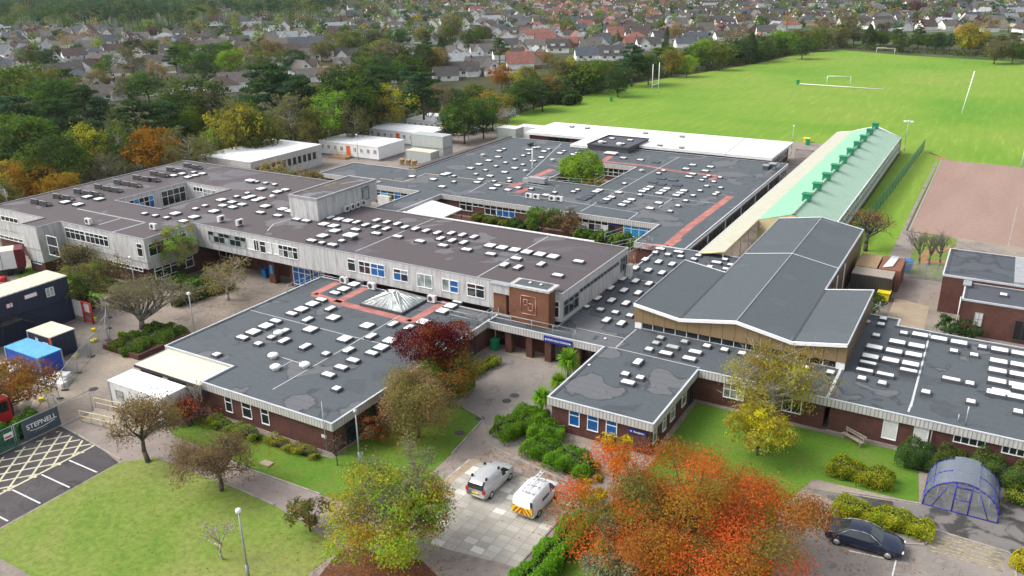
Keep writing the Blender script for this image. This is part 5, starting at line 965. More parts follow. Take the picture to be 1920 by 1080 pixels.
x0, y0 = at(1803, 213); o = thing('single_post', 'tall leaning white pole standing alone on the right of the field', 'pole', (x0, y0)); MB().bar((x0, y0, 0), (x0+1.2, y0+1.5, 10.5), .13, 'white_paint', 6).build('pole', o)
o = thing('rugby_posts', 'end of rugby posts cut off at the right edge of the field', 'rugby posts', at(1915, 312)); X, Y = at(1915, 312); MB().bar((X, Y, 0), (X, Y, 9), .11, 'white_paint', 6).build('goal_post', o); MB().bar((X, Y, 3), (X+5.6, Y, 3), .1, 'white_paint', 6).build('crossbar', o); MB().bar((X+5.6, Y, 0), (X+5.6, Y, 9), .11, 'white_paint', 6).build('goal_post', o)
b = MB(); a, c = at(1499, 158.5), at(1657, 169); b.bar((*a, .25), (*c, .25), .12, 'white_paint', 5)
for f in np.linspace(0, 1, 8): p = np.array(a)+(np.array(c)-np.array(a))*f; b.bar((*p, 0), (*p, .25), .05, 'white_paint')
tag(b.build('roller_barrier'), 'long low white rail lying across the pitch before the goal', 'rail')
def wheelie(lab, p, mat, h=1.1, w_=.7, name='wheelie_bin'):
    x, y = at(*p); o = thing(name, lab, 'bin', (x, y)); b = MB(); b.add([(x+sx_*w_*.42, y+sy_*w_*.42, .05) for sx_, sy_ in ((-1, -1), (1, -1), (1, 1), (-1, 1))]+[(x+sx_*w_*.5, y+sy_*w_*.5, h) for sx_, sy_ in ((-1, -1), (1, -1), (1, 1), (-1, 1))], [(0, 3, 2, 1), (0, 1, 5, 4), (1, 2, 6, 5), (2, 3, 7, 6), (3, 0, 4, 7), (4, 5, 6, 7)], mat); b.build('body', o)
    MB().box(x-w_*.54, y-w_*.58, h, x+w_*.54, y+w_*.54, h+.1, mat).build('lid', o)
wheelie('green bin on the field between hedge and rugby posts', (1146, 190), 'green_bin'); wheelie('green bin by the left end of the white rail', (1496, 158), 'green_bin', 1.3, .9); wheelie('green bin beside the barn yard fence', (1514, 272), 'green_bin', 1.2, .8)
wheelie('blue bin against the palisade gate', (1700, 510), 'blue_bin', 1.5, 1.1); wheelie('green bin in the corner by the school entrance', (928, 656), 'green_bin'); wheelie('blue bin in the covered passage under the concrete block', (499, 520), 'blue_bin'); wheelie('yellow grit bin beside the bush behind the hall', (1656, 562), 'yellow', 1.0, 1.3, 'grit_bin'); wheelie('yellow grit bin at the corner of the white roofed block', (1512, 267), 'yellow', .9, 1.3, 'grit_bin')
tag(MB().box(at(1073, 189)[0]-1.2, at(1073, 189)[1]-.5, 0, at(1073, 189)[0]+1.2, at(1073, 189)[1]+.5, .9, 'white_paint').build('white_roller'), 'small white pitch roller beside the hedge end', 'roller')
fc = thing('mesh_fence', 'long green mesh fence running beside the green roofed barn', 'fence', (-13.9, 150)); b = MB(); P = [(-14.6, 118), (-14.4, 135), (-13.9, 150), (-13.4, 170), (-12.9, 190)]
for (xa, ya), (xb_, yb) in zip(P, P[1:]): b.add([(xa, ya, .1), (xb_, yb, .1), (xb_, yb, 2.3), (xa, ya, 2.3)], [(0, 1, 2, 3)], 'mesh_green')
b.build('mesh_panel', fc)
for k in range(25):
    y = 118+k*3.0; x = np.interp(y, [q[1] for q in P], [q[0] for q in P]); MB().bar((x, y, 0), (x, y, 2.4), .06, 'fence_green', 5).build('fence_post', fc)
gt = thing('palisade_gate', 'grey green steel palisade gate between rust container and brick block', 'gate', (-5, 107.8)); b = MB()
for k in range(32): b.box(-7.3+k*.145, 107.75, .05, -7.23+k*.145, 107.78, 2.0, 'galv')
b.build('pales', gt); b = MB()
for z in (.4, 1.7): b.box(-7.35, 107.79, z, -2.65, 107.84, z+.08, 'galv')
b.build('rails', gt)
for x in (-7.4, -5.0, -2.7): MB().box(x-.07, 107.7, 0, x+.07, 107.86, 2.2, 'galv').build('gate_post', gt)
b = MB()
for k in range(40): b.bar((-34.4+k*.13, 170.5, 0), (-34.4+k*.13, 170.5, 2), .02, 'dark_trim', 3)
b.bar((-34.4, 170.5, 1.9), (-29.4, 170.5, 1.9), .04, 'dark_trim'); tag(b.build('railing_fence'), 'dark railing between the white roofed block and the barn', 'fence')
# site fence with the contractor's banner
bf = thing('site_fence', 'mesh site fence carrying a slate banner lettered STEPNELL', 'fence', (-65.1, 30)); b = MB()
for y in np.arange(17.0, 34.7, 3.45): b.bar((-65.05, y, 0), (-65.05, y, 2.05), .035, 'galv').bar((-65.05, y+3.3, 0), (-65.05, y+3.3, 2.05), .035, 'galv').bar((-65.05, y, 2.05), (-65.05, y+3.3, 2.05), .035, 'galv').bar((-65.05, y, .12), (-65.05, y+3.3, .12), .035, 'galv')
b.bar((-65.05, 34.8, 2.05), (-67.2, 35.6, 2.05), .035, 'galv').bar((-67.2, 35.6, 2.05), (-67.2, 35.6, 0), .035, 'galv'); b.build('frame', bf); b = MB(); b.add([(-65.1, 17, .15), (-65.1, 31.1, .15), (-65.1, 31.1, 2), (-65.1, 17, 2)], [(0, 1, 2, 3)], 'mesh_green'); b.build('mesh', bf)
bn = MB().box(-65.02, 31.4, .25, -64.97, 34.55, 1.98, 'banner_slate').build('banner', bf); text('STEPNELL', bn, (-64.955, 33.0, 1.3), .6, (math.pi/2, 0, math.pi/2), 'white_letter'); b = MB()
b.path([(-64.95, 31.9, .98), (-64.95, 32.3, .88), (-64.95, 33.0, .86), (-64.95, 34.1, 1.0)], .03, 'white_letter', 4).path([(-64.95, 32.2, .65), (-64.95, 33.4, .72)], .02, 'flash', 4); b.build('underline_mark', bn)
MB().box(-65.03, 29.9, 1.1, -65.0, 30.6, 1.6, 'white_paint').box(-65.0, 29.95, 1.2, -64.99, 30.5, 1.35, 'lamp_red').build('site_notice', bf)
def heras(lab, p0, p1, mesh='mesh_grey', foot='yellow', brace=True, group='open mesh site fence panels'):
    a, c = np.array(at(*p0)), np.array(at(*p1)); o = thing('mesh_fence', lab, 'fence', tuple((a+c)/2), group=group); L = np.linalg.norm(c-a); d = (c-a)/L; n = np.array((-d[1], d[0])); b = MB()
    k = max(1, int(round(L/3.2))); q = [a+(c-a)*i/k for i in range(k+1)]
    for p in q: b.bar((*p, 0), (*p, 2.0), .03, 'galv')
    for z in (.1, 2.0): b.bar((*a, z), (*c, z), .03, 'galv')
    if brace: 
        for p in q: b.bar((*p, 1.7), (*(p-n*1.5), .1), .028, 'galv')
    b.build('frame', o); MB().add([(*a, .1), (*c, .1), (*c, 2), (*a, 2)], [(0, 1, 2, 3)], mesh).build('mesh', o)
    f = MB()
    for p in q: f.obox(p, math.atan2(n[1], n[0]), .6, .22, .0, .12, 'dark_trim').obox(p-n*1.5, math.atan2(n[1], n[0]), .4, .4, .02, .3, foot)
    f.each('foot_block', o)
heras('mesh fence panel with yellow feet beside the planted bed', (205, 640), (172, 668)); heras('mesh fence panel running down past the blue cabin', (170, 670), (122, 732)); heras('mesh fence panel beyond the hoarding with yellow feet', (205, 596), (203, 638)); heras('mesh fence panel nearest the banner fence', (112, 748), (95, 775))
hb = thing('hoarding', 'white timber hoarding with red gate frame by the navy cabins', 'hoarding', (-86, 50)); b = MB(); a, c = np.array(at(118, 590)), np.array(at(160, 603)); b.add([(*a, .5), (*c, .5), (*c, 2.4), (*a, 2.4)], [(0, 1, 2, 3)], 'panel_white').add([(*a, 0), (*c, 0), (*c, .5), (*a, .5)], [(0, 1, 2, 3)], 'old_wood'); b.build('board', hb)
b = MB(); d = np.array(at(176, 608)); b.bar((*c, 0), (*c, 2.5), .12, 'red', 4).bar((*d, 0), (*d, 2.5), .12, 'red', 4).bar((*c, 2.4), (*d, 2.4), .12, 'red', 4).bar((*c, .3), (*d, .3), .12, 'red', 4).bar((*c, 1.2), (*d, 1.2), .1, 'red', 4); b.build('gate_frame', hb); MB().add([(*(c+(d-c)*.2), 1.3), (*(c+(d-c)*.8), 1.3), (*(c+(d-c)*.8), 2.3), (*(c+(d-c)*.2), 2.3)], [(0, 1, 2, 3)], 'panel_white').build('gate_sign', hb)
b = MB(); X, Y = at(113, 715)
for dx, dy, L_, W_, z_, hh, an in ((0, 0, 2.0, 1.1, 0, .55, .3), (.1, .1, 1.6, .9, .55, .25, .5), (-1.2, -.7, 1.2, .9, 0, .45, 1.1), (1.0, -.5, .9, .7, 0, .4, .1), (.3, -.9, 1.0, .5, 0, .3, .8)): b.obox((X+dx, Y+dy), an, L_, W_, z_, z_+hh, 'plastic_white')
tag(b.build('wrapped_pallet'), 'white wrapped building materials beside the blue cabin', 'materials')
b = MB(); X, Y = at(100, 690); b.add([(X-1.1, Y, .9), (X+1.1, Y+.3, .9), (X+1.1, Y+.3, 2.0), (X-1.1, Y, 2.0)], [(0, 1, 2, 3)], 'blue_roof')
for k in range(12): b.bar((X-1.1+k*.2, Y-.02+k*.027, .9), (X-1.1+k*.2, Y-.02+k*.027, 2.0), .03, 'sky_blue', 4)
tag(b.build('crowd_barrier'), 'blue barred crowd barrier standing over the white materials', 'barrier')
b = MB(); X, Y = at(25, 715); random.seed(3)
for k in range(60): x, y, z = X+random.uniform(-3, 2), Y+random.uniform(-2.2, 2), random.uniform(0, .8); b.obox((x, y), random.uniform(0, 3), random.uniform(.4, 1.2), random.uniform(.2, .5), z, z+random.uniform(.1, .4), random.choice(['blue_roof', 'panel_white', 'flash', 'galv', 'plastic_white']))
tag(b.build('scrap_heap'), 'heap of blue and grey site scrap half hidden by the orange tree', 'scrap heap', kind='stuff')
b = MB(); X, Y = at(20, 760)
for k in range(5): x = X-1.6+k*.9; b.lathe((x, Y+random.uniform(-.6, .6), 0), [(.5, 0), (.55, .6), (.3, .9), (.02, .85)], 'carport_sheet', 7)
tag(b.build('sand_bags'), 'pale builders sacks under the orange tree at the left', 'sacks')
rp = thing('access_ramp', 'access ramp with grey handrails leading to the grey site office', 'ramp', (-63, 38)); q = [at(152, 790), at(262, 822), at(300, 800), at(180, 765)]; b = MB(); b.add([(*q[0], .05), (*q[1], .5), (*q[2], .5), (*q[3], .05), (*q[0], 0), (*q[1], 0), (*q[2], 0), (*q[3], 0)], [(0, 1, 2, 3), (0, 4, 5, 1), (1, 5, 6, 2), (2, 6, 7, 3)], 'old_wood'); b.build('deck', rp)
for a, c in ((q[0], q[1]), (q[3], q[2])):
    b = MB(); a, c = np.array(a), np.array(c)
    for hh in (.55, 1.05): b.bar((*a, hh), (*c, hh+.45), .035, 'cream_wall')
    for f in np.linspace(0, 1, 6): p = a+(c-a)*f; b.bar((*p, .45*f), (*p, 1.05+.45*f), .035, 'cream_wall')
    b.build('handrail', rp)
# satellite dish on the concrete roof
X, Y = at(13, 377, 6.3); o = thing('satellite_dish', 'round grey satellite dish on the far left corner of the concrete roof', 'satellite dish', (X, Y, 6.28)); b = MB(); R_ = 1.15; vs = [(X, Y-.1, 8)]
for i in (1, 2, 3):
    for k in range(16): th = k*math.pi/8; vs.append((X+R_*i/3*math.cos(th), Y-.1-.28*(i/3)**2-R_*i/3*math.sin(th)*.35, 8+R_*i/3*math.sin(th)))
fs = [(0, 1+k, 1+(k+1) % 16) for k in range(16)]+[(1+i*16+k, 17+i*16+k, 17+i*16+(k+1) % 16, 1+i*16+(k+1) % 16) for i in (0, 1) for k in range(16)]; b.add(vs, fs, 'mesh_grey', True); b.build('dish', o); MB().bar((X, Y, 6.28), (X, Y, 8), .08, 'galv').bar((X, Y-.1, 8), (X, Y-1.0, 8.0), .04, 'galv').build('mount', o)
# white canopy in the garden court
o = thing('white_canopy', 'square white sail canopy on dark posts in the garden court', 'canopy', (-70.5, 98.8)); a = [at(762, 395, 2.75), at(832, 406, 2.75), at(867, 391, 2.75), at(808, 374, 2.75)]; m_ = np.mean(a, 0); b = MB()
b.add([(*p, 2.7) for p in a]+[(*m_, 3.15)]+[(*p, 2.55) for p in a], [(0, 1, 4), (1, 2, 4), (2, 3, 4), (3, 0, 4), (0, 5, 6, 1), (1, 6, 7, 2), (2, 7, 8, 3), (3, 8, 5, 0)], 'membrane'); b.build('roof', o); b = MB()
for p in a: p = p+(m_-p)*.04; b.bar((*p, 0), (*p, 2.6), .07, 'sign_blue')
b.build('post', o)
o = thing('yellow_shelter', 'small yellow and black striped hatch in the yard beside the plant room', 'shelter', at(735, 378)); X, Y = at(735, 372, 1); b = MB(); b.box(X-2.2, Y-1, 0, X+.2, Y+1, 1.5, 'panel_white', 'carport_sheet'); b.build('body', o); b = MB()
for k in range(7): b.add([(X+.2+k*.3, Y-.6, .9), (X+.36+k*.3, Y-.6, .9), (X+.5+k*.3, Y+.7, 1.9), (X+.34+k*.3, Y+.7, 1.9)], [(0, 1, 2, 3)], 'yellow' if k % 2 == 0 else 'dark_trim')
b.add([(X+.2, Y-.62, .86), (X+2.4, Y-.62, .86), (X+2.5, Y+.68, 1.86), (X+.34, Y+.68, 1.86)], [(0, 1, 2, 3)], 'yellow'); b.build('striped_lid', o)
# bicycle shelter
o = thing('cycle_shelter', 'arched cycle shelter with blue frame and clear plastic sheets', 'shelter', (2.05, 60)); X0, X1, YA, YB_, H_ = -.3, 4.4, 57.9, 61.3, 2.35; cx = (X0+X1)/2; ra = (X1-X0)/2
def arch(y, f0=0.0, f1=1.0, n=16, dz=0.0): return [(cx-ra*math.cos(math.pi*(f0+(f1-f0)*k/n)), y, .08+(H_+dz)*math.sin(math.pi*(f0+(f1-f0)*k/n))**.85) for k in range(n+1)]
b = MB()
for f0, f1, dz, ya in ((0, .39, 0, YA), (.61, 1, 0, YA), (.385, .615, .16, YA-.1)):
    p0, p1 = arch(ya, f0, f1, 8, dz), arch(YB_+(0 if dz == 0 else .1), f0, f1, 8, dz); b.add(p0+p1, [(k, k+1, 10+k, 9+k) for k in range(8)], 'polycarb', True)
b.build('roof_sheet', o); b = MB()
for y in (YA, (YA+YB_)/2, YB_): b.path(arch(y), .045, 'frame_blue', 5)
for f in (.03, .2, .39, .61, .8, .97): p, q = arch(YA, f, 1, 1)[0], arch(YB_, f, 1, 1)[0]; b.bar(p, q, .035, 'frame_blue')
b.bar((X0, YA, .06), (X1, YA, .06), .05, 'frame_blue').bar((X0, YB_, .06), (X1, YB_, .06), .05, 'frame_blue').bar((X0, YA, .06), (X0, YB_, .06), .05, 'frame_blue').bar((X1, YA, .06), (X1, YB_, .06), .05, 'frame_blue'); b.build('frame', o); b = MB()
for x in (cx-.5, cx+.5): b.bar((x, YA, .05), (x, YA, 2.3), .05, 'frame_blue')
b.bar((cx-.5, YA, 2.1), (cx+.5, YA, 2.1), .05, 'frame_blue').bar((cx-.5, YA, 1.1), (cx+.5, YA, 1.1), .04, 'frame_blue').bar((cx-1.75, YA, .1), (cx-1.0, YA, 1.9), .035, 'frame_blue').bar((cx+1.75, YA, .1), (cx+1.0, YA, 1.9), .035, 'frame_blue'); b.build('door_frame', o); pts = arch(YA)
MB().add([(cx, YA, .06)]+pts, [tuple(range(len(pts)+1))[1:]], 'mesh_grey').build('front_mesh', o); pts = arch(YB_); MB().add(pts, [tuple(range(len(pts)))], 'mesh_grey').build('back_mesh', o); b = MB()
for k in range(6): x = X0+.8+k*.65; b.path([(x, 59.0, .02), (x, 59.0, .8), (x, 59.8, .8), (x, 59.8, .02)], .03, 'galv')
b.build('cycle_rack', o)
X, Y = at(1602, 828); o = thing('picnic_bench', 'weathered grey wooden bench on the grass by the classroom block', 'bench', (X, Y), -.55); b = MB(); b.box(-1.0, -.45, .42, 1.0, -.3, .47, 'old_wood').box(-1.0, -.25, .42, 1.0, -.1, .47, 'old_wood'); b.build('seat', o, True)
b = MB(); b.box(-1.0, .02, .6, 1.0, .06, .72, 'old_wood').box(-1.0, .06, .78, 1.0, .1, .9, 'old_wood'); b.build('backrest', o, True)
for x in (-.85, .8): MB().box(x, -.45, 0, x+.07, -.38, .42, 'old_wood').box(x, -.05, 0, x+.07, .03, .85, 'old_wood').box(x, -.45, .34, x+.07, .0, .42, 'old_wood').build('leg', o, True)
X, Y = at(500, 870); tag(MB().box(X-.5, Y-.3, 0, X+.5, Y+.3, .12, 'concrete_pale').build('stone_slab'), 'flat stone slab lying on the wing lawn', 'slab')
# ------------------------------------------------------------------ planting
RNG = np.random.default_rng(11); SEED = 5  # keeps each tree the same from run to run
def leaf_obj(name, P, Nn, size, midx, mats, parent=None, local=False, asp=.62, loc=None, core=None):
    """one mesh of many leaf-sized quads; core = extra MB merged in"""
    n = len(P); r = RNG
    Nn = Nn/np.maximum(1e-6, np.linalg.norm(Nn, axis=1))[:, None]
    t = r.normal(size=(n, 3)); u = np.cross(Nn, t); u /= np.maximum(1e-6, np.linalg.norm(u, axis=1))[:, None]; v = np.cross(Nn, u)
    s = (np.full(n, size) if np.isscalar(size) else size)*r.uniform(.65, 1.3, n)
    u = u*s[:, None]; v = v*(s*asp)[:, None]
    V = np.stack([P-u*.5, P-v*.5+u*.08, P+u*.5, P+v*.5+u*.08], 1).reshape(-1, 3)
    off = np.zeros(3)
    if parent is not None and not local: off = origin(parent)
    elif parent is None and loc is not None: off = np.array(loc, float)
    F = np.arange(n*4); nl = n*4; starts = np.arange(0, nl, 4); tot = np.full(n, 4); mi = np.asarray(midx, int)
    mats = list(mats)
    if core is not None:
        cv = np.array(core.v); k0 = len(V); V = np.vstack([V, cv]); ex, st, tt, mm = [], [], [], []
        base = len(mats); 
        for q in core.mats: mats.append(q)
        c_ = nl
        for f, m in zip(core.f, core.m): ex += [k0+j for j in f]; st.append(c_); tt.append(len(f)); c_ += len(f); mm.append(base+m)
        F = np.concatenate([F, ex]); starts = np.concatenate([starts, st]); tot = np.concatenate([tot, tt]); mi = np.concatenate([mi, mm])
    me = bpy.data.meshes.new(name); me.vertices.add(len(V)); me.vertices.foreach_set('co', (V-off).astype(np.float32).ravel())
    me.loops.add(len(F)); me.loops.foreach_set('vertex_index', F.astype(np.int32)); me.polygons.add(len(starts))
    me.polygons.foreach_set('loop_start', starts.astype(np.int32)); me.polygons.foreach_set('loop_total', tot.astype(np.int32))
    for q in mats: me.materials.append(MATS[q])
    me.polygons.foreach_set('material_index', mi.astype(np.int32)); me.update(); me.validate()
    o = bpy.data.objects.new(name, me); COL.objects.link(o)
    if parent is not None: o.parent = parent
    elif loc is not None: o.location = off
    return o
def unit(n):
    d = RNG.normal(size=(n, 3)); return d/np.linalg.norm(d, axis=1)[:, None]
def crown_broad(H, base, R, nl, n, tuft=.09, spread=(.5, .78), lr=(.34, .5), flat=.85, keep=1.0, nm=3):
    """lobed crown: tufts of leaves on the skins of many overlapping lobes; returns points, normals, colour index, lobe centres"""
    c = np.array((0, 0, (H+base)/2)); rz = (H-base)/2; d = unit(nl); d[:, 2] = d[:, 2]*.9+.12
    L = c+d*RNG.uniform(*spread, (nl, 1))*np.array((R, R, rz)); r = RNG.uniform(*lr, nl)*R*RNG.uniform(.8, 1.1, nl)
    L[:, 2] = np.clip(L[:, 2], base+r*.45, H-r*flat*.9); nt_ = max(20, n//14); li = RNG.integers(0, nl, nt_*2); dd = unit(nt_*2); dd[:, 2] += .25
    dd /= np.linalg.norm(dd, axis=1)[:, None]; T = L[li]+dd*r[li][:, None]*np.array((1, 1, flat))*RNG.uniform(.72, 1.08, (nt_*2, 1))
    D = np.linalg.norm((T[:, None]-L[None])/np.array((1, 1, flat)), axis=2)/r[None]; D[np.arange(len(T)), li] = 9
    ok = (D.min(1) > .72) & (T[:, 2] > base-.2); T, li, dd = T[ok][:nt_], li[ok][:nt_], dd[ok][:nt_]
    if keep < 1: k = RNG.random(len(T)) < keep; T, li, dd = T[k], li[k], dd[k]
    per = max(4, n//max(1, len(T))); P = np.repeat(T, per, 0)+RNG.normal(size=(len(T)*per, 3))*R*tuft*np.array((1, 1, .75))
    Nn = np.repeat(dd, per, 0)*.8+RNG.normal(size=P.shape)*.5+np.array((0, 0, .35))
    tone = (RNG.random(len(L))*nm)[li]; mi = np.clip(np.repeat(np.floor(tone+RNG.normal(size=len(T))*.5), per), 0, nm-1)
    return P, Nn, mi, L
def limbs(mb, H, base, L, r0, mat, wob=.25, top=.72, twig=True):
    pts = [np.array((0, 0, -.1))]; z = 0; k = 5
    for i in range(1, k+1): pts.append(np.array((RNG.normal()*wob*i/k, RNG.normal()*wob*i/k, H*top*i/k)))
    for i in range(k): mb.bar(pts[i], pts[i+1], r0*(1-.16*i), mat, 7, r0*(1-.16*(i+1)))
    for c in L:
        f = np.clip((c[2]-1.2)/(H*top), .22, .95)*.85; i = min(k-1, int(f*k)); a = pts[i]+(pts[i+1]-pts[i])*(f*k-i); m = a*.45+c*.55+np.array((0, 0, -.12*np.linalg.norm(c-a))); q = r0*.42
        mb.bar(a, m, q, mat, 5, q*.6); mb.bar(m, c, q*.6, mat, 4, q*.2)
        if twig:
            for _ in range(3): e = c+RNG.normal(size=3)*H*.07; mb.bar(m*.4+c*.6, e, q*.3, mat, 3, q*.06)
def pine(H, R, n):
    base = H*.42; mb = MB(); npad = 15; P, Nn, mi = [], [], []; L = []
    for k in range(npad):
        f = k/(npad-1); z = base+(H-base)*(f**.85)*.97; rr = R*(1-.62*abs(f-.25)**1.3)*RNG.uniform(.35, .8); th = k*2.4+RNG.normal()*.4; c = np.array((rr*math.cos(th), rr*math.sin(th), z)) if f < .93 else np.array((0, 0, H*.96)); L.append(c); pr = R*RNG.uniform(.36, .55)*(1-.35*f)
        m = n//npad; d = unit(m); q = c+d*np.array((pr, pr, pr*.32))*RNG.uniform(.5, 1.05, (m, 1)); q[:, 2] += .1; P.append(q); Nn.append(d*np.array((.5, .5, .6))+RNG.normal(size=(m, 3))*.5+np.array((0, 0, .5))); mi.append(np.full(m, k % 3))
    mb_ = MB(); limbs(mb_, H, base, L, H*.022, 'bark', .2, .93, False); return np.vstack(P), np.vstack(Nn), np.concatenate(mi), mb_
def bare_tree(H, R, r0, mat, levels=5, spread=.62, up=.35, lean=(0, 0), n0=5, stems=1):
    mb = MB(); tips = []
    def grow(p, d, L, r, lv):
        q = p+d*L; m = p+d*L*.5+RNG.normal(size=3)*L*.05; nn = 6 if lv < 2 else 3; mb.bar(p, m, r, mat, nn, r*.85); mb.bar(m, q, r*.85, mat, nn, r*.68)
        if lv >= levels: tips.append(q); return
        for k in range(n0 if lv == 0 else (3 if lv < 3 else RNG.integers(2, 4))):
            e = d+RNG.normal(size=3)*spread; e[2] += up*(.6 if lv else 1); e /= np.linalg.norm(e); grow(q if lv == 0 or k else m, e, L*RNG.uniform(.6, .82), max(.012, r*.6), lv+1)
    for k in range(stems):
        d = np.array((lean[0]+RNG.normal()*.25*(stems > 1), lean[1]+RNG.normal()*.25*(stems > 1), 1.0)); d /= np.linalg.norm(d); grow(np.array((RNG.normal()*.2*(stems > 1), RNG.normal()*.2*(stems > 1), -.05)), d, H*.27, r0, 0)
    T = np.array(tips); s = H/max(.1, T[:, 2].max()); mb.v = [(x*s, y*s, z*s) for x, y, z in mb.v]; return mb, T*s
LOOK = dict(green='green', dark='dark green', pine='dark', lime='bright green', olive='olive green', amber='amber yellow', orange='orange', yellow='yellow', rust='rusty', red='red', maroon='maroon', khaki='khaki', tan='tan', grey='grey green', dull='dull green', purple='purple', gold='golden', hedge='fresh green')
def make_proto(kind, v):
    if kind == 'broad': P, Nn, mi, L = crown_broad(12, 1.2, 5.6, 19, 4200, nm=2); b = MB(); limbs(b, 12, 2, L, .26, 'bark'); sz = .52
    elif kind == 'airy': P, Nn, mi, L = crown_broad(12, 2.4, 4.3, 26, 3000, .075, (.45, .95), (.22, .34), 1.1, .8, 2); P[:, 2] -= RNG.random(len(P))**2*1.1; b = MB(); limbs(b, 12, 2, L, .17, 'bark_pale', .3, .85); sz = .4
    elif kind == 'pine': P, Nn, mi, b = pine(13, 4.4, 3300); sz = .5
    elif kind == 'cypress':
        n = 2200; z = RNG.random(n)**.9; th = RNG.random(n)*6.283; r = 1.7*np.minimum(1, (1-z)*2.2)**.8*RNG.uniform(.75, 1.05, n); P = np.stack([r*np.cos(th), r*np.sin(th), .4+z*11.5], 1); Nn = np.stack([np.cos(th), np.sin(th), np.full(n, .4)], 1)+RNG.normal(size=(n, 3))*.5; mi = RNG.integers(0, 2, n); b = MB(); b.bar((0, 0, 0), (0, 0, 10), .25, 'bark', 6, .05); sz = .45
    elif kind == 'bush': P, Nn, mi, L = crown_broad(4.6, .1, 3.2, 12, 1700, .11, (.35, .75), (.4, .55), .9, 1, 2); b = MB(); limbs(b, 4, .3, L, .09, 'bark', .1); sz = .42
    else:  # bare twiggy crown with a few leaves left
        b, T = bare_tree(11, 4, .2, 'bark_grey', 5, .55, .4); P = np.repeat(T, 5, 0)+RNG.normal(size=(len(T)*5, 3))*.4; Nn = RNG.normal(size=P.shape); mi = RNG.integers(0, 2, len(P)); sz = .3
    c = leaf_obj('crown', P, Nn, sz, np.minimum(mi, 1), ['leaf_green', 'leaf_green'], None, True); t_ = b.build('trunk', None, True); out = (t_.data, c.data); bpy.data.objects.remove(c); bpy.data.objects.remove(t_); return out
TPROTO = {k: [make_proto(k, v) for v in range(nv_)] for k, nv_ in (('broad', 4), ('airy', 3), ('pine', 3), ('cypress', 1), ('bush', 2), ('bare', 2))}
BASEH = dict(broad=12, airy=12, pine=13, cypress=12, bush=4.6, bare=11); KNAME = dict(broad='broadleaf_tree', airy='birch_tree', pine='pine_tree', cypress='cypress_tree', bush='garden_shrub', bare='bare_tree')
TREES = []
def plant(kind, x, y, h, leaf, leaf2=None, wide=1.0, label=None, group=None, cat='tree'):
    tm, cm = random.choice(TPROTO[kind]); s = h/BASEH[kind]; o = thing(KNAME[kind], label, cat, (x, y), random.uniform(0, 6.28), group); o.scale = (s*wide, s*wide, s)
    for nm_, me in (('trunk', tm), ('crown', cm)):
        c = bpy.data.objects.new(nm_, me); COL.objects.link(c); c.parent = o
        if nm_ == 'crown':
            for sl_, lf in zip(c.material_slots, (leaf, leaf2 or leaf)): sl_.link = 'OBJECT'; sl_.material = MATS['leaf_'+lf]
    if not label: TREES.append((o, kind, leaf, x, y, h))
    return o
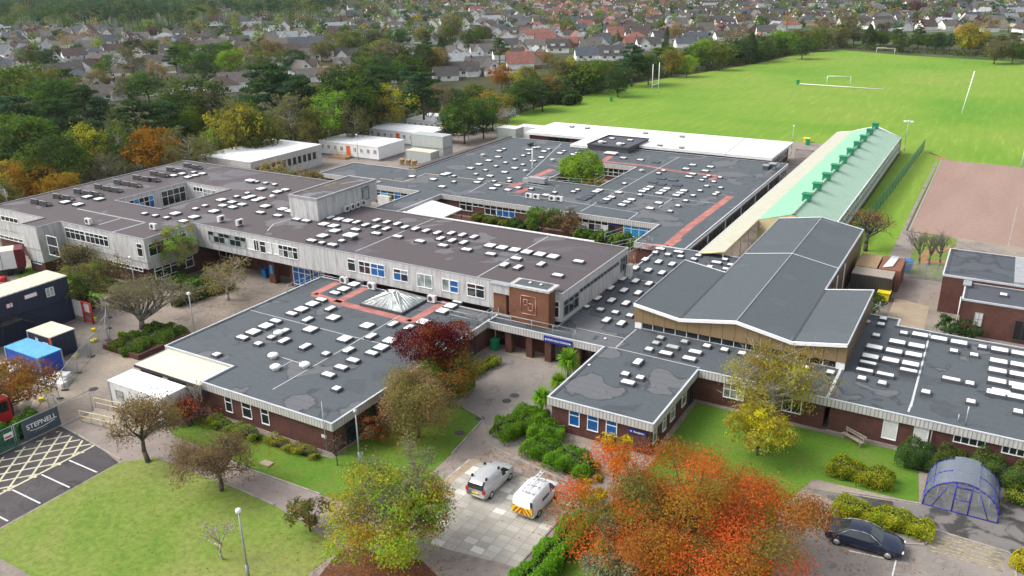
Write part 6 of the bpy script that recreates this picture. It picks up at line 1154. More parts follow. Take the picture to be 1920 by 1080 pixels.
# trees told apart in the photograph, placed by the top of the crown: x, y of the top, height, kind, colours
PICK = [(0, 296, 8, 'broad', 'orange', 'amber', 1.25), (45, 305, 7.5, 'broad', 'amber', 'orange', 1.2), (108, 318, 7, 'broad', 'amber', 'orange', 1), (282, 234, 10, 'broad', 'orange', 'orange', 1.15), (150, 238, 10, 'broad', 'gold', 'green', .9), (190, 286, 7.5, 'airy', 'grey', 'dull', 1.1), (216, 222, 11, 'airy', 'green', 'olive', 1.1),
 (345, 238, 10, 'airy', 'dull', 'olive', 1.2), (386, 238, 9, 'airy', 'lime', 'olive', .9), (440, 188, 13, 'broad', 'olive', 'gold', .9), (475, 205, 11, 'broad', 'green', 'olive', .9), (540, 172, 13, 'airy', 'olive', 'dull', 1.1), (575, 200, 10, 'airy', 'amber', 'olive', 1), (610, 168, 13, 'airy', 'olive', 'lime', 1.2), (660, 185, 11, 'airy', 'dull', 'olive', .8), (730, 154, 12, 'airy', 'amber', 'gold', 1.3),
 (40, 220, 12, 'broad', 'green', 'dark', 1.2), (5, 215, 12, 'broad', 'green', 'olive', 1.2), (90, 255, 11, 'broad', 'dark', 'green', 1.1), (100, 185, 13, 'pine', 'pine', 'dark', 1.2), (45, 120, 15, 'broad', 'green', 'olive', 1.4), (95, 148, 13, 'broad', 'dark', 'green', 1.2), (150, 160, 13, 'pine', 'pine', 'dark', 1.3), (245, 185, 13, 'pine', 'pine', 'dark', 1.3), (350, 135, 16, 'broad', 'green', 'dark', 1.0), (395, 160, 13, 'airy', 'olive', 'dull', 1),
 (300, 190, 12, 'pine', 'pine', 'dark', 1.2), (500, 118, 17, 'pine', 'pine', 'dark', 1.3), (560, 140, 15, 'pine', 'dark', 'pine', 1.1), (650, 128, 16, 'broad', 'dark', 'green', 1.1), (700, 125, 14, 'pine', 'pine', 'dark', 1), (790, 135, 14, 'pine', 'pine', 'dark', 1.2),
 (828, 148, 11, 'bare', 'tan', 'dull', 1), (868, 175, 11, 'broad', 'dark', 'green', .9), (845, 200, 8, 'broad', 'green', 'dark', .9), (876, 190, 8.5, 'airy', 'dull', 'olive', .9), (922, 166, 10, 'broad', 'amber', 'olive', 1.1), (905, 185, 9, 'broad', 'dark', 'green', 1.0), (800, 180, 8, 'bare', 'tan', 'dull', .8),
 (950, 195, 7, 'bare', 'white', 'white', 1.0), (977, 145, 9, 'broad', 'green', 'dark', 1.2), (985, 124, 9, 'broad', 'olive', 'gold', 1.1), (1017, 163, 6.5, 'pine', 'dark', 'pine', 1.6), (1050, 108, 10.5, 'broad', 'olive', 'dull', 1.0), (1080, 104, 11, 'airy', 'olive', 'gold', 1.2), (1123, 112, 10, 'broad', 'green', 'olive', 1), (1187, 84, 13, 'pine', 'dark', 'pine', 1.3), (1218, 100, 10, 'broad', 'dark', 'green', 1.1), (1160, 130, 8, 'broad', 'dark', 'dark', 1.1),
 (1262, 92, 9.5, 'broad', 'olive', 'amber', 1), (1290, 103, 7.5, 'broad', 'lime', 'gold', 1.0), (1318, 74, 11, 'broad', 'lime', 'green', .9), (1352, 85, 9, 'broad', 'green', 'olive', 1), (1383, 42, 14, 'airy', 'dull', 'khaki', 1.2), (1411, 60, 12, 'cypress', 'dark', 'dark', 1.6), (1440, 72, 9, 'broad', 'dark', 'green', 1), (1467, 53, 11, 'broad', 'lime', 'green', 1.3), (1508, 66, 9.5, 'broad', 'green', 'dark', 1.1), (1533, 48, 11, 'broad', 'olive', 'green', .9),
 (1557, 30, 13, 'airy', 'olive', 'dull', 1.2), (1600, 22, 14, 'airy', 'dull', 'olive', 1.3), (1578, 52, 9, 'broad', 'olive', 'dull', 1.1), (1634, 45, 10.5, 'cypress', 'dark', 'dark', 2.0), (1657, 42, 10.5, 'broad', 'dark', 'purple', .8), (1692, 60, 8.5, 'broad', 'dark', 'green', 1.1), (1727, 50, 9.5, 'pine', 'dark', 'pine', 1.2), (1760, 58, 9, 'broad', 'dark', 'dark', 1.2), (1786, 62, 8.5, 'pine', 'dark', 'pine', 1.1), (1827, 42, 13, 'broad', 'amber', 'gold', 1.15), (1872, 74, 9, 'broad', 'dull', 'olive', 1.2), (1905, 78, 8, 'broad', 'dark', 'green', 1.2), (1935, 72, 9, 'broad', 'green', 'olive', 1.2),
 (826, 68, 13, 'cypress', 'dark', 'dark', 1.3), (785, 82, 12, 'broad', 'dark', 'green', 1.1), (735, 78, 13, 'broad', 'dull', 'dark', 1.5), (690, 84, 11, 'broad', 'dark', 'olive', 1.2), (955, 90, 6, 'cypress', 'lime', 'gold', 1.5), (240, 86, 13, 'airy', 'olive', 'dull', 1.3), (325, 88, 11, 'pine', 'pine', 'dark', 1.3), (400, 76, 13, 'broad', 'dark', 'green', 1.4), (843, 28, 14, 'broad', 'olive', 'dull', 1.1), (912, 45, 10, 'broad', 'purple', 'dull', .8), (240, 8, 16, 'airy', 'olive', 'khaki', 1.2), (282, 45, 9, 'broad', 'purple', 'dull', .9), (52, 0, 16, 'broad', 'maroon', 'purple', 1.2), (1430, 30, 9, 'broad', 'dark', 'green', 1), (1680, -2, 12, 'broad', 'dark', 'dark', 1.4), (1722, 2, 11, 'broad', 'purple', 'dull', 1.3), (1775, 2, 11, 'broad', 'dull', 'dark', 1.4),
 (775, 150, 10, 'airy', 'dull', 'olive', 1.1), (815, 162, 8, 'broad', 'olive', 'khaki', 1.1), (848, 160, 8, 'broad', 'dark', 'green', 1.1), (893, 152, 8.5, 'broad', 'green', 'olive', 1.1), (940, 118, 9, 'broad', 'amber', 'rust', .9), (962, 160, 7.5, 'broad', 'dark', 'green', 1.2), (930, 176, 7, 'broad', 'green', 'dark', 1.2), (1000, 150, 8, 'broad', 'dark', 'olive', 1.1), (1030, 140, 8, 'broad', 'khaki', 'olive', 1.0), (760, 172, 9, 'pine', 'pine', 'dark', 1.2), (700, 165, 11, 'airy', 'dull', 'olive', .9), (525, 138, 14, 'pine', 'pine', 'dark', 1.2), (592, 158, 12, 'broad', 'olive', 'green', 1.1), (640, 150, 14, 'broad', 'dark', 'green', 1.1), (690, 148, 13, 'pine', 'pine', 'dark', 1.2), (768, 122, 12, 'pine', 'pine', 'dark', 1.2), (715, 98, 12, 'broad', 'dark', 'green', 1.4), (762, 98, 11, 'broad', 'green', 'dark', 1.2), (662, 108, 11, 'broad', 'dark', 'olive', 1.2), (430, 92, 11, 'broad', 'lime', 'olive', 1.1), (370, 98, 11, 'broad', 'dark', 'green', 1.3), (462, 78, 11, 'airy', 'khaki', 'olive', 1.2), (495, 92, 10, 'broad', 'green', 'dull', 1.2), (545, 92, 9, 'broad', 'dark', 'green', 1.5), (600, 70, 10, 'broad', 'dull', 'olive', 1.2), (650, 52, 13, 'broad', 'green', 'olive', 1.3), (690, 50, 12, 'broad', 'dull', 'dark', 1.3), (290, 110, 10, 'airy', 'khaki', 'tan', 1.1), (180, 128, 8, 'broad', 'khaki', 'dull', 1.1), (745, 50, 11, 'broad', 'dark', 'green', 1.3), (270, 130, 10, 'broad', 'green', 'dark', 1.2), (240, 140, 8, 'broad', 'dull', 'green', 1.2)]
taken = []
SEEN = [(p[0], p[1], math.hypot(*at(p[0], p[1], p[2])), p[2]) for p in PICK[:34]]
for p in PICK:
    X, Y = at(p[0], p[1], p[2]); plant(p[3], X, Y, p[2], p[4], p[5], p[6]); taken.append((X, Y))
hl = px((985, 198), (1080, 174), (1165, 150), (1290, 130), (1420, 108), (1500, 92), (1580, 84), (1700, 92), (1920, 104), (1990, 110))
for (xa, ya), (xc, yc_) in zip(hl, hl[1:]):
    L_ = math.dist((xa, ya), (xc, yc_)); n = max(1, int(L_/6.5))
    for k in range(n):
        f = (k+random.uniform(.2, .8))/n; X, Y = xa+(xc-xa)*f, ya+(yc_-ya)*f+2.5
        plant(random.choice(['broad', 'broad', 'bush', 'pine']), X, Y, random.uniform(6, 9.5), random.choice(['dark', 'green', 'dark', 'olive']), random.choice(['dark', 'green', 'dull']), 1.4); taken.append((X, Y))
# the wood on the left, filled in between
fl_ = [0, 130, 180, 240, 300, 400, 480, 560, 640, 760, 860]; ft_ = [128, 128, 185, 200, 195, 180, 165, 150, 142, 152, 160]
fill = []
for y in np.arange(64, 330, 6.6):
    for x in np.arange(-420, -108, 6.6): fill.append((x+random.uniform(-2.6, 2.6), y+random.uniform(-2.6, 2.6)))
fill.sort(key=lambda q: q[0]**2+q[1]**2); cnt = 0
for X, Y in fill:
    if cnt >= 106: break
    if not (X < -133 or (Y > 178 and X < -116) or (Y < 104 and X < -126)): continue
    if X > -135 and 100 < Y < 128: continue
    h = random.uniform(8.5, 13.5); u_, v_, d_ = proj((X, Y, h))
    if not (-60 < u_ < 850) or v_ < np.interp(u_, fl_, ft_) or v_ > 380: continue
    if any((X-a)**2+(Y-c)**2 < 30 for a, c in taken): continue
    if any(abs(u_-a) < 46 and math.hypot(X, Y) < r_ and v_ < c+52 for a, c, r_, hh in SEEN): continue
    taken.append((X, Y)); cnt += 1; k = random.random()
    if u_ > 480 and random.random() < .5: plant('airy', X, Y, h, random.choice(['olive', 'dull', 'green', 'gold']), random.choice(['olive', 'dull']))
    elif k < .42: plant('pine', X, Y, h*1.08, 'pine', random.choice(['dark', 'pine']), 1.2)
    elif k < .8: plant('broad', X, Y, h, random.choice(['green', 'dark', 'green', 'olive']), random.choice(['dark', 'green', 'olive']), 1.05)
    else: plant('airy', X, Y, h, random.choice(['olive', 'dull', 'grey', 'lime']), 'olive', 1.1)
# ------------------------------------------------------------------ the housing estate
def house_mesh(shape, roof):
    wl, rf = MB(), MB(); wall = 'house_white'
    def gable(x0, x1, y0, y1, hw, hr, ax='x', ov=.4):
        wl.box(x0, y0, 0, x1, y1, hw, wall)
        if ax == 'x':
            ym = (y0+y1)/2; wl.add([(x0, y0, hw), (x0, y1, hw), (x0, ym, hr-.15), (x1, y0, hw), (x1, y1, hw), (x1, ym, hr-.15)], [(0, 2, 1), (3, 4, 5)], wall); s = (hr-hw)/(ym-y0); e = hw-ov*s
            rf.add([(x0-ov, y0-ov, e), (x1+ov, y0-ov, e), (x1+ov, ym, hr), (x0-ov, ym, hr), (x0-ov, y1+ov, e), (x1+ov, y1+ov, e)], [(0, 1, 2, 3), (3, 2, 5, 4)], roof)
        else:
            xm = (x0+x1)/2; wl.add([(x0, y0, hw), (x1, y0, hw), (xm, y0, hr-.15), (x0, y1, hw), (x1, y1, hw), (xm, y1, hr-.15)], [(0, 1, 2), (3, 5, 4)], wall); s = (hr-hw)/(xm-x0); e = hw-ov*s
            rf.add([(x0-ov, y0-ov, e), (x0-ov, y1+ov, e), (xm, y1+ov, hr), (xm, y0-ov, hr), (x1+ov, y0-ov, e), (x1+ov, y1+ov, e)], [(0, 3, 2, 1), (3, 4, 5, 2)], roof)
    def hip(x0, x1, y0, y1, hw, hr, ov=.45):
        wl.box(x0, y0, 0, x1, y1, hw, wall); x0 -= ov; x1 += ov; y0 -= ov; y1 += ov; k = (y1-y0)/2; ym = (y0+y1)/2
        rf.add([(x0, y0, hw-.1), (x1, y0, hw-.1), (x1, y1, hw-.1), (x0, y1, hw-.1), (x0+k*.95, ym, hr), (x1-k*.95, ym, hr)], [(0, 1, 5, 4), (1, 2, 5), (2, 3, 4, 5), (3, 0, 4)], roof)
    def dormer(x, y, z, face=-1):
        wl.box(x-1.1, min(y, y-face*1.6), z, x+1.1, max(y, y-face*1.6), z+1.25, wall); rf.box(x-1.3, min(y+face*.2, y-face*2.2), z+1.25, x+1.3, max(y+face*.2, y-face*2.2), z+1.4, roof)
    if shape == 'gable': gable(-5.2, 5.2, -4, 4, 2.6, 5.9, 'x')
    elif shape == 'chalet': gable(-4.2, 4.2, -5.5, 5.5, 2.7, 7.0, 'y')
    elif shape == 'hip': hip(-5.8, 5.8, -4.4, 4.4, 2.7, 5.6)
    elif shape == 'cross': gable(-6, 6, -3.6, 3.8, 2.6, 5.8, 'x'); gable(-5.2, -.2, -6.2, 0, 2.6, 5.5, 'y')
    elif shape == 'long': gable(-7.5, 7.5, -3.9, 3.9, 2.7, 5.5, 'x'); hip(2.0, 6.6, -6.2, -1, 2.5, 4.6)
    else: gable(-5.4, 5.4, -4.3, 4.3, 2.7, 6.8, 'x'); dormer(-2.4, -3.5, 3.5); dormer(2.4, -3.5, 3.5)
    (wl.box(2.6, .3, 4.0, 3.1, .9, {'gable': 6.4, 'hip': 5.9, 'long': 5.9}[shape], 'brick') if shape in ('gable', 'hip', 'long') else None); a = wl.build('wall', None, True); c = rf.build('roof', None, True); out = (a.data, c.data); bpy.data.objects.remove(a); bpy.data.objects.remove(c); return out
for nm_, col in (('house_white', (0.8, 0.79, 0.76)), ('house_cream', (0.55, 0.49, 0.36)), ('house_brick', (0.25, 0.13, 0.09)), ('roof_grey', (0.07, 0.066, 0.064)), ('roof_brown', (0.08, 0.062, 0.054)), ('roof_slate', (0.075, 0.085, 0.1)), ('roof_red', (0.21, 0.095, 0.078)), ('roof_stone', (0.115, 0.104, 0.094)), ('roof_pale', (0.24, 0.26, 0.27))): plain(nm_, col, .8, .2, var=.22, scale=.9)
SHAPES = ['gable', 'chalet', 'hip', 'cross', 'long', 'dormer']; HP = {s: house_mesh(s, 'roof_grey') for s in SHAPES}
b = MB(); b.box(-.75, -.05, 0, .75, .0, 1.15, 'white_paint').box(-.65, -.06, .08, -.04, -.05, 1.05, 'glass').box(.04, -.06, .08, .65, -.05, 1.05, 'glass'); o = b.build('window', None, True); WINM = o.data; bpy.data.objects.remove(o)
ROOFS = ['roof_grey']*5+['roof_brown']*4+['roof_stone']*4+['roof_slate']*3+['roof_red']+['roof_pale']*2
def region(u, v):
    if v > 100 and u > 1650: return 0
    """chance that a house stands where the photograph shows this bit of ground"""
    if u < 0 or u > 1925 or v < -8: return .4 if v > -60 else 0
    if u > 640:
        if v < np.interp(u, [640, 780, 860, 1000, 1060, 1180, 1260, 1400, 1480, 1560, 1620, 1920], [165, 155, 148, 140, 112, 100, 94, 70, 60, 46, 60, 62]): return .45 if (u < 820 and v < 40) or (u < 860 and v > 90) else (.68 if u < 900 else .93)
        return 0
    if u < 235 and 62 < v < 122: return .85
    if 60 < u < 420 and 60 <= v < 178 and v < np.interp(u, fl_, ft_)+22: return .42
    if 400 <= u <= 640 and 44 < v < 170: return .6
    return .12 if v < 22 else 0
PICKH = [(15, 108, 'chalet', 'roof_slate', .5), (48, 104, 'chalet', 'roof_slate', .5), (93, 104, 'chalet', 'roof_slate', .45), (100, 124, 'chalet', 'roof_slate', .4), (178, 108, 'hip', 'roof_slate', .3), (170, 90, 'chalet', 'roof_slate', .5), (205, 84, 'gable', 'roof_slate', .3), (140, 112, 'gable', 'roof_brown', .2), (147, 158, 'hip', 'roof_slate', .1), (120, 142, 'long', 'roof_grey', .15), (222, 172, 'cross', 'roof_grey', .2),
 (520, 62, 'cross', 'roof_pale', .2), (540, 76, 'cross', 'roof_pale', .1), (570, 74, 'chalet', 'roof_grey', .3), (655, 92, 'dormer', 'roof_pale', .1), (850, 116, 'chalet', 'roof_grey', .35), (905, 104, 'cross', 'roof_stone', .2), (862, 142, 'long', 'roof_grey', .15), (922, 140, 'chalet', 'roof_grey', .3), (1045, 98, 'dormer', 'roof_grey', .12), (1010, 92, 'long', 'roof_stone', .1), (1040, 74, 'chalet', 'roof_grey', .3), (1075, 72, 'long', 'roof_grey', .25), (1145, 112, 'dormer', 'roof_grey', .15), (1100, 112, 'gable', 'roof_slate', .2), (1215, 90, 'cross', 'roof_grey', .3), (1285, 84, 'cross', 'roof_grey', .25), (1425, 84, 'chalet', 'roof_red', .3), (1435, 66, 'gable', 'roof_grey', .2),
 (440, 146, 'hip', 'roof_stone', .2), (437, 163, 'gable', 'roof_stone', .1), (494, 131, 'gable', 'roof_pale', .15), (526, 130, 'cross', 'roof_pale', .2), (566, 141, 'chalet', 'roof_stone', .5), (592, 152, 'long', 'roof_stone', .1), (590, 112, 'long', 'roof_stone', .1), (622, 104, 'hip', 'roof_stone', .2), (548, 117, 'cross', 'roof_brown', .2), (716, 154, 'gable', 'roof_brown', .2),
 (256, 171, 'cross', 'roof_stone', .3), (176, 175, 'chalet', 'roof_grey', .4), (196, 187, 'long', 'roof_stone', .1), (303, 176, 'hip', 'roof_brown', .2), (214, 101, 'gable', 'roof_brown', .2), (275, 93, 'hip', 'roof_brown', .2), (305, 87, 'hip', 'roof_stone', .1), (333, 85, 'cross', 'roof_slate', .2), (364, 77, 'hip', 'roof_brown', .1), (390, 76, 'hip', 'roof_grey', .1), (352, 166, 'gable', 'roof_stone', .2), (415, 172, 'hip', 'roof_brown', .3), (835, 150, 'gable', 'roof_grey', .2), (690, 172, 'long', 'roof_brown', .1)]
HOUSES = []; hpos = []
def house(x, y, rz, shape, roof, wall, far=False):
    wm, rm = HP[shape]; o = thing('house', None, None, (x, y), rz); k_ = random.uniform(.8, .95); o.scale = (k_, k_, k_*.97)
    for nm_, me in (('wall', wm), ('roof', rm)):
        c = bpy.data.objects.new(nm_, me); COL.objects.link(c); c.parent = o; s_ = c.material_slots[0]; s_.link = 'OBJECT'; s_.material = MATS[wall if nm_ == 'wall' else roof]
    if not far:
        y_ = {'gable': -4, 'chalet': -5.5, 'hip': -4.4, 'cross': -3.6, 'long': -3.9, 'dormer': -4.3}[shape]
        for q in ((-2.4, y_, 1.0), (2.4, y_, 1.0), (0, y_, 4.0)) if shape == 'chalet' else (((-2.7, -6.2, 1.0), (2.6, y_, 1.0)) if shape == 'cross' else ((-3.2, y_, 1.0), (1.0, y_, 1.0))): c = bpy.data.objects.new('window', WINM); COL.objects.link(c); c.parent = o; c.location = q
    HOUSES.append((o, shape, roof, wall, x, y)); hpos.append((x, y))
for u_, v_, sh, rfm, dr_ in PICKH: X, Y = at(u_, v_); house(X, Y, -math.atan2(X, Y)+dr_*.8, sh, rfm, 'house_white')
cand = []; A0 = -YAW+math.radians(10); ca, sa = math.cos(A0), math.sin(A0); row = 120.0; ri = 0
while row < 1500:
    for q in np.arange(-1300, 900, 15.5): a = q+random.uniform(-3, 3)+(ri % 2)*7; r_ = row+14*math.sin(q*.006+ri*.15)+random.uniform(-1.6, 1.6); cand.append((a*ca-r_*sa, a*sa+r_*ca, ri))
    row += 15 if ri % 2 == 0 else 24; ri += 1
cand.sort(key=lambda q: q[0]**2+q[1]**2); FAR = []
for X, Y, k in cand:
    u_, v_, d_ = proj((X, Y, 0))
    if d_ < 100 or u_ < -150 or u_ > 2080 or random.random() > region(u_, v_): continue
    if any((X-a)**2+(Y-c)**2 < 150 for a, c in hpos[:60]) or any((X-a)**2+(Y-c)**2 < 40 for a, c in taken): continue
    rz = A0+(0 if k % 2 else math.pi)+random.choice((0, 0, 0, math.pi/2))+random.uniform(-.12, .12)+.06*math.sin(X*.01); sh = random.choice(SHAPES); rfm = 'roof_red' if 980 < u_ < 1260 and v_ < 95 and random.random() < .3 else random.choice(ROOFS); wl_ = random.choice(['house_white']*8+['house_cream']*2+['house_brick'])
    if -5 < v_ and len(HOUSES) < 285: house(X, Y, rz, sh, rfm, wl_, len(HOUSES) > 130)
    else: FAR.append((X, Y, rz, sh, rfm, wl_))
fb = MB()
for X, Y, rz, sh, rfm, wl_ in FAR:
    c_, s_ = math.cos(rz), math.sin(rz)
    for me, mt in ((HP[sh][0], wl_), (HP[sh][1], rfm)):
        vs = [(X+v.co.x*c_-v.co.y*s_, Y+v.co.x*s_+v.co.y*c_, v.co.z) for v in me.vertices]; fb.add(vs, [tuple(p.vertices) for p in me.polygons], mt)
if fb.f: tag(fb.build('distant_houses'), 'far roofs of the estate running together near the top of the picture', 'houses', kind='stuff')
rd = MB(); row = 120.0; ri = 0
while row < 900:
    if ri % 2 == 1:
        pts = [((q*ca-(row+12+14*math.sin(q*.006+ri*.15))*sa), (q*sa+(row+12+14*math.sin(q*.006+ri*.15))*ca)) for q in np.arange(-900, 700, 15)]
        seg = [p for p in pts if proj((*p, 0))[2] > 150 and region(*proj((*p, 0))[:2]) > .3]
        for p, q in zip(seg, seg[1:]):
            if math.dist(p, q) < 22: rd.strip([p, q], 6.5, .02, 'estate_road')
    row += 15 if ri % 2 == 0 else 24; ri += 1
tag(rd.build('estate_road'), kind='structure')
HP_ = [(*proj((X, Y, 3)), k) for k, (o_, _, _, _, X, Y) in enumerate(HOUSES[:150])]
def hides(u, v, d, h):
    """would a tree here stand right in front of a house seen in the photograph"""
    vt = v-h*FPX/d
    return any(abs(u-a) < (15 if k < len(PICKH) else 9) and d < e-2 and vt < c < v for a, c, e, k in HP_)
# garden trees between the houses: near ones are things, the far ones one mass
ng = 0; FT = []; gp = []
gc_ = [(a*ca-r_*sa, a*sa+r_*ca) for a in np.arange(-1300, 900, 10.5) for r_ in np.arange(130, 1500, 10.5)]; random.shuffle(gc_); gc_.sort(key=lambda q: (q[0]**2+q[1]**2)//40000)
for X, Y in gc_:
    X += random.uniform(-5, 5); Y += random.uniform(-5, 5); u_, v_, d_ = proj((X, Y, 0))
    if d_ < 150 or u_ < -150 or u_ > 2080: continue
    g = region(u_, v_)
    if g < .1 or random.random() > (.42 if g > .8 else .62): continue
    if any((X-a)**2+(Y-c)**2 < 60 for a, c in hpos[:300]) and random.random() < .65: continue
    if any((X-a)**2+(Y-c)**2 < 50 for a, c in taken): continue
    k = random.random(); kd = 'broad' if k < .5 else ('airy' if k < .68 else ('pine' if k < .76 else ('bush' if k < .95 else 'cypress'))); h = {'broad': random.uniform(6, 12), 'airy': random.uniform(6, 11), 'pine': random.uniform(8, 12), 'bush': random.uniform(2.2, 4), 'cypress': random.uniform(4, 9)}[kd]
    lf = random.choice(['green', 'dark', 'dark', 'green', 'dark', 'olive', 'dull', 'green', 'olive', 'dark', 'dull', 'dark', 'green', 'khaki', 'lime', 'olive', 'purple', 'dark', 'green', 'amber']) if kd != 'pine' else 'pine'
    if hides(u_, v_, d_, h) and random.random() < .8: continue
    if ng < 68 and 0 < u_ < 1920 and v_ > 0: plant(kd, X, Y, h, lf, random.choice([lf, 'dull', 'green'])); ng += 1
    else: FT.append((X, Y, h, kd, lf))
def mass(name, items, lab, per, size, cat='trees'):
    P, Nn, mi, b = [], [], [], MB(); names = sorted({'leaf_'+i[4] for i in items}); ix = {n_: k for k, n_ in enumerate(names)}
    for X, Y, h, kd, lf in items:
        n = per; d = unit(n); 
        if kd == 'pine': L = np.array((X, Y, h*.74))+unit(7)*np.array((h*.2, h*.2, h*.24))*RNG.uniform(.4, 1, (7, 1)); q = L[RNG.integers(0, 7, n)]+d*np.array((h*.13, h*.13, h*.06))*RNG.uniform(.6, 1.1, (n, 1)); b.bar((X, Y, 0), (X, Y, h*.8), .25, 'bark', 4, .1)
        elif kd == 'cypress': q = np.array((X, Y, h*.5))+d*np.array((h*.13, h*.13, h*.5))
        else:
            L = np.array((X, Y, h*.56))+unit(6)*np.array((h*.25, h*.25, h*.22)); q = L[RNG.integers(0, 6, n)]+d*np.array((h*.22, h*.22, h*.2))*RNG.uniform(.7, 1.05, (n, 1)); b.bar((X, Y, 0), (X, Y, h*.5), .2, 'bark', 4, .1)
        P.append(q); Nn.append(d+np.array((0, 0, .4))+RNG.normal(size=(n, 3))*.4); mi.append(np.full(n, ix['leaf_'+lf]))
    return tag(leaf_obj(name, np.vstack(P), np.vstack(Nn), size, np.concatenate(mi), names, core=b), lab, cat, kind='stuff')
mass('distant_trees', FT[:5600], 'garden trees dotted among the far roofs, too many to count', 100, 1.2)
WD = []
for _ in range(5200):
    u_, v_ = random.uniform(-60, 760), random.uniform(-42, 76)
    if u_ > 640 and v_ > 26: continue
    lo = np.interp(u_, [-60, 60, 90, 230, 300, 420, 560, 640], [62, 62, 66, 66, 62, 50, 44, 40])
    if v_ > lo: continue
    X, Y = at(u_, v_)
    if region(u_, v_) > .3 or any((X-a)**2+(Y-c)**2 < 45 for a, c, *_ in WD[-400:]): continue
    if len(WD) > 820: break
    k = random.random(); WD.append((X, Y, random.uniform(13, 22), 'pine' if k < .6 else 'broad', random.choice(['pine', 'pine', 'dark']) if k < .6 else random.choice(['dull', 'olive', 'dark', 'dark', 'green'])))
mass('far_woodland', WD, 'belt of tall dark pines and mixed wood behind the estate', 230, 1.3, 'woodland')
# low growth under the wood and along the field hedge
b_pts = []
for X, Y in [(random.uniform(-260, -129), random.uniform(62, 320)) for _ in range(2600)]:
    u_, v_, d_ = proj((X, Y, 1.5))
    if -50 < u_ < 850 and v_ > np.interp(u_, fl_, ft_)+12: b_pts.append((X, Y, 1.2))
hl = px((965, 208), (1000, 200), (1080, 179), (1165, 156), (1290, 137), (1420, 115), (1500, 97), (1580, 90), (1700, 99), (1920, 112), (2000, 118))
for (xa, ya), (xc, yc_) in zip(hl, hl[1:]):
    L_ = math.dist((xa, ya), (xc, yc_))
    for k in range(int(L_*1.6)): f = random.random(); b_pts.append((xa+(xc-xa)*f+random.uniform(-3.5, 2), ya+(yc_-ya)*f+random.uniform(0, 5), random.uniform(1.2, 3.2)))
for X, Y in [(random.uniform(-127, -110), random.uniform(176, 190)) for _ in range(120)]: b_pts.append((X, Y, 1.2))
P = []; Nn = []
for X, Y, h in b_pts: n = 16; d = unit(n); d[:, 2] = abs(d[:, 2]); P.append(np.array((X, Y, 0))+d*np.array((1.3, 1.3, h))*RNG.uniform(.6, 1, (n, 1))); Nn.append(d+RNG.normal(size=(n, 3))*.4)
P = np.vstack(P); tag(leaf_obj('undergrowth', P, np.vstack(Nn), .75, RNG.integers(0, 3, len(P)), ['leaf_dark', 'leaf_green', 'leaf_dull']), 'dark undergrowth below the trees and along the field edge', 'undergrowth', kind='stuff')
# ------------------------------------------------------------------ trees and shrubs close to the school
def big_tree(name, lab, x, y, H, base, R, nl, n, ls, mats, bark='bark', r0=.2, keep=1.0, twig=True, lean=0, tuft=.07, spread=(.5, .85), lr=(.25, .4), squash=1.0, wob=.25, twigs=0, droop=0.0, flat=.8, top=.72):
    global RNG; RNG = np.random.default_rng(zlib.crc32(lab.encode())+SEED)
    o = thing(name, lab, 'tree' if H > 2.6 else 'shrub', (x, y)); P, Nn, mi, L = crown_broad(H, base, R, nl, n, tuft, spread, lr, flat, keep, len(mats))
    if droop: P[:, 2] -= droop*RNG.random(len(P))**2*np.hypot(P[:, 0], P[:, 1])/R
    P[:, 2] = np.maximum(P[:, 2], .12); b = MB(); limbs(b, H, base, L, r0, bark, wob, top, twig)
    for _ in range(twigs):
        c = L[RNG.integers(0, len(L))]; a = c+RNG.normal(size=3)*R*.1; e = c+unit(1)[0]*R*RNG.uniform(.25, .55)+np.array((0, 0, R*.15)); b.bar(a, e, .022, bark, 3, .008)
    b.build('trunk', o, True); leaf_obj('crown', P, Nn, ls, mi, ['leaf_'+m_ for m_ in mats], o, True); return o
def twiggy(name, lab, x, y, H, R, r0, mat, leaves, nleaf, ls, levels=5, spread=.62, up=.35, stems=1, n0=5, lean=(0, 0), sig=.25, droop=0):
    global RNG; RNG = np.random.default_rng(zlib.crc32(lab.encode())+SEED)
    o = thing(name, lab, 'tree' if H > 2.6 else 'shrub', (x, y)); b, T = bare_tree(H, R, r0, mat, levels, spread, up, lean, n0, stems); s = R/max(.1, np.percentile(np.hypot(T[:, 0], T[:, 1]), 92)); b.v = [(p[0]*s, p[1]*s, p[2]) for p in b.v]; T[:, :2] *= s
    b.build('trunk', o, True)
    if nleaf: P = T[RNG.integers(0, len(T), nleaf)]+RNG.normal(size=(nleaf, 3))*sig; P[:, 2] -= droop*RNG.random(nleaf); P[:, 2] = np.maximum(.1, P[:, 2]); leaf_obj('crown', P, RNG.normal(size=P.shape)+np.array((0, 0, .4)), ls, RNG.integers(0, len(leaves), nleaf), ['leaf_'+q for q in leaves], o, True)
    return o
big_tree('maple_tree', 'wide red and orange maple sprawling over the lower right lawn', -12.3, 43.6, 6.0, 1.2, 8.6, 80, 95000, .135, ['olive', 'orange', 'rust', 'rust', 'rust', 'red', 'red', 'red'], 'bark', .28, .97, False, tuft=.045, spread=(.3, .97), lr=(.13, .21), twigs=30, flat=.5)
big_tree('maple_tree', 'orange and green tree with grey bare top beside the paved bay', -29.3, 34.5, 5.6, 1.5, 4.4, 34, 24000, .155, ['gold', 'lime', 'amber', 'lime', 'gold', 'orange', 'lime'], 'bark_grey', .2, .95, tuft=.07, spread=(.5, .95), lr=(.2, .3), flat=.7)
twiggy('bare_sapling', 'grey green twiggy crown rising out of the orange and green tree', -30.2, 36.4, 6.6, 3.6, .12, 'bark_grey', ['grey', 'grey', 'dull'], 6500, .15, 5, .5, .55)
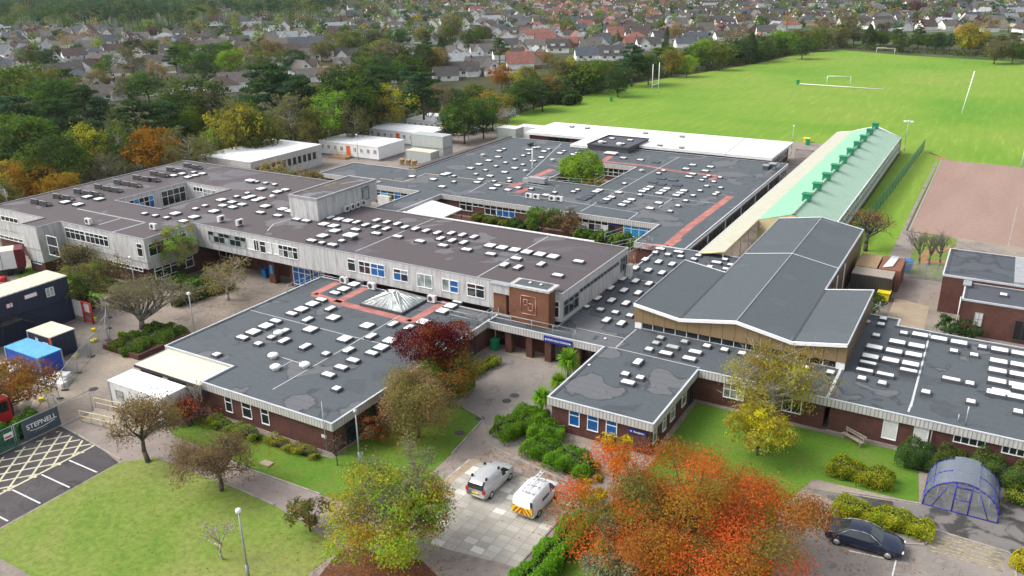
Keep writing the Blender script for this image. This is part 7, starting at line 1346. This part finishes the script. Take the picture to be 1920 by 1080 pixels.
big_tree('weeping_tree', 'olive brown weeping tree in front of the maroon tree', -37.2, 47.8, 6.4, .5, 3.2, 30, 22000, .14, ['khaki', 'olive', 'khaki', 'tan'], 'bark', .16, .95, tuft=.09, spread=(.4, .9), lr=(.25, .36), droop=1.2, flat=1.1)
big_tree('maroon_tree', 'tall tree with maroon top and green lower leaves by the entrance court', -40.1, 54.6, 7.5, 2.4, 3.2, 24, 18000, .15, ['maroon', 'maroon', 'maroon', 'rust', 'maroon'], 'bark', .16, 1, tuft=.08)
big_tree('garden_tree', 'green and rust leaved tree below the maroon crown', -37.8, 53.2, 5.6, .5, 2.9, 22, 14000, .15, ['green', 'lime', 'green', 'rust', 'olive'], 'bark', .12, 1, tuft=.08)
big_tree('birch_tree', 'sparse yellow tree between hall and red maple', -12.4, 62.4, 7.2, 1.4, 4.3, 38, 13000, .16, ['amber', 'gold', 'olive', 'amber', 'gold'], 'bark_pale', .12, .85, tuft=.07, spread=(.4, .98), lr=(.18, .3), twigs=90, flat=1.0)
big_tree('birch_tree', 'yellow lower tree merging into the maple behind the reception lawn', -12.2, 58.6, 4.2, .8, 2.8, 20, 9000, .16, ['amber', 'gold', 'amber', 'yellow'], 'bark', .1, .9)
big_tree('yellow_shrub', 'bright yellow upright shrub against the reception wall', -20.9, 50.4, 3.5, .3, 1.25, 14, 3600, .17, ['yellow', 'yellow', 'gold'], 'bark', .06, .95, spread=(.4, .95), lr=(.25, .38), flat=1.5)
big_tree('yellow_shrub', 'low orange yellow shrub at the corner of the paved bay', -20.6, 46.2, 2.4, .2, 1.3, 10, 2400, .17, ['gold', 'orange', 'yellow'], 'bark', .05)
twiggy('apple_tree', 'leaning brown leaved fruit tree at the top of the front lawn', -53.7, 34.5, 5.2, 3.2, .12, 'bark', ['khaki', 'amber', 'tan', 'dull', 'tan'], 6500, .15, 5, .62, .3, 1, 5, (-.25, .1), .3)
twiggy('apple_tree', 'round tan leaved fruit tree at the right of the front lawn', -45.6, 34.6, 4.6, 2.9, .11, 'bark', ['tan', 'khaki', 'tan', 'dull'], 10500, .14, 5, .68, .2, 1, 6, (0, 0), .33)
twiggy('willow_tree', 'nearly bare grey tree growing in the walled bed', -75.2, 50.6, 6.4, 5.0, .17, 'bark_grey', ['olive', 'grey', 'khaki'], 5200, .15, 6, .42, .42, 1, 9, (0, 0), .35)
big_tree('ivy_tree', 'ivy covered tree with thin yellow top beside the navy cabins', -87.0, 51.8, 6.6, 1.2, 2.6, 22, 4200, .2, ['olive', 'khaki', 'green'], 'bark', .14, .7, spread=(.4, .98), lr=(.2, .32), twigs=80, flat=1.1)
big_tree('ivy_column', 'dark ivy thicket wrapped round a trunk behind the navy cabins', -86.2, 51.4, 4.2, .1, 1.0, 12, 2600, .18, ['dark', 'green', 'dark'], 'bark', .1, 1, flat=1.4)
big_tree('birch_tree', 'thin yellow green birch at the concrete corner with ribbon windows', -85.2, 64.0, 7.6, 1.4, 2.7, 24, 5200, .19, ['olive', 'lime', 'khaki'], 'bark_pale', .1, .75, spread=(.4, .98), lr=(.2, .3), twigs=70, flat=1.1)
big_tree('ivy_column', 'green ivy clad lower trunk at the concrete corner', -85.0, 63.8, 3.4, .1, .7, 8, 1500, .17, ['green', 'dark'], 'bark', .1, 1, flat=1.6)
twiggy('birch_tree', 'pale bare birch with few yellow leaves in the planted yard', -75.2, 62.2, 5.0, 3.2, .13, 'bark_pale', ['olive', 'khaki', 'tan'], 3600, .16, 5, .62, .25, 1, 5, (0, 0), .35, .6)
twiggy('thorn_tree', 'twiggy brown tree against the brick wall behind the lorry', -96.5, 58.3, 5.0, 3.0, .12, 'bark', ['olive', 'khaki', 'dull'], 3600, .17, 5, .7, .2, 2, 5)
twiggy('thorn_tree', 'smaller twiggy tree in front of the concrete block lower windows', -91.5, 58.2, 4.6, 2.6, .11, 'bark', ['olive', 'khaki', 'tan'], 2800, .16, 5, .7, .2, 2, 4)
big_tree('cherry_tree', 'orange leaved tree over the site scrap at the left edge', -70.6, 33.6, 4.8, 1.2, 3.6, 28, 8500, .19, ['orange', 'khaki', 'rust', 'amber'], 'bark', .15, .85, spread=(.45, .98), lr=(.2, .3), flat=.8, twigs=80)
twiggy('bare_sapling', 'bare thin sapling standing alone on the front lawn', -39.4, 29.2, 3.4, 1.7, .06, 'bark_pale', ['rust'], 60, .12, 4, .6, .4, 1, 5)
big_tree('weeping_shrub', 'pale olive weeping shrub left of the orange and green tree', -36.4, 34.2, 3.0, .3, 1.5, 12, 2600, .17, ['olive', 'dull', 'khaki'], 'bark', .08, .8, droop=.5, flat=1.1)
big_tree('grey_shrub', 'pale grey green bush at the bottom edge below the red maple', -15.6, 39.0, 4.4, .3, 2.6, 20, 7500, .16, ['grey', 'grey', 'dull', 'amber'], 'bark_grey', .1, .9, spread=(.45, .95), lr=(.2, .32), flat=1.1)
big_tree('yellow_shrub', 'small yellow shrub at the bottom edge beside the grey green bush', -11.6, 42.0, 2.6, .2, .8, 8, 1500, .16, ['yellow', 'gold'], 'bark', .05, flat=1.5)
big_tree('courtyard_tree', 'round bright green tree filling the roof courtyard', -60.9, 127.6, 7.0, .6, 4.5, 16, 11000, .28, ['lime', 'green', 'lime'], 'bark', .2, lr=(.4, .55), spread=(.4, .62))
big_tree('courtyard_shrub', 'yellow flowering shrub beside the round courtyard tree', -57.3, 124.5, 3.6, .3, 2.0, 12, 2200, .28, ['gold', 'olive', 'amber'], 'bark', .1)
big_tree('courtyard_tree', 'low green tree against the garden court wall', -55.0, 102.5, 4.0, .6, 2.8, 14, 3600, .26, ['green', 'olive', 'green'], 'bark', .12)
big_tree('courtyard_tree', 'brownish tree in the garden court right of the low green one', -51.2, 102.6, 4.2, .6, 2.3, 14, 2800, .24, ['khaki', 'tan', 'dull'], 'bark', .12, .85, twigs=40)
twiggy('bare_tree', 'bare reddish tree on the grass beside the barn end', -12.9, 116.0, 5.8, 3.2, .17, 'bark', ['rust', 'tan'], 900, .2, 5, .62, .35)
for x, y, lab in ((-6.2, 113.2, 'left bare grey tree behind the palisade gate'), (-4.9, 113.8, 'middle bare grey tree behind the palisade gate'), (-3.8, 113.0, 'right bare grey tree by the tall brick block')): twiggy('bare_tree', lab, x, y, 4.6, 1.8, .11, 'bark_grey', ['grey'], 60, .15, 5, .4, .6)
big_tree('evergreen_shrub', 'dark round bush beside the yellow bin behind the hall', -8.6, 92.2, 3.0, .1, 1.7, 12, 2200, .2, ['dark', 'green'], 'bark', .08); big_tree('evergreen_shrub', 'dark bush against the brick annexe wall', -0.9, 90.6, 2.6, .1, 1.5, 10, 1800, .2, ['dark', 'dark', 'green'], 'bark', .08); big_tree('evergreen_shrub', 'smaller dark bush right of the bush at the annexe', .9, 90.0, 2.0, .1, 1.3, 9, 1300, .2, ['dark', 'dark'], 'bark', .08)
big_tree('autumn_shrub', 'yellow green shrub growing over the roof edge by the ribbed block', -107, 101.5, 5.6, 1.0, 3.6, 18, 3200, .3, ['olive', 'khaki', 'tan'], 'bark', .12, .85); big_tree('autumn_shrub', 'dull yellow shrub left of the plant room', -99.5, 101.5, 5.2, 1.0, 3.0, 16, 2600, .3, ['olive', 'green', 'khaki'], 'bark', .12, .9)
twiggy('red_shrub', 'red leaved shrub at the end of the front wing wall', -55.4, 40.2, 2.4, 1.8, .05, 'bark', ['maroon', 'red', 'maroon'], 1900, .15, 4, .75, .2, 3, 5); twiggy('bare_sapling', 'bare pinkish sapling beside the grey site office', -56.0, 41.2, 3.6, .9, .05, 'bark_pale', ['tan'], 60, .12, 4, .4, .6)
twiggy('bare_sapling', 'bare sapling at the outer corner of the front wing', -40.3, 41.4, 2.6, 1.0, .05, 'bark', ['tan'], 80, .12, 4, .5, .5); big_tree('brown_shrub', 'brown autumn shrub against the wing wall behind the weeping tree', -40.2, 46.0, 2.4, .1, 1.6, 12, 2600, .16, ['tan', 'rust', 'khaki'], 'bark', .06)
def palm(lab, x, y, H, R):
    o = thing('cabbage_palm', lab, 'palm', (x, y)); b = MB(); b.bar((0, 0, 0), (.05, 0, H-R*.5), .12, 'bark_grey', 7, .1); b.build('trunk', o, True); vs = MB(); c = np.array((.05, 0, H-R*.5))
    for k in range(280):
        d = unit(1)[0]; d[2] = d[2]*.75+.3; d /= np.linalg.norm(d); s_ = np.cross(d, (0, 0, 1.0)); s_ /= max(1e-3, np.linalg.norm(s_)); L_ = R*RNG.uniform(.75, 1.1); p0, p1, p2 = c, c+d*L_*.6, c+d*L_+np.array((0, 0, -.35*L_*(1-d[2]))); w_ = .06
        vs.add([p0-s_*w_*.6, p0+s_*w_*.6, p1+s_*w_, p1-s_*w_, p2], [(0, 1, 2, 3), (3, 2, 4)], 'leaf_lime' if k % 3 else 'leaf_hedge')
    vs.build('crown', o, True)
palm('tallest cabbage palm beside the school entrance', -31.3, 63.6, 2.5, 1.35); palm('middle cabbage palm of the three along the reception wall', -30.4, 59.8, 2.0, 1.05); palm('nearest cabbage palm at the reception corner', -30.0, 55.9, 2.4, 1.1)
def hedge(name, lab, pts, width, h, mats, n, ls=.12, lump=.15, cat='hedge'):
    """clipped or loose hedge along a line: leafy skin over a dark inside"""
    core = MB(); P, Nn = [], []; tot = sum(math.dist(a, c) for a, c in zip(pts, pts[1:]))
    for a, c in zip(pts, pts[1:]):
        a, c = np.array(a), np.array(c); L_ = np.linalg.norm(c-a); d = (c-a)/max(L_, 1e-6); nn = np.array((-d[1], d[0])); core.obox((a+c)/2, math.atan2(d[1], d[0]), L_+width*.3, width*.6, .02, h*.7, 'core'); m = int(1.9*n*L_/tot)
        s_ = RNG.uniform(-width*.45, L_+width*.45, m); th = RNG.uniform(0, math.pi, m); ex = .5+.5*np.sin(th); r_ = 1+RNG.normal(size=m)*.05
        lum = 1+lump*np.sin(s_*2.1+th)+lump*.6*np.sin(s_*4.7+2*th)
        r_ = r_*np.where(RNG.random(m) < .3, RNG.uniform(.72, .95, m), 1.0); cx_ = np.sign(np.cos(th))*np.abs(np.cos(th))**.45*width*.5*r_*lum; cz = np.abs(np.sin(th))**.45*h*r_*(1+(lum-1)*.7)
        end = np.clip((np.abs(s_-L_/2)-L_/2)/(width*.45), 0, 1); cz *= np.sqrt(1-.6*end**2); cx_ *= np.sqrt(1-.5*end**2)
        P.append(np.stack([a[0]+d[0]*s_+nn[0]*cx_, a[1]+d[1]*s_+nn[1]*cx_, np.maximum(.05, cz)], 1)); Nn.append(np.stack([nn[0]*np.cos(th), nn[1]*np.cos(th), np.sin(th)], 1)+RNG.normal(size=(m, 3))*.55)
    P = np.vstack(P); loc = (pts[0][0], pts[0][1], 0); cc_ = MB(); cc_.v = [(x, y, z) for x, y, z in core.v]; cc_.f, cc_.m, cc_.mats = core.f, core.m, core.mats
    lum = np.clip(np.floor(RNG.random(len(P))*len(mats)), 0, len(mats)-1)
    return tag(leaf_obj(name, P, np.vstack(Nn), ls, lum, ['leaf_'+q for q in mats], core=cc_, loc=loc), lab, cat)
hedge('clipped_hedge', 'low yellow green hedge strip leading to the entrance wall', [(-39.6, 57.2), (-38.9, 62.6)], 1.3, .8, ['gold', 'hedge', 'gold'], 3000); hedge('clipped_hedge', 'green hedge end at the near side of the entrance court', [(-39.6, 54.6), (-38.6, 57.0)], 1.7, 1.1, ['hedge', 'green'], 2600)
hedge('shrub_mound', 'left rounded green hedge mound on the reception corner', [(-31.0, 51.4), (-29.9, 53.6)], 2.4, 1.3, ['hedge', 'hedge', 'green'], 5200, lump=.2); hedge('shrub_mound', 'middle rounded hedge mound behind the other two at reception', [(-28.6, 52.6), (-27.4, 53.2)], 2.0, 1.35, ['hedge', 'lime', 'green'], 3600, lump=.2); hedge('shrub_mound', 'right broad hedge mound along the reception parking', [(-27.4, 50.4), (-23.0, 49.6)], 2.3, 1.3, ['hedge', 'hedge', 'green'], 7600, lump=.22); hedge('shrub_mound', 'small shrub mound below the nearest cabbage palm', [(-31.5, 54.9), (-29.7, 55.4)], 1.4, .9, ['hedge', 'green', 'lime'], 2600, lump=.2)
hedge('clipped_hedge', 'bright green hedge bordering the right side of the paved bay', [(-20.6, 36.0), (-20.2, 43.6)], 1.9, 1.25, ['hedge', 'hedge', 'lime'], 9500); hedge('clipped_hedge', 'yellow hedge on the lawn beside the path to the shelter', [(-6.2, 59.0), (-3.2, 58.9)], 1.9, 1.1, ['gold', 'hedge', 'yellow', 'green', 'lime'], 4200, lump=.2); hedge('clipped_hedge', 'yellow green hedge behind the dark saloon car', [(-5.0, 54.0), (.0, 54.1)], 1.7, 1.05, ['gold', 'yellow', 'hedge', 'gold', 'lime'], 5600, lump=.2); hedge('clipped_hedge', 'yellow hedge corner at the right edge by the yellow hatching', [(5.9, 53.6), (8, 53.2)], 1.5, 1.0, ['gold', 'yellow'], 2600)
hedge('shrub_mound', 'dark round shrub beside the classroom wall left of the shelter', [(-1.7, 63.0), (-.6, 63.0)], 2.3, 1.7, ['dark', 'green', 'dark'], 3600, lump=.2); hedge('shrub_mound', 'dark olive shrub between round shrub and cycle shelter', [(.6, 63.2), (1.8, 63.2)], 2.2, 1.6, ['dark', 'olive', 'green'], 3600, lump=.25); hedge('shrub_mound', 'long dark shrub bed along the classroom wall behind the shelter', [(3.0, 63.6), (9.5, 63.4)], 2.3, 1.7, ['dark', 'green', 'green', 'olive'], 7000, lump=.3); hedge('shrub_mound', 'low mixed shrubs right of the cycle shelter', [(5.4, 61.6), (9, 61.2)], 1.6, .8, ['green', 'gold', 'dark'], 3000, lump=.3)
hedge('border_shrub', 'yellow green border shrubs under the front wing windows', [(-53.4, 40.9), (-48.8, 41.0)], 1.1, .8, ['gold', 'hedge', 'lime', 'green'], 3200, lump=.4); hedge('border_shrub', 'sparse yellow border shrubs towards the wing corner', [(-47.2, 41.3), (-42.6, 41.4)], .9, .55, ['gold', 'olive', 'gold'], 2200, lump=.5)
tag(MB().box(-76.0, 46.3, .01, -70.4, 46.6, .55, 'brick').box(-76.0, 52.4, .01, -70.4, 52.7, .55, 'brick').box(-76.0, 46.6, .01, -75.7, 52.4, .55, 'brick').box(-70.7, 46.6, .01, -70.4, 52.4, .55, 'brick').box(-75.7, 46.6, .01, -70.7, 52.4, .4, 'core_brown').build('planter_wall'), 'low brick wall round the planted bed in the left yard', 'planter')
hedge('ground_cover', 'dark green ground cover plants filling the brick walled bed', [(-73.3, 47.9), (-73.0, 51.4)], 4.2, 1.15, ['green', 'dark', 'olive', 'hedge'], 7000, .17, .2, 'plants'); hedge('shrub_row', 'olive shrubs bordering the yard beside the long wing roof', [(-66.6, 57.5), (-66.2, 66)], 1.8, 1.3, ['olive', 'green', 'khaki'], 4200, .17, .35, 'shrubs'); hedge('shrub_row', 'green shrub bed below the ivy clad trunk at the concrete corner', [(-84, 62.2), (-79.5, 63.5)], 2.2, 1.3, ['green', 'hedge', 'dark'], 4200, .18, .3, 'shrubs'); hedge('shrub_row', 'dark hedge wall in front of the covered passage', [(-79, 58), (-78, 65)], 1.3, 1.0, ['dark', 'green', 'tan'], 2600, .17, .3, 'shrubs')
hedge('clipped_hedge', 'bright clipped hedge behind the white lorry and navy cabins', [(-101, 54.2), (-93, 51.2)], 2.0, 1.2, ['lime', 'olive', 'green'], 4600, .2, .15); hedge('shrub_row', 'green shrubs behind the top of the navy cabins', [(-92, 50.6), (-87.2, 52.4)], 2.2, 1.4, ['green', 'dark', 'olive'], 3600, .2, .3, 'shrubs'); hedge('shrub_row', 'shrubs on the small lawn under the concrete block', [(-94, 56.5), (-87, 58.4)], 1.8, 1.0, ['lime', 'dull', 'grey'], 3000, .2, .3, 'shrubs')
hedge('shrub_row', 'low green border in the garden court below the windows', [(-67, 104), (-57, 103.6)], 1.5, .9, ['lime', 'green', 'olive'], 2400, .24, .35, 'shrubs'); hedge('shrub_row', 'bright green shrubs in the garden court by the dark door', [(-48.5, 102.2), (-39, 102.8)], 2.0, 1.5, ['green', 'lime', 'dark'], 3600, .24, .35, 'shrubs'); hedge('shrub_row', 'rounded dark bush in the garden court below the long windows', [(-59.8, 102.4), (-58.6, 102.4)], 1.8, 1.4, ['green', 'dark'], 1400, .24, .2, 'shrubs')
hedge('shrub_row', 'dark sprawling evergreen at the end of the field hedge', px((1050, 193), (1068, 196)), 5.5, 3.0, ['dark', 'dark', 'green'], 2600, .5, .25, 'shrubs'); hedge('clipped_hedge', 'dark green screen hedge behind the banner fence', [(-66.8, 24), (-66.4, 33.2)], 1.4, 1.7, ['green', 'dark', 'hedge'], 6000, .17, .2)
for nm_, lab, c, sg, n in (('fallen_leaves', 'fallen leaves on the grass under the weeping tree', (-38.6, 46.6), 2.0, 1500), ('fallen_leaves', 'pale leaves sprinkled over the front lawn grass', (-45, 30), 5.0, 320), ('fallen_leaves', 'fallen leaves scattered under the red maple', (-12, 49), 5.5, 2200), ('fallen_leaves', 'red brown leaves round the orange and green tree trunk', (-30, 33.6), 2.0, 1500), ('fallen_leaves', 'fallen leaves drifted along the front wing border', (-48, 40), 2.6, 900), ('fallen_leaves', 'brown leaves blown across the yard by the covered passage', (-73, 60), 3.5, 1200), ('fallen_leaves', 'leaves lying along the hedge kerb at reception', (-26, 48.7), 2.2, 900)):
    P = np.stack([RNG.normal(c[0], sg*1.3, n), RNG.normal(c[1], sg*.8, n), RNG.uniform(.03, .06, n)], 1); tag(leaf_obj(nm_, P, np.tile((0, 0, 1.0), (n, 1))+RNG.normal(size=(n, 3))*.25, .13, np.zeros(n), ['litter'], loc=(*c, 0)), lab, 'leaves', kind='stuff')
# ------------------------------------------------------------------ labels for houses and trees by look and by what they stand near
ZONE = [(150, 'at the far left'), (330, 'above the left wood'), (480, 'behind the black roof panels'), (610, 'above the ribbed roof block'), (760, 'above the white classrooms'), (860, 'near the tall narrow cypress'), (1010, 'above the stacked containers'), (1160, 'left of the rugby posts'), (1300, 'above the rugby posts'), (1480, 'left of the nearer goal'), (1620, 'above the nearer goal'), (1770, 'above the farthest goal'), (5000, 'by the amber field tree')]
NTH = ['first', 'second', 'third', 'fourth', 'fifth', 'sixth', 'seventh', 'eighth', 'ninth', 'tenth', 'eleventh', 'twelfth']
def relabel(items, look, cat, group, cuts):
    cl = {}
    for it in items:
        o = it[0]; u_, v_, d_ = proj(tuple(o.location)); z = next(s for x, s in ZONE if u_ < x); bd = next(s for x, s in cuts if d_ < x); cl.setdefault((look(it), z, bd), []).append((u_, o))
    for (lk, z, bd), m_ in cl.items():
        m_.sort(key=lambda q: q[0])
        for k, (u_, o) in enumerate(m_): tag(o, f'{lk} {z}, {bd}'+('' if len(m_) == 1 else f', {NTH[min(k, 11)]} from left'), cat, group)
WN = {'house_white': 'white', 'house_cream': 'cream', 'house_brick': 'brick'}; RN = {'roof_grey': 'grey', 'roof_brown': 'brown', 'roof_slate': 'slate', 'roof_red': 'red', 'roof_stone': 'stone', 'roof_pale': 'pale'}; SN = dict(gable='gabled', chalet='steep', hip='hipped', cross='winged', long='long', dormer='dormered')
relabel(HOUSES, lambda i: f'{WN[i[3]]} house with {RN[i[2]]} {SN[i[1]]} roof', 'house', 'houses of the estate', [(330, 'nearest'), (450, 'middle'), (600, 'farther'), (9999, 'distant')])
KN = dict(broad='spreading tree', airy='open feathery tree', pine='pine', cypress='narrow conifer', bush='garden bush', bare='thin leaved tree')
relabel(TREES, lambda i: f'{LOOK.get(i[2], "white flecked")} {KN[i[1]]}', 'tree', 'trees round the grounds and estate', [(170, 'in front'), (230, 'second rank'), (330, 'third rank'), (480, 'among houses'), (9999, 'far off')])
# ------------------------------------------------------------------ autumn air
m = bpy.data.materials.new('haze'); m.use_nodes = True; t = m.node_tree; t.nodes.clear(); MATS['haze'] = m
ho = N(t, 'ShaderNodeOutputMaterial'); hv = N(t, 'ShaderNodeVolumePrincipled'); hv.inputs['Color'].default_value = (0.9, 0.94, 1, 1); hv.inputs['Density'].default_value = 0.00006; hv.inputs['Anisotropy'].default_value = .2
t.links.new(hv.outputs[0], ho.inputs['Volume'])
hz = tag(MB().box(-2250, -200, -1, 950, 2250, 45, 'haze').build('haze'), kind='stuff')
